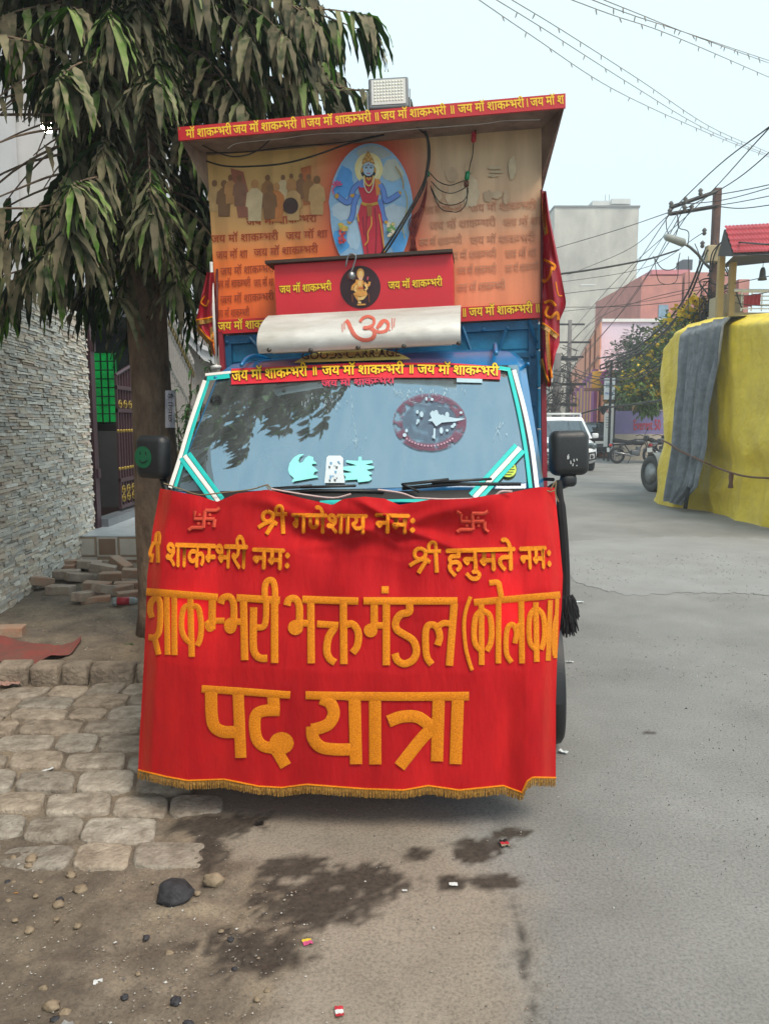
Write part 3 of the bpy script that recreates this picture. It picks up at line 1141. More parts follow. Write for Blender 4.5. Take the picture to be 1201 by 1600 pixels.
def make_cabin():
    # box standing on the cargo body: walls, poster, roof with a printed fascia
    wall = MB()
    wall.box((-.90, 1.47, 2.05), (.857, 3.70, 3.0))
    wall.build('cabin_wall', mat('cabin_red_cloth', '93202a', .7, .25, 4), truck)
    pm = bpy.data.materials.new('poster_print')
    pm.use_nodes = True
    nt, l = pm.node_tree.nodes, pm.node_tree.links
    p = nt['Principled BSDF']
    tc = nt.new('ShaderNodeTexCoord')
    sep = nt.new('ShaderNodeSeparateXYZ')
    l.new(tc.outputs['Object'], sep.inputs[0])
    t = nt.new('ShaderNodeTexNoise')
    t.inputs['Scale'].default_value = 3.0
    t.inputs['Detail'].default_value = 7
    l.new(tc.outputs['Object'], t.inputs['Vector'])
    ad = nt.new('ShaderNodeMath')
    ad.operation = 'MULTIPLY_ADD'
    ad.inputs[1].default_value = .12
    l.new(t.outputs['Fac'], ad.inputs[0])
    l.new(sep.outputs['Z'], ad.inputs[2])
    rp = nt.new('ShaderNodeMapRange')
    rp.inputs['From Min'].default_value = 2.10
    rp.inputs['From Max'].default_value = 3.08
    l.new(ad.outputs[0], rp.inputs['Value'])

    def ramp(els):
        r = nt.new('ShaderNodeValToRGB')
        e = r.color_ramp.elements
        while len(e) < len(els):
            e.new(.5)
        for q, (pos, c) in zip(e, els):
            q.position = pos
            q.color = lin(c)
        return r
    ra = ramp([(0, 'ee6028'), (.38, 'f27c34'), (.55, 'dca060'), (.8, 'cda262'), (1, 'd6b270')])   # printed left half
    rb_ = ramp([(0, 'e8845c'), (.38, 'ea9468'), (.55, 'dcac86'), (.8, 'c8aa86'), (1, 'd2b68e')])  # sun-bleached right half
    l.new(rp.outputs[0], ra.inputs[0])
    l.new(rp.outputs[0], rb_.inputs[0])
    mr = nt.new('ShaderNodeMapRange')
    mr.inputs['From Min'].default_value = -.25
    mr.inputs['From Max'].default_value = .35
    l.new(sep.outputs['X'], mr.inputs['Value'])
    mx = nt.new('ShaderNodeMix')
    mx.data_type = 'RGBA'
    l.new(mr.outputs[0], mx.inputs['Factor'])
    l.new(ra.outputs[0], mx.inputs['A'])
    l.new(rb_.outputs[0], mx.inputs['B'])
    # red glow printed round the oval picture
    oc = tp(579, 322, 1.446)
    vd = nt.new('ShaderNodeVectorMath')
    vd.operation = 'SUBTRACT'
    vd.inputs[1].default_value = (oc.x, oc.y, oc.z)
    l.new(tc.outputs['Object'], vd.inputs[0])
    vm_ = nt.new('ShaderNodeVectorMath')
    vm_.operation = 'MULTIPLY'
    vm_.inputs[1].default_value = (1.0, 0, .62)
    l.new(vd.outputs[0], vm_.inputs[0])
    vl = nt.new('ShaderNodeVectorMath')
    vl.operation = 'LENGTH'
    l.new(vm_.outputs[0], vl.inputs[0])
    gl_ = nt.new('ShaderNodeMapRange')
    gl_.inputs['From Min'].default_value = .38
    gl_.inputs['From Max'].default_value = .21
    gl_.inputs['To Min'].default_value = 0
    gl_.inputs['To Max'].default_value = .85
    l.new(vl.outputs['Value'], gl_.inputs['Value'])
    glow = nt.new('ShaderNodeMix')
    glow.data_type = 'RGBA'
    glow.inputs['B'].default_value = lin('cf3f2c')
    l.new(gl_.outputs[0], glow.inputs['Factor'])
    l.new(mx.outputs['Result'], glow.inputs['A'])
    mx = glow
    # vertical rain streaks of dirt
    mp = nt.new('ShaderNodeMapping')
    mp.inputs['Scale'].default_value = (12, 1, 1.1)
    l.new(tc.outputs['Object'], mp.inputs[0])
    t2 = nt.new('ShaderNodeTexNoise')
    t2.inputs['Scale'].default_value = 1.0
    t2.inputs['Detail'].default_value = 5
    l.new(mp.outputs[0], t2.inputs['Vector'])
    r2 = ramp([(.32, '9a8e80'), (.55, 'ffffff')])
    l.new(t2.outputs['Fac'], r2.inputs[0])
    m2 = nt.new('ShaderNodeMix')
    m2.data_type = 'RGBA'
    m2.blend_type = 'MULTIPLY'
    m2.inputs['Factor'].default_value = .3
    l.new(mx.outputs['Result'], m2.inputs['A'])
    l.new(r2.outputs[0], m2.inputs['B'])
    l.new(m2.outputs['Result'], p.inputs['Base Color'])
    p.inputs['Roughness'].default_value = .5
    pb = MB()
    rows = []
    for i in range(31):
        row = []
        for j in range(41):
            x, z = lerp(-.902, .858, j / 40), lerp(2.045, 3.03, i / 30)
            row.append((x, 1.452 - .004 * nz(x, z, 0, 3.5) - .0015 * nz(x * .5, z, 2, 11), z))
        rows.append(row)
    pb.grid(rows)
    pb.grid([[(x, 1.4505, z), (x, 1.469, z)] for x, z in ((-.902, 2.045), (.858, 2.045), (.858, 3.03), (-.902, 3.03))])
    poster = pb.build('poster', pm, truck, smooth=True)
    S = plane_surf(1.446)
    # rows of the chant printed in a darker tone
    tb = MB()
    lines = [(385, 352, 495, 346, 0), (330, 379, 435, 374, 0), (447, 374, 512, 370, 2), (338, 404, 387, 402, 2), (397, 400, 497, 394, 0),
             (345, 430, 428, 424, 0), (338, 450, 392, 447, 0), (345, 474, 428, 468, 0), (338, 496, 390, 493, 0), (397, 448, 428, 446, 2),
             (665, 334, 722, 330, 1), (735, 331, 838, 325, 1), (672, 358, 775, 352, 1), (787, 353, 844, 350, 3), (655, 384, 722, 380, 1), (735, 381, 836, 376, 1),
             (700, 405, 776, 401, 1), (790, 402, 838, 399, 3), (715, 428, 776, 425, 1), (790, 425, 842, 421, 1), (715, 455, 790, 450, 1)]
    for a, b_, c_, d, k in lines:
        put_text(tb, JAY if k in (0, 1) else 'जय मॉ शा', (a, b_), (c_, d), 11, S, k % 2, .015, .0005)
    tb.build('printed_chant', [mat('chant_print', 'b54a24', .6, .3, 9), mat('faded_chant_print', 'c98a68', .6, .2, 9)], poster)
    # brown-toned crowd scene fading into the print: plain figures
    cr = MB()
    tones = [lin('8a5a34')[:3], lin('b8814e')[:3], lin('6e4630')[:3], lin('c9a06c')[:3], lin('d8c29a')[:3], lin('c46f34')[:3], lin('7a4c44')[:3]]
    tones = [tuple(lerp(a, b, .2) for a, b in zip(t, lin('c99858')[:3])) for t in tones]

    def figure(x, y, h, tone, head, o):
        w = h * .22
        disc(cr, x, y - h * .88, h * .085, h * .11, S, 0, o, 12, c=head)
        patch(cr, [(x - w * .3, y - h * .78), (x + w * .3, y - h * .78), (x + w * .85, y - h * .66), (x + w, y - h * .35), (x + w * .75, y - h * .32), (x + w * .7, y), (x - w * .7, y), (x - w * .75, y - h * .32), (x - w, y - h * .35), (x - w * .85, y - h * .66)], S, 0, o + .0001, c=tone)
    k = 0
    for x, y, h, ti, hi in ((335, 330, 50, 3, 2), (350, 338, 58, 2, 2), (360, 318, 46, 1, 2), (374, 322, 50, 6, 2), (418, 318, 46, 0, 2), (442, 312, 40, 4, 2), (455, 308, 38, 1, 2), (470, 310, 40, 2, 2), (482, 315, 44, 0, 2), (495, 335, 62, 3, 2), (398, 345, 66, 4, 1), (432, 346, 62, 5, 1), (458, 344, 60, 3, 1), (421, 342, 56, 2, 2)):
        figure(x, y, h, tones[ti], tones[hi], .0006 + k * .0003)
        k += 1
    disc(cr, 454, 321, 12, 13, S, 0, .0062, 14, c=lin('4a3028')[:3])
    patch(cr, [(360, 262), (380, 268), (398, 338), (372, 340)], S, 0, .0005, c=lin('a4624a')[:3])
    patch(cr, [(470, 262), (486, 258), (484, 318), (474, 320)], S, 0, .0005, c=lin('b8683a')[:3])
    cr.build('crowd_print', mat('crowd_print', 'ffffff', .6, .25, 14, attr=True), poster)
    # bleached remains on the right half
    bl = MB()
    for a, b_, rx, ry, h in ((712, 305, 15, 20, 'd8b896'), (706, 272, 9, 12, 'c9a98a'), (735, 300, 13, 26, 'dcc2a0'), (733, 262, 7, 9, 'cdae8c'), (800, 262, 6, 18, 'd8c29e'), (772, 262, 11, 2.5, 'd2bc9a'), (776, 268, 12, 2, 'd4be9c'), (770, 274, 9, 2, 'd6c09e'), (775, 304, 9, 6, 'd2b694'), (790, 308, 4, 11, 'd0b08e'), (762, 306, 7, 9, 'c6a888'), (684, 300, 7, 16, 'd0b08e')):
        n = 22
        pts = [(a + rx * math.cos(2 * math.pi * k / n) * (1 + .35 * nz(k * 1.7, a, b_, .6)), b_ + ry * math.sin(2 * math.pi * k / n) * (1 + .35 * nz(k * 1.7, b_, a, .6))) for k in range(n)]
        patch(bl, pts, S, 0, .0006 + .0003 * len(bl.f), c=lin(h)[:3])
    bl.build('bleached_print', mat('bleached_print', 'ffffff', .7, .3, 8, attr=True), poster)
    # printed strip along the foot of the poster
    ft = MB()
    S2 = plane_surf(1.440)
    ft.grid([[S2(px, lerp(lerp(500, 473, (px - 339) / 507), lerp(521.5, 496, (px - 339) / 507), q), 0) for q in (0, 1)] for px in (339, 500, 680, 846)], 0)
    put_text(ft, JAY, (341, 516), (437, 511), 12, S2, 1, .02, .001, 2)
    put_text(ft, '॥', (721, 495), (729, 494.5), 13, S2, 1, .02, .001, 2)
    put_text(ft, JAY, (733, 494), (832, 488), 12.5, S2, 1, .02, .001, 2)
    put_text(ft, '॥', (835, 488), (844, 487.5), 13, S2, 1, .02, .001, 2)
    ft.build('foot_strip', [RED_PRINT, YELLOW_TXT, DARK_TXT], poster)
    # oval devotional picture: sky, halo and a four-armed standing figure in a red sari
    S = plane_surf(1.4395)
    gp = MB()
    pal = {}
    def M(h):
        if h not in pal:
            pal[h] = len(pal)
        return pal[h]
    lay = [0]
    def nxt():
        lay[0] += 1
        return .0004 + lay[0] * .00022
    z = lambda L: [(500 + x / 7.506, 210 + y / 7.506) for x, y in L]
    def pp(L, h):
        patch(gp, z(L), S, M(h), nxt())
    def dd(x, y, rx, ry, h, n=20, hole=0.0):
        disc(gp, 500 + x / 7.506, 210 + y / 7.506, rx / 7.506, ry / 7.506, S, M(h), nxt(), n, hole=hole)
    def ss(L, w, h):
        stroke(gp, z(L), w / 7.506, S, M(h), nxt(), .0002, 4)
    red_n = 30
    oval = [(500 + (595 + 497 * math.cos(a) * (1 if math.sin(a) < 0 else .96)) / 7.506, 210 + (900 + 800 * math.sin(a)) / 7.506) for a in [2 * math.pi * k / 48 for k in range(48)]]
    oval = [(x, min(y, 403)) for x, y in oval]
    patch(gp, oval, S, M('8fb6d6'), nxt())
    def inside(x, y):
        d = math.hypot((x - 595) / 480, (y - 900) / 785)
        if d > .985:
            x, y = 595 + (x - 595) * .985 / d, 900 + (y - 900) * .985 / d
        return (x, min(y, 1440))
    for x, y, rx, ry, h in ((250, 560, 130, 190, '4f97dc'), (880, 640, 170, 90, '86b4da'), (300, 900, 170, 110, 'b9cbd8'), (880, 950, 150, 130, 'b4c4d0'), (230, 1250, 110, 140, '4da0e0'), (930, 1270, 110, 130, '58a4e4'), (400, 1180, 80, 180, 'a9c6dc'), (640, 210, 220, 80, 'a9b4b6'), (850, 420, 130, 130, 'b9bfb4')):
        n = 40
        pp([inside(x + rx * math.cos(2 * math.pi * k / n) * (1 + .25 * nz(k, x, y, .35)), y + ry * math.sin(2 * math.pi * k / n) * (1 + .25 * nz(k, y, x, .35))) for k in range(n)], h)
    dd(570, 400, 165, 190, 'e6d89a')
    dd(570, 400, 120, 145, 'ece2b4')
    SK, SKD, GD, RD, RDD = '5f86cc', '2c3f86', 'c9962e', 'c42038', '8c1428'
    # arms
    for L in ([(470, 560), (390, 640), (360, 740), (320, 800), (225, 740), (185, 700)], [(440, 700), (400, 800), (380, 940), (345, 1020)], [(700, 580), (740, 660), (760, 760), (800, 770), (930, 690)], [(700, 760), (720, 860), (740, 960), (770, 1020)]):
        ss(L, 66, SKD)
        ss(L, 52, SK)
    dd(195, 720, 24, 30, GD); dd(385, 715, 34, 22, GD); dd(735, 690, 34, 22, GD); dd(930, 685, 24, 24, GD); dd(345, 1025, 26, 22, GD); dd(775, 1025, 24, 20, GD)
    # hair, torso, sari
    dd(565, 430, 88, 100, '2a2430')
    pp([(470, 540), (540, 500), (610, 500), (680, 530), (700, 640), (670, 800), (500, 800), (450, 640)], RD)
    pp([(640, 520), (690, 520), (720, 580), (690, 700), (660, 720)], 'd98a3a')
    pp([(470, 530), (520, 510), (520, 620), (470, 620), (455, 580)], SK)
    pp([(480, 800), (680, 800), (720, 930), (740, 1100), (760, 1430), (520, 1430), (480, 1200), (430, 980)], RD)
    for L in ([(560, 850), (540, 1100), (560, 1400)], [(640, 860), (660, 1100), (650, 1400)], [(500, 960), (520, 1180)], [(700, 960), (720, 1200), (735, 1400)]):
        ss(L, 16, RDD)
    for L in ([(600, 960), (600, 1060), (560, 1150), (560, 1240), (520, 1300)], [(690, 930), (720, 1100), (760, 1400)], [(440, 930), (450, 1020)]):
        ss(L, 14, 'd8a03c')
    ss([(485, 805), (575, 825), (680, 800)], 34, GD)
    pp([(545, 820), (610, 820), (605, 960), (555, 955)], 'a8622a')
    # face, crown, necklaces
    dd(567, 400, 66, 84, 'a8c2d8')
    dd(540, 388, 16, 8, '24303a'); dd(596, 388, 16, 8, '24303a')
    ss([(520, 370), (542, 364), (556, 370)], 7, '2a2a3a'); ss([(580, 370), (596, 364), (616, 370)], 7, '2a2a3a')
    ss([(568, 385), (562, 425), (574, 428)], 6, '7f98b4'); ss([(545, 450), (568, 456), (592, 449)], 11, 'b8465a')
    dd(566, 352, 8, 12, '8c1428')
    pp([(490, 350), (500, 290), (535, 235), (562, 180), (590, 235), (625, 290), (640, 350), (566, 318)], 'b0803a')
    for x, y in ((520, 310), (565, 290), (610, 310), (540, 262), (590, 262), (565, 235)):
        dd(x, y, 14, 12, 'e0c070', 8); dd(x, y, 6, 5, 'a03a2a', 6)
    dd(492, 415, 13, 30, GD, 10); dd(642, 415, 13, 30, GD, 10)
    ss([(515, 480), (530, 560), (570, 600), (610, 560), (625, 480)], 18, 'd9b458'); ss([(505, 490), (525, 620), (570, 680), (615, 620), (635, 490)], 12, 'd8d0b0'); ss([(545, 500), (570, 530), (595, 500)], 20, GD)
    # lotus, bow, fruit
    for a in (-70, -35, 0, 35, 70):
        s_, c_ = math.sin(R(a)), math.cos(R(a))
        pp([(200, 600), (200 + 50 * s_ - 12 * c_, 600 - 50 * c_ - 12 * s_), (200 + 72 * s_, 600 - 72 * c_), (200 + 50 * s_ + 12 * c_, 600 - 50 * c_ + 12 * s_)], 'd8406e')
    ss([(160, 700), (145, 640), (180, 600)], 16, 'd4607e')
    ss([(880, 370), (930, 440), (970, 540), (975, 640)], 16, 'a8905a'); ss([(990, 650), (1020, 760), (1010, 900), (970, 1020), (970, 1120), (995, 1220)], 12, 'a8a06a')
    for k in range(16):
        dd(230 + 80 * rnd.random(), 1050 + 70 * rnd.random(), 22, 18, rnd.choice(['d8b040', 'a8b04a', 'c89a50']), 8)
    for k in range(16):
        dd(225 + 70 * rnd.random(), 1130 + 150 * rnd.random(), 18, 16, rnd.choice(['c83a3e', 'b8343a', 'd07060']), 8)
    for k in range(22):
        dd(790 + 90 * rnd.random(), 1040 + 150 * rnd.random(), 22, 18, rnd.choice(['d8c8a8', '6a9a5a', 'c8b070', 'e0d4c0']), 8)
    gmats = [mat('picture_' + h, h, .5, .12, 40) for h in pal]
    gp.build('devotional_picture', gmats, poster)
    # roof slab with overhang, printed fascia
    rf = MB()
    rf.box((-.947, 1.185, 2.978), (.949, 3.85, 3.022), 0)
    rf.poly([(.949, 1.19, 2.977), (.8605, 1.449, 3.0), (.8605, 1.449, 2.75)], 0)
    rf.poly([(.9485, 1.19, 2.977), (.946, 1.19, 2.977), (.8585, 1.449, 2.75), (.861, 1.449, 2.75)], 0)
    rf.poly([(-.947, 1.19, 2.977), (-.90, 1.449, 3.0), (-.90, 1.449, 2.78)], 0)
    roof = rf.build('cabin_roof', mat('roof_underside_maroon', 'a08a78', .8, .3, 6, c2='6e5a50'), truck)
    fa = MB()
    fa.box((-.9475, 1.170, 2.962), (.9495, 1.184, 3.026), 0)
    SF = plane_surf(1.1695)
    def fy(px):
        return lerp(219.5, 164.5, (px - 283) / 599)
    for a, b_, s in ((291, 362, 'मॉ शाक~भरी'), (365, 464, JAY), (480, 580, JAY), (596, 697, JAY), (716, 819, JAY), (829, 881, 'जय मॉ श')):
        put_text(fa, s, (a, fy(a) - 3.5), (b_, fy(b_) - 3.5), 12.5, SF, 1, .02, .001)
    for a in (469, 584, 702):
        put_text(fa, '॥', (a, fy(a) - 3.5), (a + 9, fy(a + 9) - 3.5), 12.5, SF, 1, .02, .001)
    put_text(fa, '।', (821, fy(821) - 3.5), (826, fy(826) - 3.5), 12.5, SF, 1, .02, .001)
    fa.build('fascia', [RED_FASCIA, YELLOW_TXT], roof)
    # red sign box in front of the poster with a round medallion
    sb = MB()
    sb.box((-.497, 1.20, 2.085), (.402, 1.44, 2.335), 0)
    sign = sb.build('sign_box', mat('sign_red', 'cf2430', .45, .1, 4, .05, 20), truck)
    lb = MB()
    lb.box((-.535, 1.165, 2.337), (.405, 1.44, 2.352), 0)
    lb.build('sign_lid', mat('dark_wood', '3a2a20', .6, .3, 20), sign)
    S3 = plane_surf(1.1995)
    mb = MB()
    put_text(mb, JAY, (437, 458), (518, 453), 11, S3, 0, .02, .002, 1)
    put_text(mb, JAY, (607, 451.5), (691, 446), 11, S3, 0, .02, .002, 1)
    mb.build('sign_lettering', [YELLOW_TXT, DARK_TXT], sign)
    md = MB()
    z5 = lambda L: [(410 + x / 3.753, 380 + y / 3.753) for x, y in L]
    pal.clear()
    lay[0] = 0
    def d5(x, y, rx, ry, h, n=18):
        disc(md, 410 + x / 3.753, 380 + y / 3.753, rx / 3.753, ry / 3.753, S3, M(h), nxt() + .001, n)
    def s5(L, w, h):
        stroke(md, z5(L), w / 3.753, S3, M(h), nxt() + .001, .0003, 4)
    d5(573, 256, 119, 125, '33141c', 40)
    G1, G2, G3 = 'd99a4a', 'e8c07a', '8a4a24'
    d5(574, 178, 22, 32, G1); d5(574, 182, 15, 22, G2); d5(575, 205, 12, 15, 'e0b088')
    s5([(570, 215), (565, 260), (575, 290)], 46, G1); s5([(560, 235), (580, 235)], 30, G2)
    s5([(555, 230), (530, 250), (525, 275)], 13, G1); s5([(595, 230), (620, 248), (628, 225)], 13, G1); s5([(600, 240), (612, 262), (600, 275)], 12, G2); s5([(550, 245), (540, 270), (555, 285)], 12, G2)
    s5([(545, 290), (575, 300), (612, 290)], 26, G1); s5([(540, 290), (555, 315), (570, 335)], 20, G1); s5([(570, 340), (568, 352)], 18, G2); s5([(605, 300), (585, 322), (560, 325)], 18, G2)
    s5([(555, 360), (605, 358)], 9, G1); s5([(525, 300), (528, 345)], 5, G3); s5([(622, 295), (626, 345)], 5, G3); s5([(615, 215), (618, 195)], 9, 'c2475a'); s5([(560, 262), (595, 262)], 6, 'b03a2a')
    md.build('medallion', [mat('medallion_' + h, h, .5, .2, 60) for h in pal], sign)
    hk = MB()
    hkp = [tp(x, y, 1.145) for x, y in ((540, 416), (543, 402), (547, 397), (553, 397), (556, 401), (553, 412), (550, 421), (545, 428))]
    hk.tube(smooth_path(hkp, 4), .0045, 8)
    c0 = tp(549, 431, 1.135)
    hk.lathe([(.018, -.016), (.021, -.006), (.021, .006), (.018, .016)], 18, mat=Matrix.Translation(c0) @ Matrix.Rotation(R(90), 4, 'X') @ Matrix.Rotation(R(25), 4, 'Y'))
    hk.build('padlock', STEEL, sign, smooth=True)
    # aluminium visor over the cab with the painted om
    def vis(px, py, off=0.0):
        y = .9
        for _ in range(12):
            p = tp(px, py, y)
            t = min(1, max(0, (p.z - 1.862) / .20))
            y = .84 + .20 * t ** 1.7 - .055 * math.sin(math.pi * t) ** .8
        return Vector((p.x, y - off, p.z + off * .3))
    vb = MB()
    rows = []
    for i in range(15):
        t = i / 14
        y = .84 + .20 * t ** 1.7 - .055 * math.sin(math.pi * t) ** .8
        rows.append([Vector((lerp(-.497, .442, k / 40), y + .004 * nz(k * .35, t * 3, 1, 1.3) + .0015 * nz(k, t * 9, 4, .9), 1.862 + .20 * t)) for k in range(41)])
    vb.grid(rows)
    back = [[Vector((p.x, p.y + .012 + .05 * math.sin(math.pi * i / 14), p.z)) for p in r] for i, r in enumerate(rows)]
    vb.grid([r[::-1] for r in back])
    vb.grid([rows[-1], back[-1]])
    vb.grid([[r[0] for r in rows], [r[0] for r in back]])
    vb.grid([[r[-1] for r in rows], [r[-1] for r in back]])
    vb.box((-.45, .90, 1.865), (.40, .93, 1.90))
    visor = vb.build('visor', ALU, truck, smooth=True)
    om = MB()
    for L, w in (([(572, 462), (590, 440), (622, 430), (652, 445), (650, 478), (615, 495), (590, 497)], 17), ([(596, 497), (640, 500), (658, 530), (640, 560), (595, 568), (550, 548), (520, 505), (505, 470), (490, 452)], 24), ([(655, 512), (690, 522), (725, 512), (738, 480), (722, 455), (696, 462), (672, 500)], 20), ([(690, 490), (705, 470), (720, 452)], 9), ([(468, 472), (470, 520)], 5), ([(480, 462), (482, 505)], 5), ([(760, 440), (762, 505)], 5), ([(775, 440), (772, 490)], 5)):
        stroke(om, z5(L), w / 3.753, vis, 0, .002, .0003)
    disc(om, 410 + 746 / 3.753, 380 + 510 / 3.753, 1.2, 1.2, vis, 0, .003, 8)
    om.build('om_symbol', OM_RED, visor, smooth=True)
    rv = MB()
    for x, y in ((39, 626), (283, 628), (560, 612), (828, 604), (1150, 586)):
        c0 = vis(410 + x / 3.753, 380 + y / 3.753, .002)
        rv.lathe([(.011, 0), (.009, .005), (.001, .008)], 10, mat=Matrix.Translation(c0) @ Matrix.Rotation(R(90), 4, 'X'))
    rv.build('rivet', mat('dull_rivet', '5a5650', .5, metal=.6), visor, smooth=True)


make_cabin()


def make_mirrors():
    lm = Matrix.Translation(tp(240, 714, .62)) @ Matrix.Rotation(R(-14), 4, 'Z') @ Matrix.Rotation(R(3), 4, 'Y')
    mb = MB()
    mb.rbox((-.082, -.04, -.098), (.082, .04, .098), .035, mat=lm, seg=4)
    m = mb.build('mirror', BLACK_PLASTIC, truck, smooth=True)
    ab = MB()
    ab.tube([lm @ Vector((.03, .02, -.09)), lm @ Vector((.045, .03, -.16)), (-.80, .62, 1.21), (-.77, .60, 1.17)], .018, 8)
    ab.build('mirror_arm', BLACK_PLASTIC, m, smooth=True)
    gb = MB()
    def S(x, y, o):
        return lm @ Vector((x, -.0405 - o, y))
    disc(gb, -.026, 0, .046, .049, S, 0, .001, 28)
    for x in (-.04, -.010):
        disc(gb, x, .018, .004, .009, S, 1, .002, 10)
    stroke(gb, [(-.045, -.012), (-.03, -.024), (-.012, -.020), (-.002, -.010)], .006, S, 1, .002, .0005)
    gb.build('smiley_sticker', [mat('green_sticker', '125c3c', .5, .15, 30), mat('sticker_black', '0d1512', .6)], m)
    rm = Matrix.Translation(tp(888, 707, .50)) @ Matrix.Rotation(R(8), 4, 'Z')
    mb = MB()
    mb.rbox((-.078, -.045, -.093), (.078, .045, .09), .032, mat=rm, seg=4)
    m = mb.build('mirror', BLACK_PLASTIC, truck, smooth=True)
    ab = MB()
    ab.rbox((-.035, -.03, -.14), (.03, .03, -.085), .02, mat=rm)
    ab.tube([rm @ Vector((-.01, .0, -.12)), (.815, .52, 1.225), (.78, .55, 1.20)], [.022, .02, .016], 8)
    ab.tube([(.815, .50, 1.262), (.78, .55, 1.262)], .008, 6)
    ab.build('mirror_arm', BLACK_PLASTIC, m, smooth=True)
    gb = MB()
    def S(x, y, o):
        return rm @ Vector((x, -.0455 - o, y))
    for k in range(9):
        x, y = rnd.uniform(-.02, .03), rnd.uniform(-.055, -.015)
        stroke(gb, [(x, y), (x + rnd.uniform(-.006, .008), y + rnd.uniform(.004, .014))], .0045, S, 0, .001 + .0002 * k, .0003)
    gb.build('scratched_lettering', mat('scratched_white', 'b9bcbc', .6), m)


make_mirrors()

# ------------------------------------------------------------------ red cloth banner tied over the truck's front
B_L = [(764, 250), (830, 238), (900, 230), (960, 228), (1050, 224), (1150, 218), (1225, 215)]
B_R = [(764, 866), (830, 873), (900, 879), (950, 877), (1030, 870), (1100, 868), (1225, 868)]
B_T = [(250, 763), (311, 775), (339, 784), (370, 771), (418, 765), (475, 779), (520, 789), (531, 782), (540, 779), (570, 776), (600, 779), (624, 789), (669, 781), (732, 779), (762, 774), (795, 770), (840, 761), (880, 762)]
B_B = [(210, 1202), (260, 1214), (293, 1220), (350, 1218), (404, 1229), (440, 1231), (479, 1226), (530, 1230), (570, 1233), (630, 1235), (669, 1228), (717, 1235), (786, 1228), (816, 1239), (822, 1222), (832, 1215), (880, 1216)]


def b_y(u, v):
    y = interp([(0, .235), (.1, .17), (.2, .10), (.35, .03), (.6, -.02), (1, -.045)], v)
    e = abs(2 * u - 1)
    y += .085 * e ** 2.2 + .05 * sstep(.93, 1.0, e)
    # loose folds: diagonal ones under the string, faint vertical ones lower down
    top = max(0, 1 - v / .42)
    y -= .075 * sstep(.14, 0, v) * sstep(.5, .15, abs(u - .5)) 
    y -= top * (.014 * (1 + math.sin(7 * (u - .5) + 15 * v)) + .014 * (1 + math.sin(17 * u - 24 * v + 1)) + .012 * (1 + nz(u * 5, v * 8, 0, 1.2)))
    # two long sagging folds from the tie points
    for u0, v0, sl, wd in ((.33, .06, .34, .022), (.70, .05, -.30, .022), (.52, .02, .75, .018)):
        dd = (v - v0) - sl * (u - u0) * (1 - .6 * (u - u0))
        y -= .030 * math.exp(-(dd / wd) ** 2) * math.exp(-((u - u0 - .12 * (1 if sl > 0 else -1)) / .2) ** 2)
    y += .006 * math.sin(38 * u + 2 * nz(u * 3, v, 0)) * sstep(.3, 1, v) + .006 * nz(u * 9, v * 3, 5)
    y += -.03 * sstep(.88, .93, u) * sstep(.35, .9, v) * (1 - sstep(.94, .99, u))
    return y


def b_uv(px, py):
    l_, r_ = interp(B_L, py), interp(B_R, py)
    u = (px - l_) / (r_ - l_)
    t, b = interp(B_T, px), interp(B_B, px)
    return u, (py - t) / (b - t)


def bsurf(px, py, off=0.0):
    u, v = b_uv(px, py)
    return tp(px, py, b_y(min(1, max(0, u)), min(1, max(0, v))) - off)


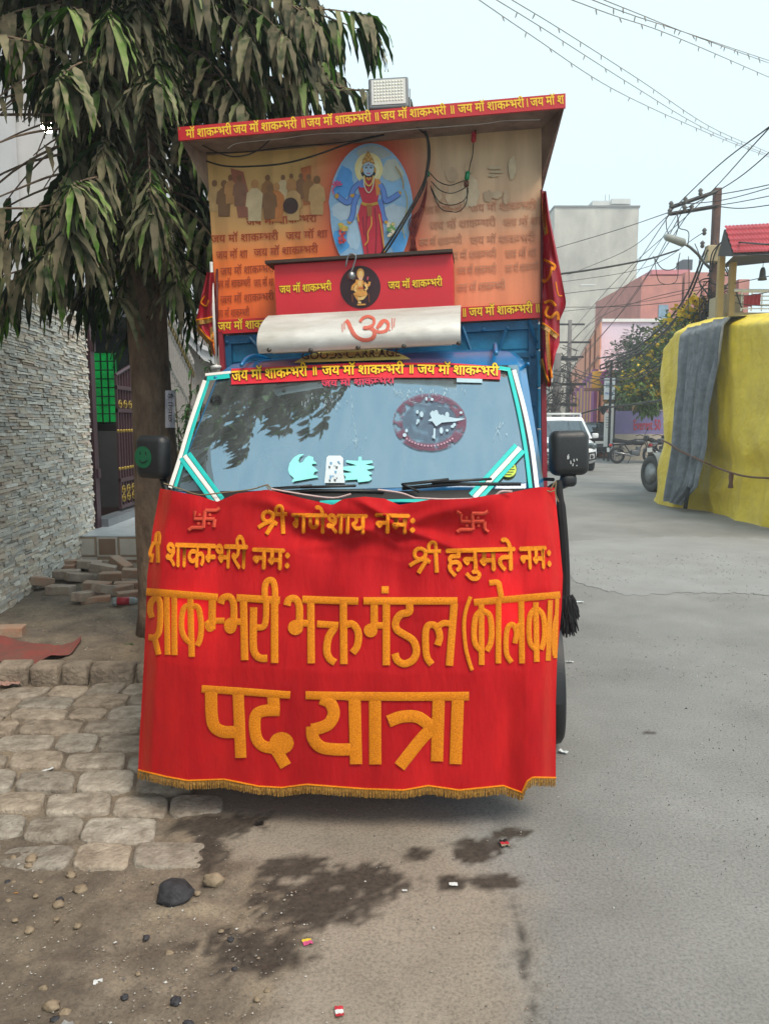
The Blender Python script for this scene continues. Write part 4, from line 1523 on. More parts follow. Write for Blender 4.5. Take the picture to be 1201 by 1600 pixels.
def make_banner():
    o = thing('cloth_banner', 'red velvet banner with orange lettering and gold fringe across the front of the mini truck', 'banner')
    o.matrix_world = TRUCK
    mb = MB()
    rows = []
    NU, NV = 200, 150
    for j in range(NV + 1):
        v = j / NV
        row = []
        for i in range(NU + 1):
            u = i / NU
            py = lerp(775, 1225, v)
            px = py0 = 0
            for _ in range(3):
                px = lerp(interp(B_L, py), interp(B_R, py), u)
                py = lerp(interp(B_T, px), interp(B_B, px), v)
            row.append(tp(px, py, b_y(u, v)))
        rows.append(row)
    mb.grid(rows)
    vm = mat('red_velvet', 'd02024', .8, .22, 2.2, .45, 26, trans=.18, c2='aa111b', spec=.15, stretch=(2.5, 1, .7), dist=.006)
    p = vm.node_tree.nodes['Principled BSDF']
    p.inputs['Sheen Weight'].default_value = .55
    p.inputs['Sheen Roughness'].default_value = .4
    p.inputs['Sheen Tint'].default_value = (1, .28, .12, 1)
    mb.build('cloth', vm, o, smooth=True)
    # gold fringe: a cord and hanging threads
    fb = MB()
    cord = [tp(px, interp(B_B, px), b_y(*[min(1, max(0, q)) for q in b_uv(px, interp(B_B, px))]) - .003) for px in [lerp(216, 868, k / 160) for k in range(161)]]
    fb.tube(cord, .0035, 5, 0)
    k = 0
    px = 216.0
    while px < 868:
        py = interp(B_B, px)
        u, v = b_uv(px, py)
        y = b_y(min(1, max(0, u)), 1) - .002
        ln = 12.5 + 2 * rnd.random()
        lean = 1.5 * nz(px, 0, 0, .06) + rnd.uniform(-.9, .9)
        fb.tube([tp(px, py, y), tp(px + lean * .4, py + ln * .5, y - .002), tp(px + lean, py + ln, y + rnd.uniform(-.003, .003))], [.0026, .003, .0022], 4, 1)
        px += 2.1 + .7 * rnd.random()
    fb.build('fringe', [GOLD, GOLD_FRINGE], o)
    # lettering, line by line
    Z1 = lambda L: [(220 + x / 3.532, 740 + y / 3.532) for x, y in L]
    Z2 = lambda L: [(540 + x / 3.336, 740 + y / 3.336) for x, y in L]
    Z3 = lambda L: [(200 + x / 3.336, 1040 + y / 3.336) for x, y in L]
    Z4 = lambda L: [(540 + x / 3.336, 1040 + y / 3.336) for x, y in L]
    lb = MB()
    s = lambda L, w, sh=False: stroke(lb, L, w * 1.03, bsurf, 0, .004, .0022, 5, sh)
    def blob(x, y, rx, ry, Z):
        q = Z([(x, y)])[0]
        k = {id(Z1): 3.532}.get(id(Z), 3.336)
        for i in range(3):
            f = (1, .75, .4)[i]
            disc(lb, q[0], q[1], rx / k * f, ry / k * f, bsurf, 0, .0075 + .0006 * i, 16)
    W = 11.3
    s(Z1([(30, 652), (130, 660), (280, 672), (425, 684)]), W)
    s(Z1([(62, 795), (52, 760), (55, 715), (78, 688), (102, 700), (108, 760), (106, 830), (98, 880), (75, 905), (42, 903)]), 9.5)
    s(Z1([(78, 915), (98, 1000)]), 9)
    s(Z1([(142, 670), (148, 1000)]), 9); s(Z1([(184, 672), (186, 1002)]), 9)
    s(Z1([(273, 690), (281, 1012)]), 9.6)
    s(Z1([(272, 725), (240, 740), (226, 790), (226, 860), (242, 905), (272, 935)]), 8.6); s(Z1([(284, 730), (316, 740), (330, 800), (333, 860), (326, 915), (310, 950)]), 8.8)
    s(Z1([(394, 690), (392, 860)]), W); s(Z1([(360, 815), (384, 860)]), 9); blob(382, 838, 30, 36, Z1); s(Z1([(395, 812), (462, 812)]), 9)
    s(Z1([(440, 718), (452, 688), (488, 680), (510, 712), (514, 770), (512, 830)]), 10.5); blob(494, 840, 36, 44, Z1); s(Z1([(505, 818), (562, 818)]), 10); s(Z1([(566, 690), (573, 1030)]), W)
    s(Z1([(528, 686), (640, 692), (768, 700)]), W)
    s(Z1([(692, 700), (690, 800), (676, 845), (638, 850)]), 9.5); s(Z1([(622, 738), (620, 940), (634, 1000), (664, 1020), (698, 1020)]), W)
    s(Z1([(738, 700), (738, 1046)]), W); s(Z1([(684, 700), (684, 625), (700, 592), (728, 592), (740, 640), (740, 700)]), 9.5)
    s(Z1([(806, 728), (816, 697), (850, 690), (872, 722), (876, 780), (874, 830)]), 11); blob(853, 850, 42, 42, Z1); s(Z1([(868, 826), (926, 826)]), 10.5); s(Z1([(937, 690), (940, 1048)]), W)
    s(Z1([(890, 694), (1050, 700), (1200, 704)]), W)
    s(Z1([(1117, 700), (1120, 1052)]), W); s(Z1([(972, 830), (1090, 838)]), 10.5); s(Z1([(1070, 850), (1035, 905), (1026, 980), (1042, 1022), (1072, 1044)]), W)
    s(Z1([(1125, 835), (1170, 832), (1200, 880), (1194, 950), (1168, 990)]), 11)
    s(Z2([(93, 664), (340, 664), (582, 664)]), W)
    s(Z2([(148, 676), (148, 800)]), W); blob(130, 818, 36, 36, Z2); s(Z2([(150, 792), (205, 792)]), 10); s(Z2([(211, 676), (211, 1000)]), W)
    s(Z2([(186, 606), (224, 606)]), 11)
    s(Z2([(332, 680), (330, 722), (285, 735), (260, 775), (268, 815), (310, 842), (352, 872), (368, 925), (350, 972), (305, 992), (268, 972), (256, 938)]), W)
    s(Z2([(565, 676), (540, 1002)]), W)
    s(Z2([(478, 895), (490, 850), (474, 800), (440, 788), (418, 815), (416, 900), (424, 960), (448, 995)]), 10.5); s(Z2([(478, 800), (510, 780), (548, 784)]), 9.5)
    s(Z2([(650, 642), (624, 720), (616, 800), (624, 900), (640, 970), (658, 1026)]), 6)
    s(Z2([(668, 672), (890, 652), (1118, 632)]), 10.5)
    s(Z2([(706, 680), (708, 998)]), 9); s(Z2([(702, 715), (676, 750), (668, 830), (676, 890), (704, 922)]), 8.6); s(Z2([(716, 715), (750, 740), (760, 820), (754, 885), (734, 925)]), 8.8)
    s(Z2([(796, 650), (795, 990)]), 8.6); s(Z2([(748, 570), (792, 568), (802, 600), (812, 650)]), 8.6)
    s(Z2([(914, 665), (918, 990)]), 9); s(Z2([(880, 885), (890, 830), (872, 788), (846, 800), (836, 850), (838, 940), (864, 985)]), 8); s(Z2([(884, 805), (914, 782)]), 7.5)
    s(Z2([(990, 670), (995, 982)]), 8.6); s(Z2([(984, 705), (960, 740), (954, 820), (962, 885), (990, 918)]), 8); s(Z2([(1000, 705), (1028, 740), (1036, 820), (1030, 880), (1018, 918)]), 8)
    s(Z2([(1066, 660), (1055, 976)]), 7.6); s(Z2([(1102, 640), (1092, 962)]), 6); s(Z2([(1094, 740), (1084, 800), (1080, 880), (1084, 950)]), 4.5)
    # big words of the last line
    W = 18.6
    s(Z3([(383, 122), (600, 136), (845, 155)]), 11.5)
    s(Z3([(433, 140), (436, 260), (452, 320), (495, 345), (560, 347)]), W); s(Z3([(574, 150), (588, 482)]), 17)
    s(Z3([(757, 165), (760, 240)]), W); s(Z3([(790, 234), (710, 236), (668, 258), (660, 320), (672, 385), (705, 420), (760, 432)]), W * .95); blob(800, 405, 64, 58, Z3); s(Z3([(775, 445), (822, 525)]), 18)
    s(Z3([(925, 155), (1060, 158), (1160, 160)]), 12.5)
    s(Z3([(1005, 172), (1052, 195), (1072, 250), (1045, 305), (985, 330), (955, 335)]), W); s(Z3([(958, 318), (965, 380), (1005, 425), (1080, 438), (1165, 438)]), W)
    s(Z4([(0, 160), (320, 162), (642, 160)]), 13.4)
    s(Z4([(30, 430), (55, 430)]), W * .95); s(Z4([(46, 175), (54, 515)]), W); s(Z4([(152, 180), (154, 516)]), W)
    s(Z4([(222, 292), (290, 268), (370, 268), (430, 305), (475, 330)]), W); s(Z4([(440, 335), (380, 400), (280, 528)]), W); s(Z4([(484, 180), (475, 500)]), W); s(Z4([(584, 180), (572, 515)]), W)
    # small lines
    def shri(x, y, k=1.0):
        q = lambda L: [(x + (a - 385) / 3.336 * k, y + (b - 405) / 3.336 * k) for a, b in L]
        s(q([(385, 388), (412, 402), (412, 430), (385, 446), (360, 432), (362, 402), (385, 388)]), 6)
        s(q([(332, 480), (365, 460), (400, 448), (440, 462)]), 6.2); s(q([(428, 440), (378, 518)]), 6.4); s(q([(468, 405), (474, 516)]), 6.4)
        s(q([(432, 405), (432, 375), (448, 358), (466, 366), (470, 405)]), 5.4); s(q([(412, 406), (496, 404)]), 6)
    shri(418, 803.5, .92)
    shri(655.5, 861.5, 1.0)
    q = Z1
    s(q([(78, 375), (62, 400), (50, 440), (56, 462)]), 5); s(q([(66, 440), (56, 490)]), 5); s(q([(92, 390), (94, 492)]), 6); s(q([(80, 385), (84, 340), (98, 326), (104, 350), (100, 385)]), 5); s(q([(60, 384), (108, 386)]), 5)
    put_text(lb, 'गणेशाय', (456, 832), (572, 834), 29, bsurf, 0, .030, .018)
    put_text(lb, 'नमः', (586, 832), (650, 834), 29, bsurf, 0, .030, .018)
    put_text(lb, 'शाक~भरी', (258, 884), (385, 888), 35, bsurf, 0, .028, .010)
    put_text(lb, 'नमः', (394, 888), (454, 890), 31, bsurf, 0, .030, .010)
    put_text(lb, 'हनुमते', (698, 893), (804, 890), 34, bsurf, 0, .028, .010)
    put_text(lb, 'नमः', (813, 889), (863, 887), 33, bsurf, 0, .030, .010)
    lb.build('lettering', GOLD, o, smooth=True)
    # red appliqué emblems in the upper corners
    eb = MB()
    e = lambda L, w: stroke(eb, L, w, bsurf, 0, .004, .006, 5, True)
    def emblem(cx, cy, h, w, tail, skew):
        a, b = w / 2, h / 2
        P = lambda *L: [(cx + x * a + y * skew * b, cy + y * b) for x, y in L]
        e(P((-.95, -.95), (-.95, .0), (1.0, .0)), 6); e(P((1.0, .0), (1.0, .95)), 6)
        e(P((.0, -1.0), (.0, 1.0)), 6); e(P((.0, -1.0), (1.05, -1.0), (1.35, -1.3)), 6); e(P((.0, 1.0), (-1.05, 1.0), (-1.35, 1.3)), 6)
        if tail:
            e(P((1.0, .95), (1.3, 1.3)), 5); e(P((-.95, -.95), (-1.3, -1.25)), 5)
        for x, y in ((-.48, -.5), (.5, -.5), (-.48, .5), (.5, .5)):
            disc(eb, cx + x * a + y * skew * b, cy + y * b, 2.4, 2.4, bsurf, 0, .006, 8)
    emblem(319, 811, 27, 33, False, -.12)
    emblem(738, 815, 25, 37, True, .05)
    eb.build('emblem', RED_CHENILLE, o, smooth=True)
    # string through the top hem
    sb = MB()
    for P in ([(256, 755), (285, 765), (312, 773), (345, 770), (390, 765), (418, 757)], [(418, 757), (428, 768), (432, 777)], [(416, 758), (424, 770), (428, 776)], [(860, 764), (868, 752), (867, 770), (872, 784)], [(846, 762), (858, 768), (866, 766)]):
        sb.tube([tp(x, y, .25 + .085 * abs((x - 560) / 310) ** 2.2 - .015) for x, y in smooth_path(P, 4)], .0028, 5, 0)
    for P in ([(424, 764), (470, 772), (520, 778), (548, 772)], [(590, 765), (625, 770), (648, 778)], [(648, 778), (700, 780), (765, 777), (782, 768), (800, 768)]):
        sb.tube([tp(x, y, .20) for x, y in smooth_path(P, 4)], .004, 5, 1)
    sb.build('string', [mat('jute_string', '8d7a5c', .9, .3, 90), mat('pale_pink_string', 'cdb2ae', .8, .3, 90)], o)


make_banner()


def make_tassel():
    # a long black yarn tassel hanging from the right-hand mirror, its bushy end showing beside the banner
    mb = MB()
    base = [tp(872, 752, .40), tp(877, 800, .34), tp(881, 850, .30), tp(883, 900, .28), tp(883, 940, .26)]
    mb.tube(smooth_path(base, 5), [.014] * 4 + [.018] * 17, 8)
    c = tp(884, 950, .26)
    for k in range(260):
        a, t = rnd.random() * 6.28, rnd.random()
        r = .034 * (1 - .3 * abs(t - .4)) * rnd.uniform(.3, 1)
        p = c + Vector((r * math.cos(a), r * math.sin(a), .055 - .12 * t))
        d = Vector((math.cos(a) * .018, math.sin(a) * .018, -.03))
        mb.tube([p, p + d * .6, p + d + Vector((0, 0, -.012))], [.004, .004, .002], 4)
    mb.lathe([(.001, .06), (.03, .04), (.036, 0), (.03, -.05), (.012, -.075)], 12, mat=Matrix.Translation(c))
    o = mb.build('yarn_tassel', mat('black_yarn', '121114', .9, .3, 60), smooth=False)
    o.matrix_world = TRUCK
    tag(o, 'long black yarn tassel hanging below the mirror beside the red banner', 'tassel')


make_tassel()


def make_flag(name, label, left, right, depth, hems, letters, pole):
    """a hanging silk flag between two traced edges, folded in depth"""
    o = thing(name, label, 'flag')
    o.matrix_world = TRUCK
    def surf(px, py, off=0.0):
        l_, r_ = interp(left, py), interp(right, py)
        u = (px - l_) / max(1, r_ - l_)
        y = depth + .045 * math.sin(u * 5.5 + py * .018) + .02 * math.sin(u * 11 - py * .03)
        return tp(px, py, y - off)
    y0, y1 = left[0][0], left[-1][0]
    mb = MB()
    mb.grid([[surf(lerp(interp(left, py), interp(right, py), k / 16), py) for k in range(17)] for py in [lerp(y0, y1, j / 60) for j in range(61)]])
    mb.build('silk', mat('crimson_silk_' + name, 'b3122a', .5, .25, 6, .1, 90, trans=.15, c2='8c0d22'), o, smooth=True)
    fb = MB()
    for L in hems:
        P = smooth_path(L, 6)
        fb.tube([surf(p.x, p.y, .006) for p in P], .005, 5, 0)
        for i in range(len(P) - 1):
            for q in range(3):
                a = P[i].lerp(P[i + 1], q / 3)
                d = (P[i + 1] - P[i]).normalized()
                e = a + Vector((-d.y, d.x)) * 4.5 + Vector((0, 3))
                fb.tube([surf(a.x, a.y, .006), surf(e.x, e.y, .009)], .0025, 4, 1)
    fb.build('fringe', [GOLD, GOLD_FRINGE], o)
    if letters:
        lb = MB()
        for L, w in letters:
            stroke(lb, L, w, surf, 0, .006, .004)
        lb.build('lettering', GOLD, o, smooth=True)
    pb = MB()
    pb.tube([tp(x, y, depth + .03) for x, y in pole], .007, 8)
    pb.build('pole', MAROON, o, smooth=True)


make_flag('red_flag', 'crimson gold-lettered flag hanging at the right edge of the orange poster', [(298, 847), (400, 847), (480, 847), (560, 847), (604, 856)], [(298, 853), (340, 859), (400, 871), (470, 884), (480, 883), (500, 874), (536, 874), (552, 868), (580, 862), (604, 860)], 1.40,
          [[(850, 300), (852, 340), (855, 365)], [(848, 505), (858, 512), (872, 524)], [(856, 515), (858, 550), (862, 590)], [(847, 560), (853, 585), (858, 600)]],
          [([(849, 405), (866, 414), (864, 422)], 4), ([(862, 416), (858, 432), (850, 440), (848, 436)], 4), ([(850, 473), (860, 470), (868, 478)], 4.5), ([(856, 478), (852, 490), (860, 496), (870, 488), (872, 500)], 4.5), ([(868, 440), (872, 460), (878, 462)], 2)], [(846, 296), (846, 600)])
make_flag('red_flag', 'short crimson fringed flag between the tree and the orange poster', [(425, 323), (470, 313), (500, 306), (515, 312), (535, 330), (556, 334)], [(425, 334), (470, 338), (500, 338), (515, 338), (535, 338), (556, 338)], 1.41,
          [[(307, 500), (320, 498), (334, 494)], [(310, 510), (322, 524), (334, 536)], [(333, 510), (333, 535), (335, 552)]], [([(320, 462), (314, 472), (322, 478), (326, 468)], 2.5)], [(339, 420), (339, 556)])


def make_floodlight():
    o = thing('floodlight', 'grey LED floodlight standing on the edge of the poster cabin roof', 'floodlight')
    o.matrix_world = TRUCK
    mt = Matrix.Translation(tp(607, 146, 1.26)) @ Matrix.Rotation(R(4), 4, 'Z') @ Matrix.Rotation(R(-8), 4, 'X')
    hw, hh = .098, .076
    mb = MB()
    mb.rbox((-hw, -.012, -hh), (hw, .03, hh), .008, mat=mt)
    for k in range(9):
        mb.box((-hw + .02 + k * .018, .03, -hh + .02), (-hw + .024 + k * .018, .05, hh - .02), mat=mt)
    mb.build('housing', mat('floodlight_grey', '6d7174', .45, .15, 20), o, smooth=False)
    lb = MB()
    lb.box((-hw + .014, -.015, -hh + .016), (hw - .014, -.0125, hh - .012), mat=mt)
    lb.build('lens', mat('frosted_lens', 'c9c8c4', .3, .08, 30), o)
    db = MB()
    for i in range(10):
        for j in range(7):
            c = mt @ Matrix.Translation((-.066 + i * .0147, -.0155, -.04 + j * .0155)) @ Matrix.Rotation(R(90), 4, 'X')
            db.lathe([(.0052, 0), (.004, .003), (.001, .004)], 8, mat=c)
    db.build('diode', mat('led_chip', 'e6e4d4', .3, .1, 30), o)
    bb = MB()
    for s in (-1, 1):
        bb.box((s * (hw + .006) - .003, .0, -hh - .006), (s * (hw + .006) + .003, .025, .02), mat=mt)
    bb.box((-hw - .006, .0, -hh - .012), (hw + .006, .025, -hh - .007), mat=mt)
    bb.build('bracket', STEEL, o)


make_floodlight()


def make_cables():
    def cab(pts, y, r=.004, m=WIRE, n=5):
        mb = MB()
        P = smooth_path([(a, b) for a, b in pts], n)
        mb.tube([tp(p.x, p.y, y + .01 * math.sin(i * .6)) for i, p in enumerate(P)], r, 6)
        return mb
    z5 = lambda L: [(270 + x / 3.64, 140 + y / 3.64) for x, y in L]
    z6 = lambda L: [(580 + x / 3.64, 140 + y / 3.64) for x, y in L]
    o = thing('cable_bundle', 'black electric cables looping across the orange poster under the roof edge', 'cables')
    o.matrix_world = TRUCK
    allb = MB()
    for L, y, r in ((z5([(165, 312), (250, 355), (360, 380), (480, 345), (580, 250), (640, 175), (700, 150)]), 1.30, .0035),
                    (z5([(190, 360), (420, 352), (650, 325), (900, 305), (1050, 285), (1201, 250)]), 1.38, .0035),
                    (z5([(190, 405), (290, 432), (420, 436), (620, 420), (800, 375), (1000, 305), (1201, 255)]), 1.36, .0045),
                    (z6([(0, 255), (120, 212), (220, 204), (285, 215), (315, 260), (325, 340), (318, 430), (300, 520), (240, 640), (150, 790), (55, 935)]), 1.36, .0055),
                    (z6([(0, 262), (130, 225), (230, 208), (300, 232), (325, 290), (332, 370), (322, 450), (296, 560), (220, 700), (130, 850), (70, 940)]), 1.37, .005),
                    (z6([(200, 90), (210, 140), (235, 180), (260, 215), (310, 260), (322, 340), (318, 470)]), 1.30, .004)):
        P = smooth_path(L, 6)
        allb.tube([tp(p.x, p.y, y + .008 * math.sin(i * .45)) for i, p in enumerate(P)], r, 6)
    allb.build('cable', WIRE, o, smooth=True)
    tb = MB()
    for L in ([(330, 470), (380, 520), (440, 542), (490, 530), (535, 512)], [(340, 520), (390, 570), (450, 588), (510, 570), (545, 545)], [(335, 545), (380, 630), (440, 655), (510, 640), (545, 600), (547, 550)], [(338, 560), (390, 670), (450, 692), (500, 690), (540, 640), (545, 550)], [(580, 300), (575, 370), (562, 420), (555, 460)], [(590, 240), (595, 190), (590, 170)]):
        P = smooth_path(z6(L), 5)
        tb.tube([tp(p.x, p.y, 1.40 + .006 * math.sin(i)) for i, p in enumerate(P)], .0026, 5)
    tb.build('thin_lead', WIRE, o, smooth=True)
    cr = MB()
    for k in range(13):
        x = 240 + 6 * k
        L = [(318 - k, 520 + 6 * k), (300 - 2 * k + 8 * math.sin(k), 640 + 4 * k), (262 - 3.2 * k + 18 * math.sin(k * 2.1), 760), (215 + 4 * k, 930)]
        P = smooth_path(z6(L), 5)
        cr.tube([tp(p.x, p.y, 1.425 + .005 * math.sin(i + k)) for i, p in enumerate(P)], .0022, 4)
    cr.build('red_lead', mat('red_wire', '7a2a26', .6, .3, 30), o, smooth=True)
    wt = MB()
    for L, y in (([(310, 335), (360, 305), (480, 290), (640, 275), (830, 250), (1201, 240)], 1.24),):
        P = smooth_path(z5(L), 4)
        wt.tube([tp(p.x, p.y, y) for p in P], .002, 5)
    P = smooth_path(z6([(0, 245), (250, 222), (420, 210), (640, 192), (760, 175), (960, 170)]), 4)
    wt.tube([tp(p.x, p.y, 1.24) for p in P], .002, 5)
    wt.build('white_lead', mat('white_wire', 'b5b2ac', .6), o, smooth=True)
    for (x0, y0, x1, y1, h) in ((583, 235, 580, 300, 'a8182a'), (550, 462, 541, 515, '0c7a4c'), (541, 518, 540, 552, '5c3322'), (319, 460, 318, 495, '1a6a48')):
        cb_ = MB()
        a, b = z6([(x0, y0)])[0], z6([(x1, y1)])[0]
        pa, pb_ = tp(a[0], a[1], 1.39), tp(b[0], b[1], 1.39)
        cb_.tube([pa, pa.lerp(pb_, .15), pa.lerp(pb_, .85), pb_], [.006, .013, .013, .006], 10)
        cb_.build('connector', mat('connector_' + h, h, .4, .1), o, smooth=True)


make_cables()

# ------------------------------------------------------------------ left side: tree, stone wall, gate, house
def gz(x, y):
    z = zground(x, y)
    if y > 4.42 and x < -1.0:
        z += (.085 * sstep(4.42, 4.5, y) + .05 * sstep(5.0, 7.0, y)) * sstep(-1.0, -1.3, x)
    return z


TX, TY = -1.54, 5.25


def in_truck(p):
    q = TRUCK_INV @ p
    return -1.0 < q.x < 1.0 and q.y > 1.02 and q.z < 3.06 or (abs(q.x) < .86 and q.z < 2.1 and q.y > -.1)


def leaf(mb, b, d, nrm, L, w, droop, c, ph):
    """a long wavy-edged drooping leaf"""
    N = 7
    rows = []
    side = d.cross(nrm)
    side = side.normalized() if side.length > 1e-4 else Vector((1, 0, 0))
    p = b.copy()
    dd = d.normalized()
    for i in range(N + 1):
        s = i / N
        hw = w * (math.sin(math.pi * min(1, .06 + s * .94) ** .72) ** .8) * (1 - .25 * s)
        if i == N:
            hw = .0008
        up = side.cross(dd).normalized()
        wav = .16 * w * (1 if i % 2 else -1)
        rows.append((p - side * (hw + wav * .5) + up * (wav + .25 * hw), p - up * .0, p + side * (hw - wav * .5) + up * (-wav + .25 * hw)))
        dd = (dd + Vector((0, 0, -1)) * droop / N).normalized()
        p = p + dd * (L / N)
    mb.grid(rows, 0, c)


def make_tree():
    o = thing('ashoka_tree', 'drooping dusty leaved tree with a bare brown trunk standing left of the mini truck', 'tree', (TX, TY, gz(TX, TY)))
    loc = Vector(o.location)
    tb = MB()
    pts, rs = [], []
    for i in range(40):
        z = loc.z - .05 + i * .19
        t = i / 39
        pts.append((TX - .05 * math.sin(t * 4) + .02 * nz(z, 0, 0, 1.1), TY + .04 * math.sin(t * 3), z))
        rs.append((.155 + .05 * math.exp(-i * .9)) * (1 - .55 * t) + .008 * nz(z, 1, 1, 2))
    tb.tube(pts, rs, 18)
    # flakes and knots
    bark = mat('bark', '8d7763', .9, .5, 9, 1.0, 22, c2='5a4a3d', stretch=(1, 1, .45), dist=.03)
    tb.build('trunk', bark, o, smooth=True, loc=loc)
    br = MB()
    lv = MB()
    r2 = random.Random(21)
    def branch(az, z0, ln, slope, dens=1.0, lmin=.23, lmax=.37, curve=.35):
        p = Vector((TX, TY, z0))
        d = Vector((math.cos(az), math.sin(az), slope)).normalized()
        n = max(6, int(ln / .05))
        P = [p.copy()]
        side_az = az
        for i in range(n):
            t = (i + 1) / n
            d = (d + Vector((0, 0, -curve / n)) + Vector((r2.uniform(-.04, .04), r2.uniform(-.04, .04), r2.uniform(-.02, .02)))).normalized()
            p = p + d * (ln / n)
            P.append(p.copy())
        if any(in_truck(q) for q in P[::3]):
            return
        br.tube(P[::2] + [P[-1]], [lerp(.012, .003, i / max(1, len(P[::2]))) for i in range(len(P[::2]) + 1)], 5)
        k = 0
        for i in range(int(n * .25), n + 1):
            q = P[i]
            if r2.random() > dens:
                continue
            dirn = (P[i] - P[max(0, i - 1)]).normalized()
            sd = dirn.cross(Vector((0, 0, 1))).normalized()
            tip = i >= n - 2
            for s in ((1, -1, 0, .5, -.5) if tip else ((1,) if k % 2 else (-1,))):
                dl = (sd * s * r2.uniform(.55, 1.0) + dirn * r2.uniform(.25, .7) + Vector((0, 0, r2.uniform(-.5, .12)))).normalized()
                L = r2.uniform(lmin, lmax)
                if in_truck(q + dl * L * .5 + Vector((0, 0, -L * .6))) or in_truck(q + dl * L * .5):
                    continue
                if any(math.hypot((gx - 25) / 66, (gy - 268) / 60) < 1 + .12 * r2.random() or math.hypot((gx - 8) / 44, (gy - 180) / 20) < 1 for gx, gy in (proj(q), proj(q + dl * L * .4 + Vector((0, 0, -L * .3))), proj(q + dl * L * .4 + Vector((0, 0, -L * .75))))) and r2.random() < .97:
                    continue
                # fresh green, dark green, and how much road dust lies on it
                v = r2.random()
                c = (r2.uniform(.7, 1.2), r2.random(), 0)
                nrm = (Vector((0, 0, 1)) + Vector((r2.uniform(-.3, .3), r2.uniform(-.3, .3), 0))).normalized()
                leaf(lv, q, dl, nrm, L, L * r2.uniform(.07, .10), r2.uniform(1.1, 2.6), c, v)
            k += 1
    for i in range(380):
        t = i / 379
        z0 = lerp(2.62, 6.6, t ** .9)
        az = i * 2.39996 + r2.uniform(-.3, .3)
        ln = r2.uniform(.75, 1.5) * (1 if z0 < 5 else .8)
        if z0 < 3.0:
            ln *= .85
        branch(az, z0, ln, r2.uniform(-.15, .35), .95, curve=r2.uniform(.6, 1.5))
    # the long sprays that stand out of the outline in the photograph
    for az, z0, ln, sl, cu in ((-.10, 3.62, 1.65, .02, .1), (-.16, 3.70, 1.5, .06, .25), (.05, 4.25, 1.5, .1, .4), (-.25, 4.0, 1.5, .15, .5),
                               (3.45, 2.72, 1.9, .06, .2), (3.62, 2.62, 1.7, .05, .3), (3.5, 3.42, 2.0, .1, .25), (3.9, 3.6, 1.8, .2, .5), (4.1, 2.75, 1.4, .1, .5), (4.5, 2.6, 1.2, .1, .5), (5.2, 2.75, 1.1, .05, .4),
                               (4.75, 2.95, 1.4, .1, .6), (5.0, 3.4, 1.5, .1, .6), (4.3, 3.6, 1.6, .1, .6), (3.8, 2.6, 1.2, .0, .5), (5.4, 2.6, .7, 0, .6), (3.0, 2.6, 1.2, 0, .5)):
        branch(az, z0, ln, sl, 1.0, .22, .32, cu)
    br.build('branch', bark, o, smooth=True, loc=loc)
    m = bpy.data.materials.new('ashoka_leaf')
    m.use_nodes = True
    nt, l = m.node_tree.nodes, m.node_tree.links
    p = nt['Principled BSDF']
    at = nt.new('ShaderNodeAttribute')
    at.attribute_name = 'Col'
    sp = nt.new('ShaderNodeSeparateColor')
    l.new(at.outputs['Color'], sp.inputs[0])
    def ramp(fac, els):
        r = nt.new('ShaderNodeValToRGB')
        e = r.color_ramp.elements
        while len(e) < len(els):
            e.new(.5)
        for q, (pos, c) in zip(e, els):
            q.position = pos
            q.color = lin(c)
        l.new(fac, r.inputs[0])
        return r.outputs[0]
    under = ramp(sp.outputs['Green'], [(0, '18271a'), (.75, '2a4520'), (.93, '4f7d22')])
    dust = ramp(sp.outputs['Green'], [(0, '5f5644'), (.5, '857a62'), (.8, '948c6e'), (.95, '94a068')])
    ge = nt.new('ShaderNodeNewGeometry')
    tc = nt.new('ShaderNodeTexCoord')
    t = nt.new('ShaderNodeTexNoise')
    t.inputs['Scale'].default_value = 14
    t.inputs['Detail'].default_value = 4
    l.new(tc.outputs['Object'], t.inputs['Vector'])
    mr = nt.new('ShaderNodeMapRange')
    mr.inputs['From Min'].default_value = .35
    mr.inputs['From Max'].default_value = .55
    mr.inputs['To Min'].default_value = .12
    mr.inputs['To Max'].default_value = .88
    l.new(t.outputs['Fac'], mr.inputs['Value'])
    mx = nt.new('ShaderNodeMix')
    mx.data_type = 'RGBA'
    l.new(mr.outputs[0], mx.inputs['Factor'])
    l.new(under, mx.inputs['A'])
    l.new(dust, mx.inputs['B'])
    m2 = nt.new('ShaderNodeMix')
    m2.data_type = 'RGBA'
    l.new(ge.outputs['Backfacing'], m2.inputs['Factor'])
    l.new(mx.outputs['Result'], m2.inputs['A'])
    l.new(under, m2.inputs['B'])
    l.new(m2.outputs['Result'], p.inputs['Base Color'])
    p.inputs['Roughness'].default_value = .75
    p.inputs['Specular IOR Level'].default_value = .25
    tr = nt.new('ShaderNodeBsdfTranslucent')
    l.new(under, tr.inputs['Color'])
    ms = nt.new('ShaderNodeMixShader')
    ms.inputs[0].default_value = .2
    l.new(p.outputs[0], ms.inputs[1])
    l.new(tr.outputs[0], ms.inputs[2])
    l.new(ms.outputs[0], nt['Material Output'].inputs['Surface'])
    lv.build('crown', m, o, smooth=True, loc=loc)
    return len(lv.f)


make_tree()


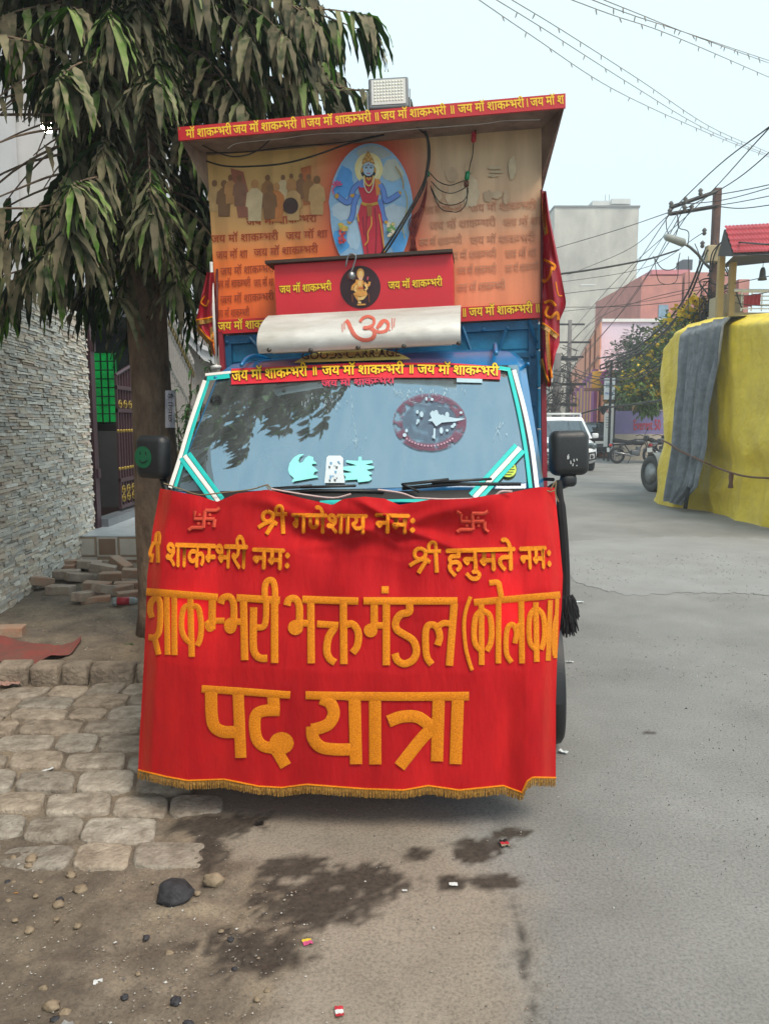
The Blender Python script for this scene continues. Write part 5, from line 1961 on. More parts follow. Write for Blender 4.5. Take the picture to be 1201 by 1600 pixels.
def make_notice():
    # paper notice pasted on the trunk
    Y = TY - .165
    mb = MB()
    S = lambda px, py, o: on_y(px, py, Y - o - .0 * px)
    rows = []
    for j in range(9):
        py = lerp(610, 668, j / 8)
        rows.append([on_y(px, py, Y - .012 * math.sin(j * .9 + i) + .0015 * (px - 262) ** 2 * .05) for i, px in enumerate((258, 262, 266, 270, 273.5))])
    mb.grid(rows, 0)
    v, f, w = text_geo('खाली है')
    b = len(mb.v)
    for x, y in v:
        q = (269.5 - 9 * (.72 - y), 660 - 46 * x / w)
        mb.v.append(tuple(on_y(q[0], q[1], Y - .018)))
    for q in f:
        mb.face([b + i for i in q], 1)
    c = on_y(265, 668, Y)
    o = mb.build('paper_notice', [mat('notice_paper', 'c9c6d0', .8, .1, 10), mat('notice_ink', '22242a', .8)], loc=c)
    tag(o, 'white paper notice with handwritten black letters pasted on the tree trunk', 'notice')


make_notice()


def wall_x(y):
    return -2.93 - .081 * (y - 5.71)


def make_wall():
    o = thing('stone_wall', 'boundary wall clad in thin pale split stone strips at the left edge', 'wall', (wall_x(6), 6, 0))
    loc = Vector(o.location)
    Y0, Y1, H = -1.0, 8.22, 2.62
    core = MB()
    core.grid([[(wall_x(y) - .03, y, z) for y in (Y0, Y1)] for z in (-.1, H)])
    core.grid([[(wall_x(y) - .22, y, z) for y in (Y0, Y1)] for z in (-.1, H)])
    core.poly([(wall_x(Y1) - .03, Y1, -.1), (wall_x(Y1) - .22, Y1, -.1), (wall_x(Y1) - .22, Y1, H), (wall_x(Y1) - .03, Y1, H)])
    core.poly([(wall_x(Y0) - .03, Y0, H), (wall_x(Y1) - .03, Y1, H), (wall_x(Y1) - .22, Y1, H), (wall_x(Y0) - .22, Y0, H)])
    core.build('wall_core', mat('grout_grey', '6a655e', .9, .2, 10), o, loc=loc)
    st = MB()
    r3 = random.Random(4)
    z = -.05
    pal = [(.80, .78, .74), (.66, .65, .63), (.74, .66, .58), (.70, .60, .53), (.86, .85, .82), (.58, .57, .56), (.78, .72, .63)]
    while z < H - .02:
        h = r3.uniform(.018, .034)
        y = 3.6 - r3.random() * .2
        while y < Y1 - .01:
            ln = min(r3.uniform(.07, .24), Y1 - y)
            out = r3.uniform(.0, .022)
            c = r3.choice(pal)
            k = r3.uniform(1.0, 1.25)
            c = tuple(q * k for q in c)
            ya, yb = y + .002, y + ln - .002
            za, zb = z + .0015, z + h - .0015
            sl = r3.uniform(-.006, .006)
            P = lambda yy, zz, o_: (wall_x(yy) + o_, yy, zz)
            wob = [r3.uniform(-.004, .004) for _ in range(6)]
            ym = lerp(ya, yb, r3.uniform(.3, .7))
            a = [P(ya, za + wob[0], out), P(ym, za + wob[1], out + wob[4]), P(yb, za + wob[2], out + sl)]
            b = [P(ya, zb + wob[3], out - .005), P(ym, zb + wob[4], out - .004 + wob[5]), P(yb, zb + wob[5], out - .005 + sl)]
            back_a, back_b = [P(q[1], q[2], -.03) for q in a], [P(q[1], q[2], -.03) for q in b]
            st.grid([back_a, a, b, back_b], 0, c)
            st.poly([back_a[0], back_b[0], b[0], a[0]], 0, c)
            st.poly([back_a[2], a[2], b[2], back_b[2]], 0, c)
            y += ln
        z += h
    st.build('stone_cladding', mat('split_stone', 'f4f0e8', .85, .25, 20, .6, 90, attr=True, dist=.006), o, loc=loc)


make_wall()


def make_gate():
    xg = -3.16
    o = thing('iron_gate', 'maroon iron gate with gold ornaments standing half open beside the stone wall', 'gate', (xg, 8.4, .36))
    loc = Vector(o.location)
    m = mat('gate_maroon', '4a323a', .45, .25, 14, .1, 60)
    pb = MB()
    pb.box((xg - .05, 8.27, .30), (xg + .05, 8.38, 2.75))
    pb.box((xg + .05, 8.29, .9), (xg + .075, 8.36, 1.0))
    pb.box((xg + .05, 8.29, 2.25), (xg + .075, 8.36, 2.37))
    pb.build('gate_post', m, o, loc=loc)
    # closed leaf
    lf = MB()
    ya, yb, za, zb = 9.15, 10.75, .47, 2.05
    def top(y):
        return zb + .28 * math.sin(math.pi * (y - ya) / (yb - ya) * .5)
    for z in (za, za + .32, 1.62, zb - .16):
        lf.box((xg - .018, ya, z), (xg + .018, yb, z + .045))
    n = 17
    for k in range(n):
        y = lerp(ya, yb - .03, k / (n - 1))
        w = .03 if k in (0, n - 1) else .018
        lf.box((xg - .014, y, za + .046), (xg + .014, y + w, top(y)))
    lf.tube([(xg, lerp(ya, yb, k / 12), top(lerp(ya, yb, k / 12))) for k in range(13)], .022, 6)
    leafo = lf.build('gate_leaf', m, o, loc=loc)
    gd = MB()
    for k in range(n):
        y = lerp(ya, yb - .03, k / (n - 1)) + .009
        for z in (1.40, .95):
            gd.lathe([(.001, -.03), (.017, -.012), (.02, 0), (.017, .012), (.001, .03)], 8, mat=Matrix.Translation((xg + .005, y, z)))
    for k in range(9):
        y = lerp(ya + .08, yb - .08, k / 8)
        for z in (1.72, .60, .70):
            ring = [Vector((xg + .02, y + .05 * math.cos(a), z + .045 * math.sin(a))) for a in [2 * math.pi * q / 10 for q in range(11)]]
            gd.tube(ring, .008, 5)
            gd.lathe([(.001, -.02), (.02, 0), (.001, .02)], 6, mat=Matrix.Translation((xg + .025, y, z)))
    gd.build('ornament', mat('gate_gold', 'b59a4a', .35, .3, 20, metal=.6), leafo, loc=loc)
    # inward-swung leaf, edge on
    l2 = MB()
    for k in range(7):
        x = xg - .1 - k * .13
        l2.box((x, 8.42, .47), (x + .02, 8.45, 2.05))
    for z in (.47, 1.6, 2.03):
        l2.box((xg - 1.0, 8.415, z), (xg - .06, 8.455, z + .04))
    l2.build('gate_leaf', m, o, loc=loc)


make_gate()


def make_step():
    # tiled threshold in front of the gate
    o = thing('tiled_step', 'low doorstep faced with brown and cream square tiles below the gate', 'step', (-2.7, 8.0, 0))
    loc = Vector(o.location)
    b = MB()
    x0, x1, y0, y1, zt = -3.14, -1.75, 7.72, 11.0, .355
    b.box((x0, y0 + .012, -.02), (x1, y1, zt - .01))
    b.build('step_core', mat('step_cement', '54504c', .9, .3, 8), o, loc=loc)
    t = MB()
    s = .215
    cream, brown, dark = (.66, .62, .56), (.30, .20, .14), (.40, .30, .22)
    k = 0
    xx = x0
    while xx < x1:
        for j in (0, 1):
            z1 = zt - j * s
            z0_ = max(z1 - s, .0)
            xe = min(xx + s, x1)
            c = brown if (k + j) % 2 else cream
            t.box((xx + .002, y0, z0_ + .002), (xe - .002, y0 + .012, z1 - .012 if j == 0 else z1 - .002), 0, cream if (k + j) % 2 else dark)
            q = .022
            t.box((xx + q, y0 - .002, z0_ + q), (xe - q, y0 + .001, z1 - q - .008), 0, c)
        xx += s
        k += 1
    yy = y0
    while yy < 10.9:
        xx = x0
        while xx < x1 - .05:
            g = rnd.uniform(.95, 1.05)
            t.box((xx + .002, yy + .002, zt - .01), (min(xx + .3, x1) - .002, yy + .298, zt), 0, (.55 * g, .60 * g, .64 * g))
            xx += .3
        yy += .3
    t.build('tile_facing', mat('glazed_tile', 'ffffff', .25, .12, 10, attr=True), o, loc=loc)
    sb = MB()
    sb.box((xg_ := -3.22, 8.4, .33), (-3.04, 10.9, .44))
    sb.build('sill', mat('grey_marble_sill', '7d8288', .35, .2, 8), o, loc=loc)


make_step()


def make_house():
    # white house behind the wall, its porch, green grille window, and the floor that hangs over the lane
    o = thing('white_house', 'white plastered house rising behind the stone wall and the tree at the left', 'house', (-4.5, 6, 0))
    loc = Vector(o.location)
    white = mat('white_plaster', 'c4c5c8', .85, .12, 2.2, .1, 30)
    w = MB()
    w.box((-9, -4, 0), (-3.75, 8.22, 6.1))
    w.box((-9, 8.24, 2.95), (-3.32, 18, 6.0))
    w.box((-9, 11.0, 0), (-3.3, 18, 2.949))
    w.build('wall', white, o, loc=loc)
    gr = mat('shaded_plaster', '5b5e62', .85, .2, 3)  # dark grey stands in for the shade under the balcony
    b = MB()
    b.box((-3.749, -4, 6.0), (-2.35, 3.4, 6.18))
    b.box((-2.43, -4, 6.181), (-2.35, 3.4, 7.1))
    b.box((-6.5, -4, 6.2), (-3.2, 3.4, 9.5))
    bal = b.build('balcony', gr, o, loc=loc)
    rl = MB()
    for z in (7.2, 7.3, 7.4):
        rl.tube([(-2.39, -4, z), (-2.39, 3.4, z)], .02, 6)
    for k in range(8):
        y = -4 + k * 1.05
        rl.tube([(-2.39, y, 7.1), (-2.39, y, 7.45)], .02, 6)
    rl.build('railing', WHITE, bal, loc=loc)
    c = MB()
    c.box((-3.749, 2.0, 2.75), (-3.62, 8.2, 2.87))
    c.box((-3.749, 2.0, 5.6), (-3.55, 8.2, 5.72))
    c.build('cornice', white, o, loc=loc)
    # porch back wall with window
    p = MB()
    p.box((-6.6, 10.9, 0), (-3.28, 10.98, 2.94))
    p.box((-6.6, 8.3, 2.80), (-3.24, 10.88, 2.93))  # roof slab added to keep the porch dark
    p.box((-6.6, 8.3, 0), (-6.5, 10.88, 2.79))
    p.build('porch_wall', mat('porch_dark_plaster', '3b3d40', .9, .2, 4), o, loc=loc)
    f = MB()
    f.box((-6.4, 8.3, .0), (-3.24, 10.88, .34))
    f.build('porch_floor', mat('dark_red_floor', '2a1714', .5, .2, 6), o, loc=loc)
    g = MB()
    g.box((-4.40, 10.85, 1.50), (-3.74, 10.89, 2.46))
    win = g.build('window', mat('green_glass', '0a8a3e', .3, .4, 9, emit=.35, c2='056028'), o, loc=loc)  # faint glow put into the pane itself, no lamp behind it
    gl = MB()
    for k in range(8):
        x = lerp(-4.40, -3.74, k / 7)
        gl.box((x - .008, 10.80, 1.48), (x + .008, 10.82, 2.48))
    for k in range(9):
        z = lerp(1.5, 2.46, k / 8)
        gl.box((-4.42, 10.785, z - .008), (-3.72, 10.799, z + .008))
    gl.box((-4.46, 10.77, 1.40), (-3.70, 10.83, 1.47))
    gl.build('grille', BLACK, win, loc=loc)
    cu = MB()
    cu.grid([[(-4.66 + .2 * k / 10, 10.78 + .02 * math.sin(k * 1.7), z) for k in range(11)] for z in (1.45, 2.6)])
    cu.build('curtain', mat('yellow_curtain', 'a58a1c', .8, .25, 12), o, loc=loc)
    d = MB()
    d.box((-4.9, 10.5, .34), (-3.6, 10.89, 1.38))
    d.build('counter', mat('grey_counter', '4b4e50', .7, .2, 6), o, loc=loc)
    # outside stair with sloping white parapet
    s = MB()
    for a, b_, z in ((13.2, 15.5, 0),):
        rows = []
        A = on_y(268, 488, 12.6)
        B = on_y(318, 543, 12.6)
        C = on_y(337, 550, 12.6)
        for x_, y_ in ((0, 0), (.18, 0), (.18, .3), (0, .3)):
            pass
        pts = [A, B, C]
        for q in (0, 1):
            pass
        off = Vector((0, 0, -.20))
        th = Vector((0, .25, 0))
        for P, Q in ((A, B), (B, C)):
            s.poly([P, Q, Q + off, P + off])
            s.poly([P, P + th, Q + th, Q])
            s.poly([P + off, Q + off, Q + off + th, P + off + th])
        off2 = Vector((0, -.06, .04))
        for P, Q in ((A, B), (B, C)):
            s.poly([P + off2, Q + off2, Q + off2 + Vector((0, 0, -.07)), P + off2 + Vector((0, 0, -.07))])
            s.poly([P + off2, P + th, Q + th, Q + off2])
    s.build('stair_parapet', white, o, loc=loc)
    u = MB()
    A, B = on_y(262, 520, 12.75), on_y(340, 590, 12.75)
    u.box((-3.9, 12.8, 0), (B.x + .6, 13.0, A.z + .3))
    u.build('stair_wall', mat('stair_brown', '8a8580', .85, .3, 5), o, loc=loc)


make_house()


def make_bulb():
    c = on_y(74, 196, 6.2)
    o = thing('light_bulb', 'small lit white bulb hanging on a wire before the white house behind the leaves', 'bulb', c)
    mb = MB()
    mb.lathe([(.001, -.05), (.03, -.042), (.045, -.008), (.042, .012), (.02, .04), (.012, .05)], 14)
    mb.build('glass', mat('lit_bulb', 'fff2d0', .3, .02, emit=60), o, smooth=True)
    sb = MB()
    sb.lathe([(.016, .05), (.018, .055), (.018, .10), (.008, .11)], 12)
    sb.tube([(0, 0, .11), (-.3, .1, .16), (-.9, .2, .15), (-1.2, .3, .2)], .005, 5)
    sb.tube([(0, 0, .11), (.35, .05, .0), (.6, .1, -.2)], .005, 5)
    sb.build('socket', BLACK_PLASTIC, o, smooth=True)


make_bulb()


def make_side_gate():
    # second gate farther along the lane, grey with spear tops, seen between trunk and cab
    xg = -3.02
    o = thing('spear_top_gate', 'grey painted gate with spear tops and gold scrolls between trunk and cab', 'gate', (xg, 11.5, 0))
    loc = Vector(o.location)
    mb = MB()
    def top(y):
        return 3.05 - .62 * ((y - 10.9) / 1.3) ** 1.0
    n = 15
    for k in range(n):
        y = lerp(10.9, 12.3, k / (n - 1))
        mb.box((xg - .012, y, .25), (xg + .012, y + .03, top(y)))
        mb.lathe([(.001, 0), (.025, .04), (.001, .15)], 6, mat=Matrix.Translation((xg, y + .015, top(y))))
    for dz in (-.06, -.24, -.75):
        mb.tube([(xg, 10.9, top(10.9) + dz), (xg, 12.33, top(12.33) + dz)], .026, 6)
    for z in (.28, .95, 1.15):
        mb.box((xg - .02, 10.9, z), (xg + .02, 12.33, z + .05))
    mb.build('gate_leaf', mat('pale_grey_gate', '9a9692', .5, .2, 10), o, loc=loc)
    gd = MB()
    for k in range(14):
        y = lerp(10.95, 12.25, k / 13)
        for zc in (top(y) - .15, 1.05):
            gd.tube([Vector((xg + .02, y + .035 * math.cos(a), zc + .05 * math.sin(a))) for a in [2 * math.pi * q / 8 for q in range(9)]], .010, 5)
    gd.build('scroll', mat('old_gold', '6a5c34', .4, .3, 20, metal=.5), o, loc=loc)


make_side_gate()


def make_shrub_left():
    o = thing('garden_shrub', 'small bright green leafy shrub growing between the tree trunk and the cab', 'shrub', (-2.55, 9.6, 0))
    loc = Vector(o.location)
    st, lv = MB(), MB()
    r4 = random.Random(3)
    for k in range(16):
        tip = Vector((loc.x + r4.uniform(-.3, .45), loc.y + r4.uniform(-.3, .3), r4.uniform(1.3, 2.3)))
        base = Vector((loc.x + r4.uniform(-.05, .05), loc.y + r4.uniform(-.05, .05), 0))
        P = [base, base.lerp(tip, .5) + Vector((0, 0, .15)), tip]
        st.tube(smooth_path(P, 4), .008, 5)
        for i in range(22):
            q = base.lerp(tip, r4.uniform(.4, 1.0)) + Vector((0, 0, .1))
            d = Vector((r4.uniform(-1, 1), r4.uniform(-1, 1), r4.uniform(-.4, .5))).normalized()
            leaf(lv, q, d, Vector((0, 0, 1)), r4.uniform(.09, .17), .02, 1.2, (1, r4.uniform(.6, 1), 0), 0)
    st.build('stem', mat('shrub_stem', '4a4030', .9, .3, 20), o, loc=loc)
    lv.build('crown', mat('shrub_leaf', '3d6a26', .6, .4, 10, c2='22401a', trans=.2), o, loc=loc, smooth=True)


make_shrub_left()


# ------------------------------------------------------------------ rubble, litter and stones on the ground
BRICK = mat('old_brick', 'b0846c', .9, .35, 14, .8, 60, c2='a39280', dist=.008)
BRICK2 = mat('mortared_brick', 'b8a896', .9, .35, 10, .8, 60, c2='96857a', dist=.008)


def brick(px, py, rz, tilt=0.0, up=0.0, m=BRICK, label=None, size=(.225, .11, .075), group='loose bricks heaped by the stone wall', roll=0.0):
    p = on_z(px, py, .06)
    z = gz(p.x, p.y)
    mt = Matrix.Rotation(rz, 4, 'Z') @ Matrix.Rotation(tilt, 4, 'Y') @ Matrix.Rotation(roll, 4, 'X')
    mb = MB()
    a, b, c = [q / 2 for q in size]
    mb.rbox((-a, -b, -c), (a, b, c), .008, mat=mt, seg=2)
    mb.v = [(x + .004 * nz(x, y, zz, 25), y + .004 * nz(y, zz, x, 25), zz + .004 * nz(zz, x, y, 25)) for x, y, zz in mb.v]
    lo = min(v[2] for v in mb.v)
    o = mb.build('brick', m)
    o.location = (p.x, p.y, z - lo - .008 + up)
    tag(o, label or 'loose dusty brick lying in the rubble heap between the stone wall and the tree trunk', 'brick', group)
    return o


for a in ((62, 925, .9, .25, .02), (95, 930, -.15, 0, 0, BRICK2), (105, 912, .1, 0, .03, BRICK2), (100, 898, .05, 0, .0), (115, 895, .5, .1, .02), (140, 896, .3, .1, .02, BRICK2), (135, 940, 1.2, .1, 0, BRICK2), (152, 926, .0, .05, 0), (166, 934, 1.0, .3, 0, BRICK2), (162, 910, .1, .2, .05, BRICK2), (176, 914, -.1, 0, .02), (190, 905, -.6, .35, .05), (200, 925, .2, 0, 0), (212, 918, .15, .1, .06), (186, 930, .9, 0, 0), (206, 938, .5, 0, 0), (124, 915, .8, .2, .0, BRICK2), (150, 940, .3, .0, -.03)):
    brick(*a)
brick(12, 989, .12, 0, 0, BRICK, 'single reddish brick lying apart on the dirt near the red cloth strip', group=None)


def stone(name, px, py, sx, sy, sz, m, label, cat='stone', group=None, seed=0):
    p = on_z(px, py, 0)
    mb = MB()
    n, k = 16, 9
    rows = []
    for i in range(k + 1):
        t = math.pi * i / k
        ring = []
        for j in range(n):
            a = 2 * math.pi * j / n
            d = Vector((math.sin(t) * math.cos(a), math.sin(t) * math.sin(a), -math.cos(t)))
            q = 1 + .42 * noise.noise(d * 1.6 + Vector((seed, seed * 2, 1))) + .10 * noise.noise(d * 4 + Vector((seed, 3, 1)))
            ring.append((d.x * sx * q, d.y * sy * q, d.z * sz * q + sz * .55))
        rows.append(ring)
    mb.grid(rows, close=True)
    o = mb.build(name, m, smooth=True)
    o.location = (p.x, p.y, gz(p.x, p.y))
    return tag(o, label, cat, group)


DARKROCK = mat('dark_rock', '3b3a3e', .8, .4, 30, .6, 60, c2='252428')
TANROCK = mat('tan_rock', '97866f', .85, .3, 20, .5, 50, c2='6f604e')
stone('rock', 272, 1385, .058, .05, .036, DARKROCK, 'dark rounded rock on the soil at the foot of the pavers', seed=2)
stone('rock', 332, 1365, .034, .024, .022, TANROCK, 'small tan stone lying right of the dark rock', seed=5)
stone('rock', 48, 1326, .02, .022, .014, TANROCK, 'pale upright pebble on dark soil at the left edge', seed=8)
for i, (px, py, s) in enumerate(((110, 1350, .018), (125, 1372, .022), (90, 1395, .018), (80, 1550, .022), (100, 1560, .016), (12, 1388, .01), (215, 1502, .008), (20, 1322, .012), (345, 1440, .008), (245, 1318, .012))):
    stone('pebble', px, py, s, s * .8, s * .6, TANROCK, 'small dusty pebble among those on the soil in the lower left', group='pebbles on the soil', seed=20 + i)


r9 = random.Random(31)
for i in range(26):
    px, py = r9.uniform(5, 420), r9.uniform(1330, 1590)
    if px > 330 and py < 1420:
        continue
    q = r9.uniform(.006, .016)
    stone('pebble', px, py, q, q * r9.uniform(.6, 1), q * .6, TANROCK if i % 3 else DARKROCK, 'small dusty pebble among those on the soil in the lower left', group='pebbles on the soil', seed=50 + i)


def scrap(name, px, py, pts, label, cat, m, h=.004, rz=0.0, prints=(), ms=()):
    """a crumpled little sheet lying on the ground"""
    p = on_z(px, py, 0)
    z = gz(p.x, p.y) + .014
    mb = MB()
    ca, sa = math.cos(rz), math.sin(rz)
    n = 6
    (x0, y0), (x1, y1) = pts
    rows = []
    for j in range(n + 1):
        row = []
        for i in range(n + 1):
            x, y = lerp(x0, x1, i / n), lerp(y0, y1, j / n)
            zz = h * (1 + nz(x * 60, y * 60, px, .9)) + .3 * h * math.sin(i * 2.1 + j)
            row.append((x * ca - y * sa, x * sa + y * ca, zz))
        rows.append(row)
    mb.grid(rows)
    k = 0
    for j in range(n):
        for i in range(n):
            for (u0, v0, u1, v1, mi) in prints:
                if u0 <= (i + .5) / n <= u1 and v0 <= (j + .5) / n <= v1:
                    mb.m[k] = mi
            k += 1
    o = mb.build(name, [m] + list(ms), smooth=True)
    o.location = (p.x, p.y, z - .010)
    return tag(o, label, cat)


PAPER = mat('white_scrap', 'cfd2d2', .6, .15, 40)
PINK = mat('pink_wrapper', 'c95a86', .4, .2, 60)
YEL = mat('yellow_wrapper', 'd3b53a', .4, .2, 60)
REDW = mat('red_wrapper', 'b8303c', .4, .2, 60)
BLK = mat('black_wrapper', '25201f', .4, .3, 60)
scrap('sachet', 480, 1463, ((-.014, -.013), (.014, .013)), 'pink and yellow torn sachet on the dusty road', 'sachet', PINK, .004, .4, ((0, .6, 1, 1, 1),), (YEL,))
scrap('sachet', 530, 1573, ((-.011, -.017), (.011, .017)), 'small red sachet lying at the bottom centre of the road', 'sachet', REDW, .004, .15, ((0, .35, 1, .6, 1),), (PAPER,))
scrap('cigarette_packet', 788, 1320, ((-.016, -.02), (.016, .02)), 'flattened black and red packet beside a wet stain on the road', 'packet', BLK, .006, .1, ((0, .4, 1, .6, 1), (0, 0, 1, .4, 2)), (REDW, TANROCK))
scrap('paper_scrap', 708, 1380, ((-.014, -.008), (.014, .008)), 'white paper scrap lying on a round wet stain', 'scrap', PAPER, .002)
scrap('paper_scrap', 632, 1388, ((-.008, -.005), (.008, .006)), 'tiny crumpled white scrap right of the large wet stain', 'scrap', PAPER, .003)
scrap('paper_scrap', 880, 1178, ((-.02, -.012), (.02, .012)), 'crumpled white scrap by the right-hand wheel', 'scrap', PAPER, .008, -.4)
scrap('paper_scrap', 890, 1036, ((-.02, -.012), (.02, .012)), 'crumpled white scrap on the grey road level with the wheel top', 'scrap', PAPER, .006, .2)
scrap('paper_scrap', 905, 942, ((-.03, -.02), (.03, .02)), 'pale scrap on the road beside the black tassel', 'scrap', PAPER, .006, .2)
scrap('paper_scrap', 152, 1515, ((-.012, -.008), (.012, .01)), 'torn white scrap on the brown soil in the lower left', 'scrap', PAPER, .004, .3)
scrap('plastic_spoon', 72, 1190, ((-.008, -.03), (.008, .03)), 'white plastic scrap lying in a joint of the pavers', 'scrap', PAPER, .004, -.7)
scrap('straw', 168, 1142, ((-.035, -.004), (.035, .004)), 'thin white straw lying across the pavers', 'straw', PAPER, .002, -.15)
scrap('dry_leaf', 172, 1077, ((-.07, -.012), (.07, .012)), 'dry brown leaf lying on the pavers near the kerb', 'leaf', mat('dry_leaf', '8a6a38', .8, .3, 40), .006, .05)
scrap('green_leaf', 196, 1018, ((-.05, -.014), (.05, .014)), 'fresh green leaf lying on the kerb beside the banner', 'leaf', mat('fresh_leaf', '3a5a2a', .6, .3, 40), .006, .25)
scrap('wrapper', 16, 1062, ((-.06, -.035), (.05, .035)), 'crumpled pale pink wrapper by the kerb at the left edge', 'wrapper', mat('faded_wrapper', 'b49084', .6, .4, 60), .022, .3)
scrap('cigarette_end', 24, 1378, ((-.007, -.003), (.007, .003)), 'orange cigarette end on the dark soil at the left', 'cigarette end', mat('cigarette_orange', 'c58a3a', .7), .004, -.1)
scrap('plastic_bag', 95, 1590, ((-.03, -.02), (.03, .02)), 'clear crumpled plastic scrap at the bottom left corner', 'bag', mat('clear_plastic', '9a9a98', .3, .3, 60), .01, .5)
scrap('foil_wrapper', 405, 1276, ((-.016, -.01), (.016, .01)), 'dark foil wrapper in the shade under the banner', 'wrapper', BLK, .006, .3)


def make_bottle():
    p = on_z(196, 948, .05)
    o = thing('plastic_bottle', 'crushed clear plastic bottle with a red label beside the rubble', 'bottle', (p.x, p.y, gz(p.x, p.y) + .035), R(8))
    mt = Matrix.Rotation(R(90), 4, 'Y')
    mb = MB()
    mb.lathe([(.001, -.10), (.028, -.10), (.031, -.09), (.031, .05), (.024, .08), (.012, .095), (.012, .11)], 16, mat=mt)
    mb.build('bottle_body', glass_mat('clear_bottle', tint=(.85, .88, .9), ior=1.5, film=.25), o, smooth=True)
    lb = MB()
    lb.lathe([(.0318, -.06), (.0318, .035)], 16, mat=mt)
    lb.build('bottle_label', REDW, o, smooth=True)
    cb_ = MB()
    cb_.lathe([(.014, .108), (.014, .125), (.001, .126)], 12, mat=mt)
    cb_.build('cap', WHITE, o, smooth=True)


make_bottle()


def make_cloth_strip():
    mb = MB()
    top = [(-15, 1000), (20, 1001), (45, 1003), (85, 1016), (105, 1008), (122, 999), (128, 999)]
    bot = [(-15, 1038), (20, 1039), (35, 1037), (60, 1042), (80, 1030), (110, 1024), (128, 1001)]
    rows = []
    for k in range(40):
        px = lerp(-15, 127, k / 39)
        row = []
        for q in range(7):
            py = lerp(interp(top, px), interp(bot, px), q / 6)
            g = on_z(px, py, .05)
            row.append((g.x, g.y, gz(g.x, g.y) + .022 + .018 * abs(nz(g.x * 4, g.y * 4, 3, 2)) + .012 * math.sin(q * 1.2 + k * .3)))
        rows.append(row)
    mb.grid(rows)
    c = on_z(50, 1020, .05)
    o = mb.build('red_cloth_strip', mat('dusty_red_cloth', '8a3f3a', .9, .35, 9, .4, 90, c2='6e4a40'), loc=c, smooth=True)
    tag(o, 'dusty faded red cloth strip lying along the kerb at the left', 'cloth')


make_cloth_strip()


def make_chips():
    """loose grit, leaf litter and stone chips nobody could count"""
    mb = MB()
    r5 = random.Random(11)
    n = 0
    while n < 2200:
        px, py = r5.uniform(-20, 900), r5.uniform(900, 1600) if r5.random() < .8 else r5.uniform(900, 1050)
        g = on_z(px, py, 0)
        if not (-3.0 < g.x < .9 and 1.5 < g.y < 7.6):
            continue
        st, dirt, dust, ck = masks(g.x, g.y)
        if r5.random() > .15 + .85 * dirt:
            continue
        on_pav = -3.4 < g.x < -.72 and 2.62 < g.y < 4.5
        if on_pav and r5.random() < .6:
            continue
        s = r5.uniform(.0012, .0040) * (1 + .4 * max(0, g.y - 3)) * (1.6 if r5.random() < .06 else 1)
        z = gz(g.x, g.y) + (.016 if on_pav else .002)
        t = r5.choice([(.30, .26, .22), (.22, .19, .16), (.34, .30, .25), (.14, .12, .11), (.20, .17, .14), (.28, .21, .15), (.26, .23, .19), (.5, .48, .45)])
        b = len(mb.v)
        a0 = r5.random() * 6
        for k in range(4):
            a = a0 + k * 1.57 + r5.uniform(-.3, .3)
            mb.v.append((g.x + s * math.cos(a), g.y + s * math.sin(a), z))
        mb.v.append((g.x + r5.uniform(-.3, .3) * s, g.y + r5.uniform(-.3, .3) * s, z + s * r5.uniform(.3, .9)))
        for k in range(4):
            mb.face((b + k, b + (k + 1) % 4, b + 4), 0, t)
        n += 1
    n = 0
    while n < 3000:
        x, y = r5.uniform(-.2, 4.2), 1.7 + 7 * r5.random() ** 1.3
        if nz(x, y, 4, .9) + .35 * nz(x, y, 8, 3) < r5.uniform(-.35, .35):
            continue
        s = r5.uniform(.0012, .0030) * (1 + .28 * max(0, y - 2.5)) * (2 if r5.random() < .03 else 1)
        z = zground(x, y) + .0045 + (.0045 if y > 6.5 else 0)
        t = r5.choice([(.05, .05, .05), (.09, .085, .08), (.12, .11, .10), (.05, .05, .05), (.5, .49, .47)])
        b = len(mb.v)
        a0 = r5.random() * 6
        e = r5.uniform(.35, 1)
        for k in range(4):
            a = k * 1.57
            u, v = s * math.cos(a), s * e * math.sin(a)
            mb.v.append((x + u * math.cos(a0) - v * math.sin(a0), y + u * math.sin(a0) + v * math.cos(a0), z - .003))
        mb.v.append((x, y, z + s * .4))
        for k in range(4):
            mb.face((b + k, b + (k + 1) % 4, b + 4), 0, t)
        n += 1
    o = mb.build('gravel', mat('stone_chip', 'ffffff', .9, .2, 50, attr=True))
    tag(o, kind='stuff')


make_chips()

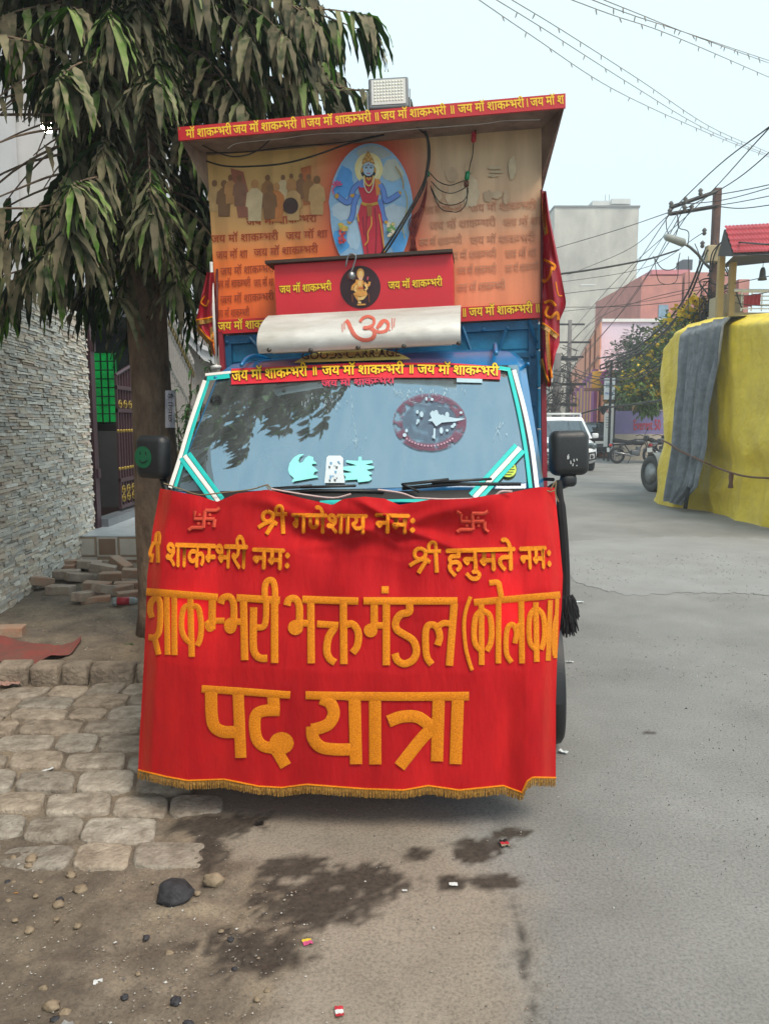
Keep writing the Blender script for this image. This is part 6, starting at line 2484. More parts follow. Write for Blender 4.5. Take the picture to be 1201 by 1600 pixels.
# ------------------------------------------------------------------ right side: covered trailer, vehicles, street, poles
def make_tarp():
    """tarpaulin over a tall load: its street side runs along a line on the ground"""
    A, B = Vector((5.235, 14.75, 0)), Vector((5.78, 9.4, 0))
    ln = (B - A).length
    ax = (B - A).normalized()
    out = Vector((-ax.y, ax.x, 0))
    if out.x > 0:
        out = -out
    def wp(px, py, o=0.0):
        d = ray(px, py)
        n = Vector((out.x, out.y, 0))
        t = (A + out * o - EYE).dot(n) / d.dot(n)
        return EYE + d * t
    def top(s):
        return interp([(0, 2.95), (.25, 3.12), (.5, 3.26), (1.4, 3.27), (3.2, 3.10), (6, 3.0)], s)
    yel = mat('yellow_tarpaulin', 'e8cc38', .5, .2, 2.5, .5, 14, c2='d0b430', dist=.04)
    gry = mat('grey_cloth', '868c90', .9, .3, 8, .6, 40, c2='666c70')
    o = tag(bpy.data.objects.new('yellow_tarpaulin', None), 'creased yellow tarpaulin draped over a tall load at the right edge of the road', 'tarpaulin')
    col.objects.link(o)
    o.location = (6.2, 12, 0)
    loc = Vector(o.location)
    mb = MB()
    NS, NZ = 180, 90
    rows = []
    for j in range(NZ + 1):
        row = []
        for i in range(NS + 1):
            s = ln * i / NS
            t = j / NZ
            z = lerp(.0 + .02 * nz(s, 0, 0, 3), top(s), t)
            d = .05 * math.sin(s * 1.3 + 1) * (1 - t)
            # hanging creases: broad sags and fine wrinkles
            d += .035 * nz(s * 1.1, z * .8, 0, 1.4) + .13 * (.4 - abs(nz(s * 1.3 + z * .25, z * .35 - s * .15, 3, 1.1))) + .07 * (.4 - abs(nz(s * 1.1 - z * .9, z * .9 + s * .5, 8, 1.1))) * (1.2 - t) + .035 * (.4 - abs(nz(s * 3.2 + z * .5, z * .7, 4, 1.3))) + .006 * nz(s * 3, z * 9, 7, 1.3)
            d += .10 * math.exp(-((z - 1.0 + .12 * (s - 1.5)) / .25) ** 2) * -.6
            d += .10 * (1 - t) ** 3 + .07 * math.sin(s * 2.4) * (1 - t) ** 2
            if s < .5:
                d -= .30 * (1 - s / .5) ** 2 * (.5 + .5 * math.sin(z * 2.0))
            d -= .25 * sstep(.93, 1, t) ** 2
            p = A + ax * s + out * d
            row.append((p.x, p.y, max(z, .01)))
        rows.append(row)
    mb.grid(rows)
    # over the top and down the far end
    topr = rows[-1]
    r2 = [tuple(Vector(p) - out * 1.2 + Vector((0, 0, .10 + .05 * nz(i * .1, 0, 0)))) for i, p in enumerate(topr)]
    r3 = [tuple(Vector(p) - out * 2.3) for i, p in enumerate(topr)]
    mb.grid([topr, r2, r3])
    endr = [r[0] for r in rows]
    e2 = [(p[0] + 2.2 * -out.x + .25 * ax.x * -1, p[1] + 2.2 * -out.y + .2 * math.sin(p[2] * 3), p[2]) for p in endr]
    mb.grid([endr, e2])
    mb.build('sheet', yel, o, smooth=True, loc=loc)
    # grey cloth hung over the tarpaulin
    g = tag(bpy.data.objects.new('grey_cloth_sheet', None), 'long grey cloth hanging in folds over the yellow tarpaulin', 'cloth')
    col.objects.link(g)
    g.location = (5.3, 13.4, 0)
    loc = Vector(g.location)
    L = [(497, 1069), (512, 1067), (640, 1058), (700, 1054), (740, 1049), (790, 1043)]
    Rr = [(490, 1129), (512, 1128), (560, 1123), (610, 1115), (640, 1109), (700, 1104), (760, 1093), (785, 1068), (792, 1066)]
    gb = MB()
    rows = []
    for j in range(81):
        t = j / 80
        row = []
        for i in range(61):
            u = i / 60
            py = lerp(lerp(512, 494, u), lerp(783, 790, u), t)
            px = lerp(interp(L, py), interp(Rr, py), u)
            p = wp(px, py, .20 + .17 * t * t)
            fold = .028 * math.sin(u * 19 + 1.6 * math.sin(t * 3)) + .026 * math.sin(u * 37 + 2.5 * t * nz(u, t, 3, 2)) + .016 * math.sin(u * 70 + 4 * t) + .05 * nz(u * 7, t * 4, 0, 1.3)
            p = p + out * (fold + .04 * t - .1 * sstep(.05, 0, t))
            row.append((p.x, p.y, max(p.z, .02)))
        rows.append(row)
    gb.grid(rows)
    gb.grid([rows[0], [tuple(Vector(p) - out * .6 + Vector((0, 0, .04))) for p in rows[0]]])
    gb.build('sheet', gry, g, smooth=True, loc=loc)
    # rope across both
    rb = MB()
    P = smooth_path([(1034, 688), (1045, 693), (1062, 704), (1085, 715), (1102, 723), (1140, 738), (1170, 745), (1201, 747)], 5)
    rb.tube([wp(p.x, p.y, .36 if p.x < 1105 else .24) for p in P], .016, 6)
    c = wp(1142, 742, .22)
    rb.lathe([(.001, .05), (.035, .03), (.04, -.02), (.03, -.12), (.045, -.2), (.001, -.21)], 8, mat=Matrix.Translation(c))
    ro = rb.build('rope', mat('brown_rope', '7a5c4a', .9, .3, 60), loc=c, smooth=True)
    tag(ro, 'brown rope with a knot tied across the yellow tarpaulin and grey cloth', 'rope')
    # propping pole under the cloth
    pb = MB()
    pb.tube([wp(1078, 740, .36), wp(1070, 795, .44)], .035, 8)
    po = pb.build('propping_pole', mat('dark_pole', '2e3133', .7, .3, 20), loc=wp(1072, 790), smooth=True)
    tag(po, 'dark pole propping the foot of the grey cloth', 'pole')
    # stack of sacks / load frame under the sheet so it is held up
    fr = thing('load_frame', 'wheel, mudguard and grey body of the trailer hidden under the yellow tarpaulin', 'trailer', (6.4, 15, 0))
    loc = Vector(fr.location)
    w = make_wheel(0, 0, .39, .22, 'wheel', fr, -1, 'a5a7a6', mat('worn_tyre', '4a4a49', .8, .3, 20))
    w.rotation_euler = (0, 0, R(13))
    w.location = (5.86 - loc.x, 16.7 - loc.y, 0)
    mg = MB()
    cx, cy = 5.95, 16.7
    arc = [(cy + .46 * math.cos(a), .39 + .46 * math.sin(a)) for a in [R(20) + R(150) * k / 12 for k in range(13)]]
    mg.grid([[(cx - .16, y, z), (cx + .18, y, z)] for y, z in arc])
    mg.build('mudguard', mat('dusty_white_mudguard', 'b9b6b0', .7, .25, 12), fr, loc=loc, smooth=True)
    bd = MB()
    bd.rbox((5.98, 15.2, .55), (6.9, 16.5, 1.05), .06)
    bd.rbox((6.04, 15.6, 1.05), (6.9, 16.6, 1.62), .12)
    bd.build('body', mat('grey_trailer_body', '767d84', .6, .2, 6), fr, loc=loc, smooth=True)
    hb = MB()
    hb.tube(smooth_path([(5.98, 16.3, 1.32), (5.9, 16.3, 1.5), (6.05, 16.2, 1.62), (6.3, 16.3, 1.6)], 4), .02, 6)
    hb.rbox((5.92, 16.25, 1.36), (6.2, 16.5, 1.52), .05)
    hb.build('headlamp', mat('chrome_lamp', 'b0b0b0', .3, metal=.7), fr, loc=loc, smooth=True)


make_tarp()


def car(name, label, L, W, H, paint, loc, rz, front=True, rails=False):
    o = thing(name, label, 'car', loc, rz)
    hw = W / 2
    body = MB()
    secs = [(0.0, .70, .34, .62), (.05, .86, .26, .74), (.16, .95, .22, .86), (.5, .99, .2, .97), (1.05, 1.0, .2, 1.04), (2.2, 1.0, .2, 1.06), (3.4, 1.0, .2, 1.08), (L - .35, .98, .22, 1.06), (L - .1, .92, .26, 1.0), (L, .80, .36, .9)]
    if not front:
        secs = [(0.0, .74, .34, .88), (.06, .90, .26, 1.0), (.2, .97, .22, 1.06), (.6, .99, .2, 1.06), (1.3, 1.0, .2, 1.05), (2.4, 1.0, .2, 1.02), (L - .9, .99, .2, .96), (L - .3, .94, .22, .84), (L - .08, .86, .26, .74), (L, .7, .34, .62)]
    rows = []
    n = 24
    for y, kw, z0, z1 in secs:
        ring = []
        for k in range(n):
            a = 2 * math.pi * k / n
            ca, sa = math.cos(a), math.sin(a)
            e = .45
            ring.append((math.copysign(abs(ca) ** e, ca) * hw * kw, y, (z0 + z1) / 2 + math.copysign(abs(sa) ** e, sa) * (z1 - z0) / 2))
        rows.append(ring)
    body.grid(rows, close=True)
    body.face(list(range(n)))
    body.face([(len(rows) - 1) * n + k for k in range(n)][::-1])
    body.build('body', paint, o, smooth=True)
    # greenhouse
    yb0, yb1, yt0, yt1 = (.95, L - .25, 1.75, L - .75) if front else (.25, L - 1.15, .65, L - 2.0)
    zb, zt = 1.0, H - .10
    base = [(-hw * .93, yb0, zb), (hw * .93, yb0, zb), (hw * .93, yb1, zb), (-hw * .93, yb1, zb)]
    tp_ = [(-hw * .74, yt0, zt), (hw * .74, yt0, zt), (hw * .74, yt1, zt), (-hw * .74, yt1, zt)]
    cab = MB()
    dark = glass_mat('car_glass', tint=(.12, .14, .15), refl=(.75, .9, 1), ior=2.3, film=.03)
    G = MB()
    V = [Vector(p) for p in base + tp_]
    for i in range(4):
        j = (i + 1) % 4
        a, b, c, d = V[i], V[j], V[4 + j], V[4 + i]
        q = [a, b, c, d]
        ctr = (a + b + c + d) / 4
        ins = [p.lerp(ctr, .10) for p in q]
        for k in range(4):
            cab.poly([q[k], q[(k + 1) % 4], ins[(k + 1) % 4], ins[k]])
        G.poly(ins)
    rr = [[Vector((x * (1 - .12 * t), lerp(y, (yt0 + yt1) / 2, .10 * t), zt + (H - zt) * math.sin(t * math.pi / 2))) for x, y in [(-hw * .74, yt0), (0, yt0 - .03), (hw * .74, yt0), (hw * .74, (yt0 + yt1) / 2), (hw * .74, yt1), (0, yt1), (-hw * .74, yt1), (-hw * .74, (yt0 + yt1) / 2)]] for t in (0, .4, .75, 1)]
    cab.grid(rr, close=True)
    cab.face([len(cab.v) - 8 + k for k in range(8)])
    cab.build('roof_frame', paint, o, smooth=False)
    G.build('window', dark, o)
    for x in (-hw + .12, hw - .12):
        for y in (.78, L - .75):
            make_wheel(x, y, .30, .19, 'wheel', o, 1 if x > 0 else -1)
    ch = mat('bright_trim', 'b8babc', .2, metal=.8)
    if front:
        g = MB()
        g.rbox((-hw * .52, -.02, .60), (hw * .52, .08, .76), .03)
        g.rbox((-hw * .55, -.015, .36), (hw * .55, .09, .48), .03)
        gr = g.build('grille', BLACK_PLASTIC, o, smooth=True)
        g2 = MB()
        for z in (.64, .69, .74):
            g2.box((-hw * .5, -.028, z), (hw * .5, -.018, z + .012))
        g2.build('chrome_bar', ch, gr)
        pl = MB()
        pl.box((-.25, -.045, .46), (.25, -.03, .57))
        pl.build('number_plate', WHITE, o)
        for s in (-1, 1):
            h = MB()
            h.rbox((s * hw * .74 - .17, .03, .70), (s * hw * .74 + .17, .36, .88), .06)
            hl = h.build('headlight', glass_mat('car_lamp_glass', tint=(.35, .38, .4), ior=2.0), o, smooth=True)
            h2 = MB()
            h2.lathe([(.001, -.05), (.07, -.03), (.075, .03)], 14, mat=Matrix.Translation((s * hw * .72, .09, .79)) @ Matrix.Rotation(R(-90), 4, 'X'))
            h2.build('reflector', ch, hl, smooth=True)
            f = MB()
            P = [(s * hw * .62, -.0, .56), (s * hw * .88, .06, .60), (s * hw * .9, .08, .40), (s * hw * .66, .02, .36)]
            f.tube(P + [P[0]], .035, 6)
            f.lathe([(.001, -.02), (.06, -.01), (.065, .05)], 12, mat=Matrix.Translation((s * hw * .76, .02, .47)) @ Matrix.Rotation(R(-90), 4, 'X'))
            f.build('fog_lamp', BLACK_PLASTIC, o, smooth=True)
    else:
        pl = MB()
        pl.box((-.26, -.03, .62), (.26, -.015, .73))
        pl.build('number_plate', WHITE, o)
        for s in (-1, 1):
            t = MB()
            t.rbox((s * hw * .80 - .13, .01, .72), (s * hw * .80 + .11, .22, .98), .05)
            t.build('tail_light', mat('red_lamp', 'a01418', .2, .1, 20, coat=.5), o, smooth=True)
        bm = MB()
        bm.rbox((-hw * .9, -.04, .30), (hw * .9, .12, .52), .05)
        bm.build('bumper', BLACK_PLASTIC, o, smooth=True)
    for s in (-1, 1):
        m = MB()
        yy = 1.35 if front else L - 1.55
        m.rbox((s * (hw + .10) - .10, yy, 1.0), (s * (hw + .10) + .10, yy + .12, 1.16), .04)
        m.build('door_mirror', paint, o, smooth=True)
    if rails:
        r_ = MB()
        for s in (-1, 1):
            r_.tube([(s * hw * .66, 1.9, H - .02), (s * hw * .66, 2.0, H + .09), (s * hw * .66, 3.6, H + .09), (s * hw * .66, 3.7, H - .02)], .03, 6)
        for y in (2.0, 2.8, 3.6):
            r_.tube([(-hw * .68, y, H + .10), (hw * .68, y, H + .10)], .035, 6)
        r_.build('roof_rack', WHITE, o, smooth=True)
    return o


car('white_car', 'white car with a roof rack facing the viewer behind the right-hand truck mirror', 4.3, 1.74, 1.68, mat('white_car_paint', 'd8dadb', .25, .05, 3, coat=.6), (5.62, 23.4, 0), R(-6), True, True)
car('black_car', 'black hatchback seen from behind, parked beyond the white car', 3.8, 1.66, 1.52, mat('black_car_paint', '15181d', .2, .1, 3, coat=.7), (9.05, 32.2, 0), R(-8), False)


def motorbike(name, label, loc, rz, lean=0.0, paint='1d1f22'):
    o = thing(name, label, 'motorcycle', loc, rz)
    pm = mat('bike_paint_' + paint, paint, .3, .15, 10, coat=.4)
    for x in (-.63, .65):
        mt = Matrix.Translation((x, 0, .30)) @ Matrix.Rotation(R(90), 4, 'X')
        t = MB()
        t.tube([mt @ Vector((.255 * math.cos(a), .255 * math.sin(a), 0)) for a in [2 * math.pi * k / 24 for k in range(25)]], .048, 8, cap=False)
        w = t.build('wheel', BLACK, o, smooth=True)
        r_ = MB()
        r_.tube([mt @ Vector((.20 * math.cos(a), .20 * math.sin(a), 0)) for a in [2 * math.pi * k / 20 for k in range(21)]], .014, 6, cap=False)
        for k in range(6):
            a = math.pi * k / 3
            r_.tube([mt @ Vector((.03 * math.cos(a), .03 * math.sin(a), 0)), mt @ Vector((.2 * math.cos(a), .2 * math.sin(a), 0))], .012, 5)
        r_.lathe([(.05, -.05), (.05, .05)], 12, mat=mt)
        r_.build('rim', STEEL, w, smooth=True)
    f = MB()
    for s in (-.05, .05):
        f.tube([(.65, s * 1.4, .30), (.50, s * 1.4, .72), (.42, s, .95)], .02, 6)
        f.tube([(-.63, s * 1.6, .30), (-.15, s, .42), (.15, s, .35)], .018, 6)
        f.tube([(-.60, s * 1.8, .36), (-.45, s * 1.6, .68)], .024, 6)
    f.tube([(.42, 0, .9), (.25, 0, .50), (.0, 0, .33), (-.15, 0, .42), (-.35, 0, .70), (-.7, 0, .78)], .022, 6)
    f.build('frame', BLACK_PLASTIC, o, smooth=True)
    e = MB()
    e.rbox((-.12, -.11, .27), (.22, .11, .50), .05)
    e.rbox((.10, -.07, .42), (.26, .07, .62), .03)
    e.build('engine', mat('engine_grey', '5a5c5e', .4, .2, 20, metal=.5), o, smooth=True)
    tk = MB()
    tk.rbox((-.02, -.13, .66), (.42, .13, .90), .10, seg=4)
    tk.rbox((-.85, -.09, .66), (-.35, .09, .76), .04)
    tk.build('fuel_tank', pm, o, smooth=True)
    st = MB()
    st.tube(smooth_path([(.02, 0, .79), (-.2, 0, .76), (-.5, 0, .80), (-.78, 0, .86)], 4), [.09] * 13, 8)
    st.build('seat', mat('bike_seat', '202022', .8, .2, 30), o, smooth=True)
    h = MB()
    h.tube(smooth_path([(.26, -.36, 1.02), (.36, -.2, 1.06), (.40, 0, 1.0), (.36, .2, 1.06), (.26, .36, 1.02)], 4), .014, 6)
    h.tube([(.36, -.22, 1.05), (.38, -.3, 1.20)], .008, 5)
    h.lathe([(.001, .01), (.06, 0), (.001, -.01)], 10, mat=Matrix.Translation((.38, -.32, 1.24)) @ Matrix.Rotation(R(90), 4, 'Y'))
    h.build('handlebar', BLACK_PLASTIC, o, smooth=True)
    l = MB()
    l.rbox((.44, -.10, .80), (.60, .10, 1.02), .06)
    l.build('headlight', BLACK_PLASTIC, o, smooth=True)
    m = MB()
    m.grid([[(-.63 + .34 * math.cos(a), y, .30 + .34 * math.sin(a)) for y in (-.06, 0, .06)] for a in [R(40) + R(120) * k / 10 for k in range(11)]])
    m.grid([[(.65 + .33 * math.cos(a), y, .30 + .33 * math.sin(a)) for y in (-.06, 0, .06)] for a in [R(30) + R(120) * k / 10 for k in range(11)]])
    m.build('mudguard', pm, o, smooth=True)
    t = MB()
    t.rbox((-.93, -.06, .62), (-.85, .06, .72), .02)
    t.build('tail_light', mat('bike_tail_red', 'b0161a', .3), o, smooth=True)
    p = MB()
    p.box((-.99, -.09, .42), (-.975, .09, .58))
    p.build('number_plate', WHITE, o)
    x = MB()
    x.tube([(.15, -.12, .32), (-.1, -.14, .27), (-.35, -.15, .33), (-.8, -.16, .40)], [.02, .025, .045, .045], 8)
    x.build('exhaust_pipe', STEEL, o, smooth=True)
    k = MB()
    k.tube([(-.05, .08, .28), (-.12, .2, .0)], .012, 5)
    k.build('kickstand', BLACK_PLASTIC, o)
    o.rotation_euler = (R(lean), 0, rz)
    return o


motorbike('motorcycle', 'black motorcycle parked side on in front of the purple wall', (9.15, 28.3, .005), R(8), -4)
motorbike('motorcycle', 'second motorcycle half hidden behind the yellow tarpaulin and its wheel', (10.35, 28.9, .005), R(50), -5, '5a5d62')


def house(name, label, boxes, m, parts=(), cat='building'):
    b0 = boxes[0]
    o = thing(name, label, cat, ((b0[0][0] + b0[1][0]) / 2, b0[0][1], 0))
    loc = Vector(o.location)
    w = MB()
    for lo, hi in boxes:
        w.box(lo, hi)
    w.build('wall', m, o, loc=loc)
    for pname, pboxes, pm in parts:
        p = MB()
        for lo, hi in pboxes:
            p.box(lo, hi)
        p.build(pname, pm, o, loc=loc)
    return o


def px_box(x0, y0, x1, y1, Y, d):
    a, b = on_y(x0, y1, Y), on_y(x1, y0, Y)
    return ((a.x, Y, a.z), (b.x, Y + d, b.z))


def make_street():
    conc = mat('stained_concrete', 'c2bdb0', .9, .35, .30, .3, 12, c2='8f8b82', stretch=(1, 1, .5))
    a, b = on_y(866, 330, 85), on_y(998, 324, 85)
    P = [((a.x, 85, 0), (b.x, 97, b.z)), ]
    house('concrete_block_tower', 'tall blank stained grey concrete building in the distance beside the flag', P, conc,
          (('roof_room', [px_box(925, 313, 985, 326, 88, 6), px_box(955, 310, 985, 318, 87.2, .5)], mat('roof_white', 'c9c9c4', .8, .15, 1)),
           ('parapet', [((a.x - .1, 84.9, b.z), (b.x + .1, 97.1, b.z + .2))], mat('parapet_grey', '6a6964', .9)),
           ('roof_pipe', [px_box(945, 303, 946, 313, 88.5, .08), px_box(951, 303, 952, 313, 88.5, .08)], STEEL),
           ('bracket_rail', [px_box(907, 444, 930, 445.5, 84.95, .02)], WHITE)))
    brk = mat('pink_brick', 'bc7d70', .9, .25, 1.2, .3, 30, c2='a06a60')
    house('pink_brick_house', 'dusty pink brick building with a small blue window behind the wires', [px_box(999, 431, 1066, 520, 42, 9), px_box(1066, 425, 1150, 520, 42, 9), px_box(1150, 436, 1171, 520, 42.4, 8)], brk,
          (('window', [px_box(1028, 476, 1044, 502, 41.95, .1)], mat('blue_grey_window', '7c97a8', .3, .4, 6)),
           ('roof_sheet', [px_box(1018, 421, 1078, 428, 44, 4)], mat('pink_roof', 'c07a80', .7, .15, 2)),
           ('water_tank', [px_box(1066, 405, 1082, 421, 45, 1)], mat('tank_dark', '3c4650', .6))))
    fx0, fx1, fz = -4.0, 22.5, 9.0
    wins = [((fx0 + 1.2 + 2.6 * i, 104.9, 1.2 + 3.1 * j), (fx0 + 2.5 + 2.6 * i, 105.02, 2.9 + 3.1 * j)) for i in range(10) for j in range(2)]
    fo = house('far_row_house', 'pale pinkish row of houses closing the far end of the street beside the flag', [((fx0, 105, 0), (fx1, 112, fz))], mat('pale_pink_plaster', 'd3b9aa', .85, .2, .6),
               (('parapet', [((fx0 - .1, 104.8, fz), (fx1 + .1, 105.2, fz + .7))], WHITE), ('balcony', [((fx0, 103.9, 3.6), (fx1, 104.95, 3.8))], WHITE)))
    wm_ = mat('far_window', '5e6670', .3, .3, 2)
    for w_ in wins:
        q = MB()
        q.box(*w_)
        q.build('window', wm_, fo, loc=Vector(fo.location))
    lil = mat('lilac_plaster', 'd8c8d6', .85, .1, .8)
    lh = thing('lilac_house', 'pale lilac plastered building behind the flowering tree', 'building', (12, 36, 0))
    lloc = Vector(lh.location)
    la, lb_ = on_y(940, 505, 36), on_y(1095, 503, 36)
    q = MB()
    f4 = [(la.x, 36), (lb_.x, 36), (lb_.x + 2, 44), (la.x + 2.4, 44)]
    q.grid([[(x, y, z) for x, y in f4 + [f4[0]]] for z in (0, lb_.z)])
    q.poly([(x, y, lb_.z) for x, y in f4])
    q.build('wall', lil, lh, loc=lloc)
    q = MB()
    q.box((la.x, 35.9, lb_.z), (lb_.x, 36.05, lb_.z + .14))
    q.build('parapet', WHITE, lh, loc=lloc)
    # orange shop building: facade running away along the street, painted in purple and yellow
    org = mat('orange_plaster', 'e39a78', .85, .2, 1.0, .1, 20, c2='cf8464')
    o = thing('orange_building', 'orange building with purple and yellow painted pillars along the street', 'building', (9.6, 33.5, 0))
    loc = Vector(o.location)
    n0, n1 = on_y(938, 503, 34), None
    def fac(Y):
        return n0.x + .205 * (Y - 34)
    w = MB()
    zt = n0.z
    f = [(fac(34), 34), (fac(82), 82), (fac(82) + 3, 82), (fac(34) + .1, 34.2)]
    w.grid([[(x, y, z) for x, y in f + [f[0]]] for z in (0, zt)])
    w.poly([(x, y, zt) for x, y in f])
    # front wing, one storey
    e0, e1 = on_y(944, 590, 33.6), on_y(1004, 575, 33.6)
    w.box((e0.x, 33.6, 0), (e1.x, 35.8, e0.z))
    w.build('wall', org, o, loc=loc)
    pm_, ym_ = mat('purple_paint', '8f4a86', .7, .2, 3), mat('yellow_paint', 'c99a2c', .7, .2, 3)
    for Y in (34.6, 36.8, 39.5, 43, 47, 53, 60):
        pl = MB()
        pl.box((fac(Y) - .16, Y, 0), (fac(Y) + .05, Y + .45, on_y(900, 588, 34).z + .35))
        pl.build('purple_pillar', pm_, o, loc=loc)
    for Y in (35.7, 38.2, 41.2, 45, 50, 56):
        yl = MB()
        yl.box((fac(Y) - .14, Y, 0), (fac(Y) + .05, Y + .5, 3.5))
        yl.build('yellow_pillar', ym_, o, loc=loc)
    bd = MB()
    for z in (zt - .02, 4.3, 3.0):
        bd.grid([[(fac(Y) - .05, Y, z + q) for Y in (33.99, 80)] for q in (0, .12)])
    for Y in (36.8, 40.5, 45):
        bd.box((fac(Y) - .06, Y, 3.1), (fac(Y) + .02, Y + .12, zt - .03))
    bd.build('band', mat('rust_band', '8f5a44', .8, .2, 3), o, loc=loc)
    # painted front panels of the wing
    pp = MB()
    pp.box(*px_box(946, 612, 970, 668, 33.57, .02))
    pp.build('peach_panel', mat('peach_paint', 'dba07c', .8, .1, 3), o, loc=loc)
    yp = MB()
    for pts in ([(925, 580), (975, 578), (980, 610), (960, 625), (962, 668), (946, 668), (948, 640), (938, 612), (924, 608)],):
        yp.poly([on_y(x, y, 33.54) for x, y in pts])
        yp.poly([on_y(x, y, 33.56) for x, y in pts][::-1])
    yp.build('yellow_swirl', mat('yellow_wall_paint', 'd29a2a', .8, .15, 3), o, loc=loc)
    mg = MB()
    pts = [(936, 592), (940, 582), (948, 576), (955, 584), (958, 600), (950, 602), (940, 600)]
    mg.poly([on_y(x, y, 33.5) for x, y in pts])
    mg.build('magenta_drop', mat('magenta_paint', 'a8488a', .8, .15, 3), o, loc=loc)
    db = MB()
    db.box(*px_box(913, 606, 949, 611, 33.45, .12))
    db.build('ledge', mat('brown_ledge', '7a5048', .8), o, loc=loc)
    # purple boundary wall with red writing
    pw = thing('purple_wall', 'low purple wall with red painted letters and a cream plinth behind the motorcycle', 'wall', (10.5, 31, 0))
    loc = Vector(pw.location)
    q = MB()
    x0, x1 = on_y(960, 660, 31).x, on_y(1130, 660, 31).x
    q.box((x0, 31, 1.04), (x1, 31.25, on_y(1000, 642, 31).z))
    q.build('wall_face', mat('purple_wall_paint', '7d74a0', .85, .2, 2), pw, loc=loc)
    q = MB()
    q.box((x0, 30.9, 0), (x1, 31.3, 1.035))
    q.build('plinth', mat('cream_plinth', 'b5a898', .85, .2, 3), pw, loc=loc)
    q = MB()
    S = lambda px, py, o_: on_y(px, py, 30.99 - o_)
    put_text(q, 'Everest 50', (989, 671.5), (1032, 671), 14, S, 0, .02, .004)
    q.build('painted_lettering', mat('red_wall_letters', 'b03a48', .8), pw, loc=loc)
    # sign boards
    sb = thing('sign_board', 'white upright notice board with red letters beside the purple wall', 'sign', (on_y(951, 680, 30.5).x, 30.5, 0))
    loc = Vector(sb.location)
    q = MB()
    a, b = on_y(943.5, 680, 30.5), on_y(959, 631, 30.5)
    q.box((a.x, 30.5, .55), (b.x, 30.56, b.z))
    q.build('panel', WHITE, sb, loc=loc)
    q = MB()
    q.tube([(b.x + .03, 30.53, 0), (b.x + .03, 30.53, on_y(950, 586, 30.5).z)], .045, 8)
    q.tube([(a.x + .03, 30.53, 0), (a.x + .03, 30.53, .55)], .03, 6)
    q.build('post', BLACK, sb, loc=loc)
    q = MB()
    S = lambda px, py, o_: on_y(px, py, 30.495 - o_)
    put_text(q, 'FETE', (946.5, 645), (955, 644), 8.5, S, 0, .03, .004)
    for k in range(5):
        stroke(q, [(946, 652 + 4 * k), (954 - k % 2 * 2, 652 + 4 * k)], 1.0, S, 1, .004, 0)
    q.build('lettering', [mat('sign_red_letters', 'b83038', .7), mat('sign_grey_print', '6a7078', .7)], sb, loc=loc)
    s2 = thing('sign_board', 'square white board with a faint picture and blue line hanging above the notice board', 'sign', (on_y(952, 606, 30.6).x, 30.4, on_y(952, 624, 30.6).z))
    loc = Vector(s2.location)
    q = MB()
    a, b = on_y(943.5, 624, 30.4), on_y(961, 590, 30.4)
    q.box((a.x, 30.4, a.z), (b.x, 30.46, b.z))
    q.build('panel', mat('board_pale', 'cdd6dc', .6, .1, 4), s2, loc=loc)
    q = MB()
    S = lambda px, py, o_: on_y(px, py, 30.395 - o_)
    for k in range(5):
        stroke(q, [(945.5 + k * 2.6, 614 + k % 2), (947 + k * 2.6, 614.5)], 3.4, S, 0, .004, 0)
    for x in (947.5, 951, 956):
        disc(q, x, 602, 1.8, 4, S, 1, .004, 10)
    q.build('print', [mat('blue_print', '3c6cae', .7), mat('grey_print', '8fa2ae', .7)], s2, loc=loc)
    # black frame of an unused hoarding on a post
    fr = MB()
    P = lambda x, y: on_y(x, y, 30)
    for y in (0, 6):
        fr.tube([P(937, 571 + y), P(1002, 545 + y)], .035, 6)
    for k in range(8):
        x = lerp(937, 1002, k / 7)
        y = lerp(571, 545, k / 7)
        fr.tube([P(x, y), P(x, y + 6)], .03, 5)
    g = P(955, 566)
    fr.tube([(g.x, 30, 0), (g.x, 30, g.z)], .05, 8)
    c = (g.x, 30, 0)
    tag(fr.build('hoarding_frame', BLACK, loc=c), 'empty black hoarding frame on a thin post above the sign boards', 'frame')


make_street()


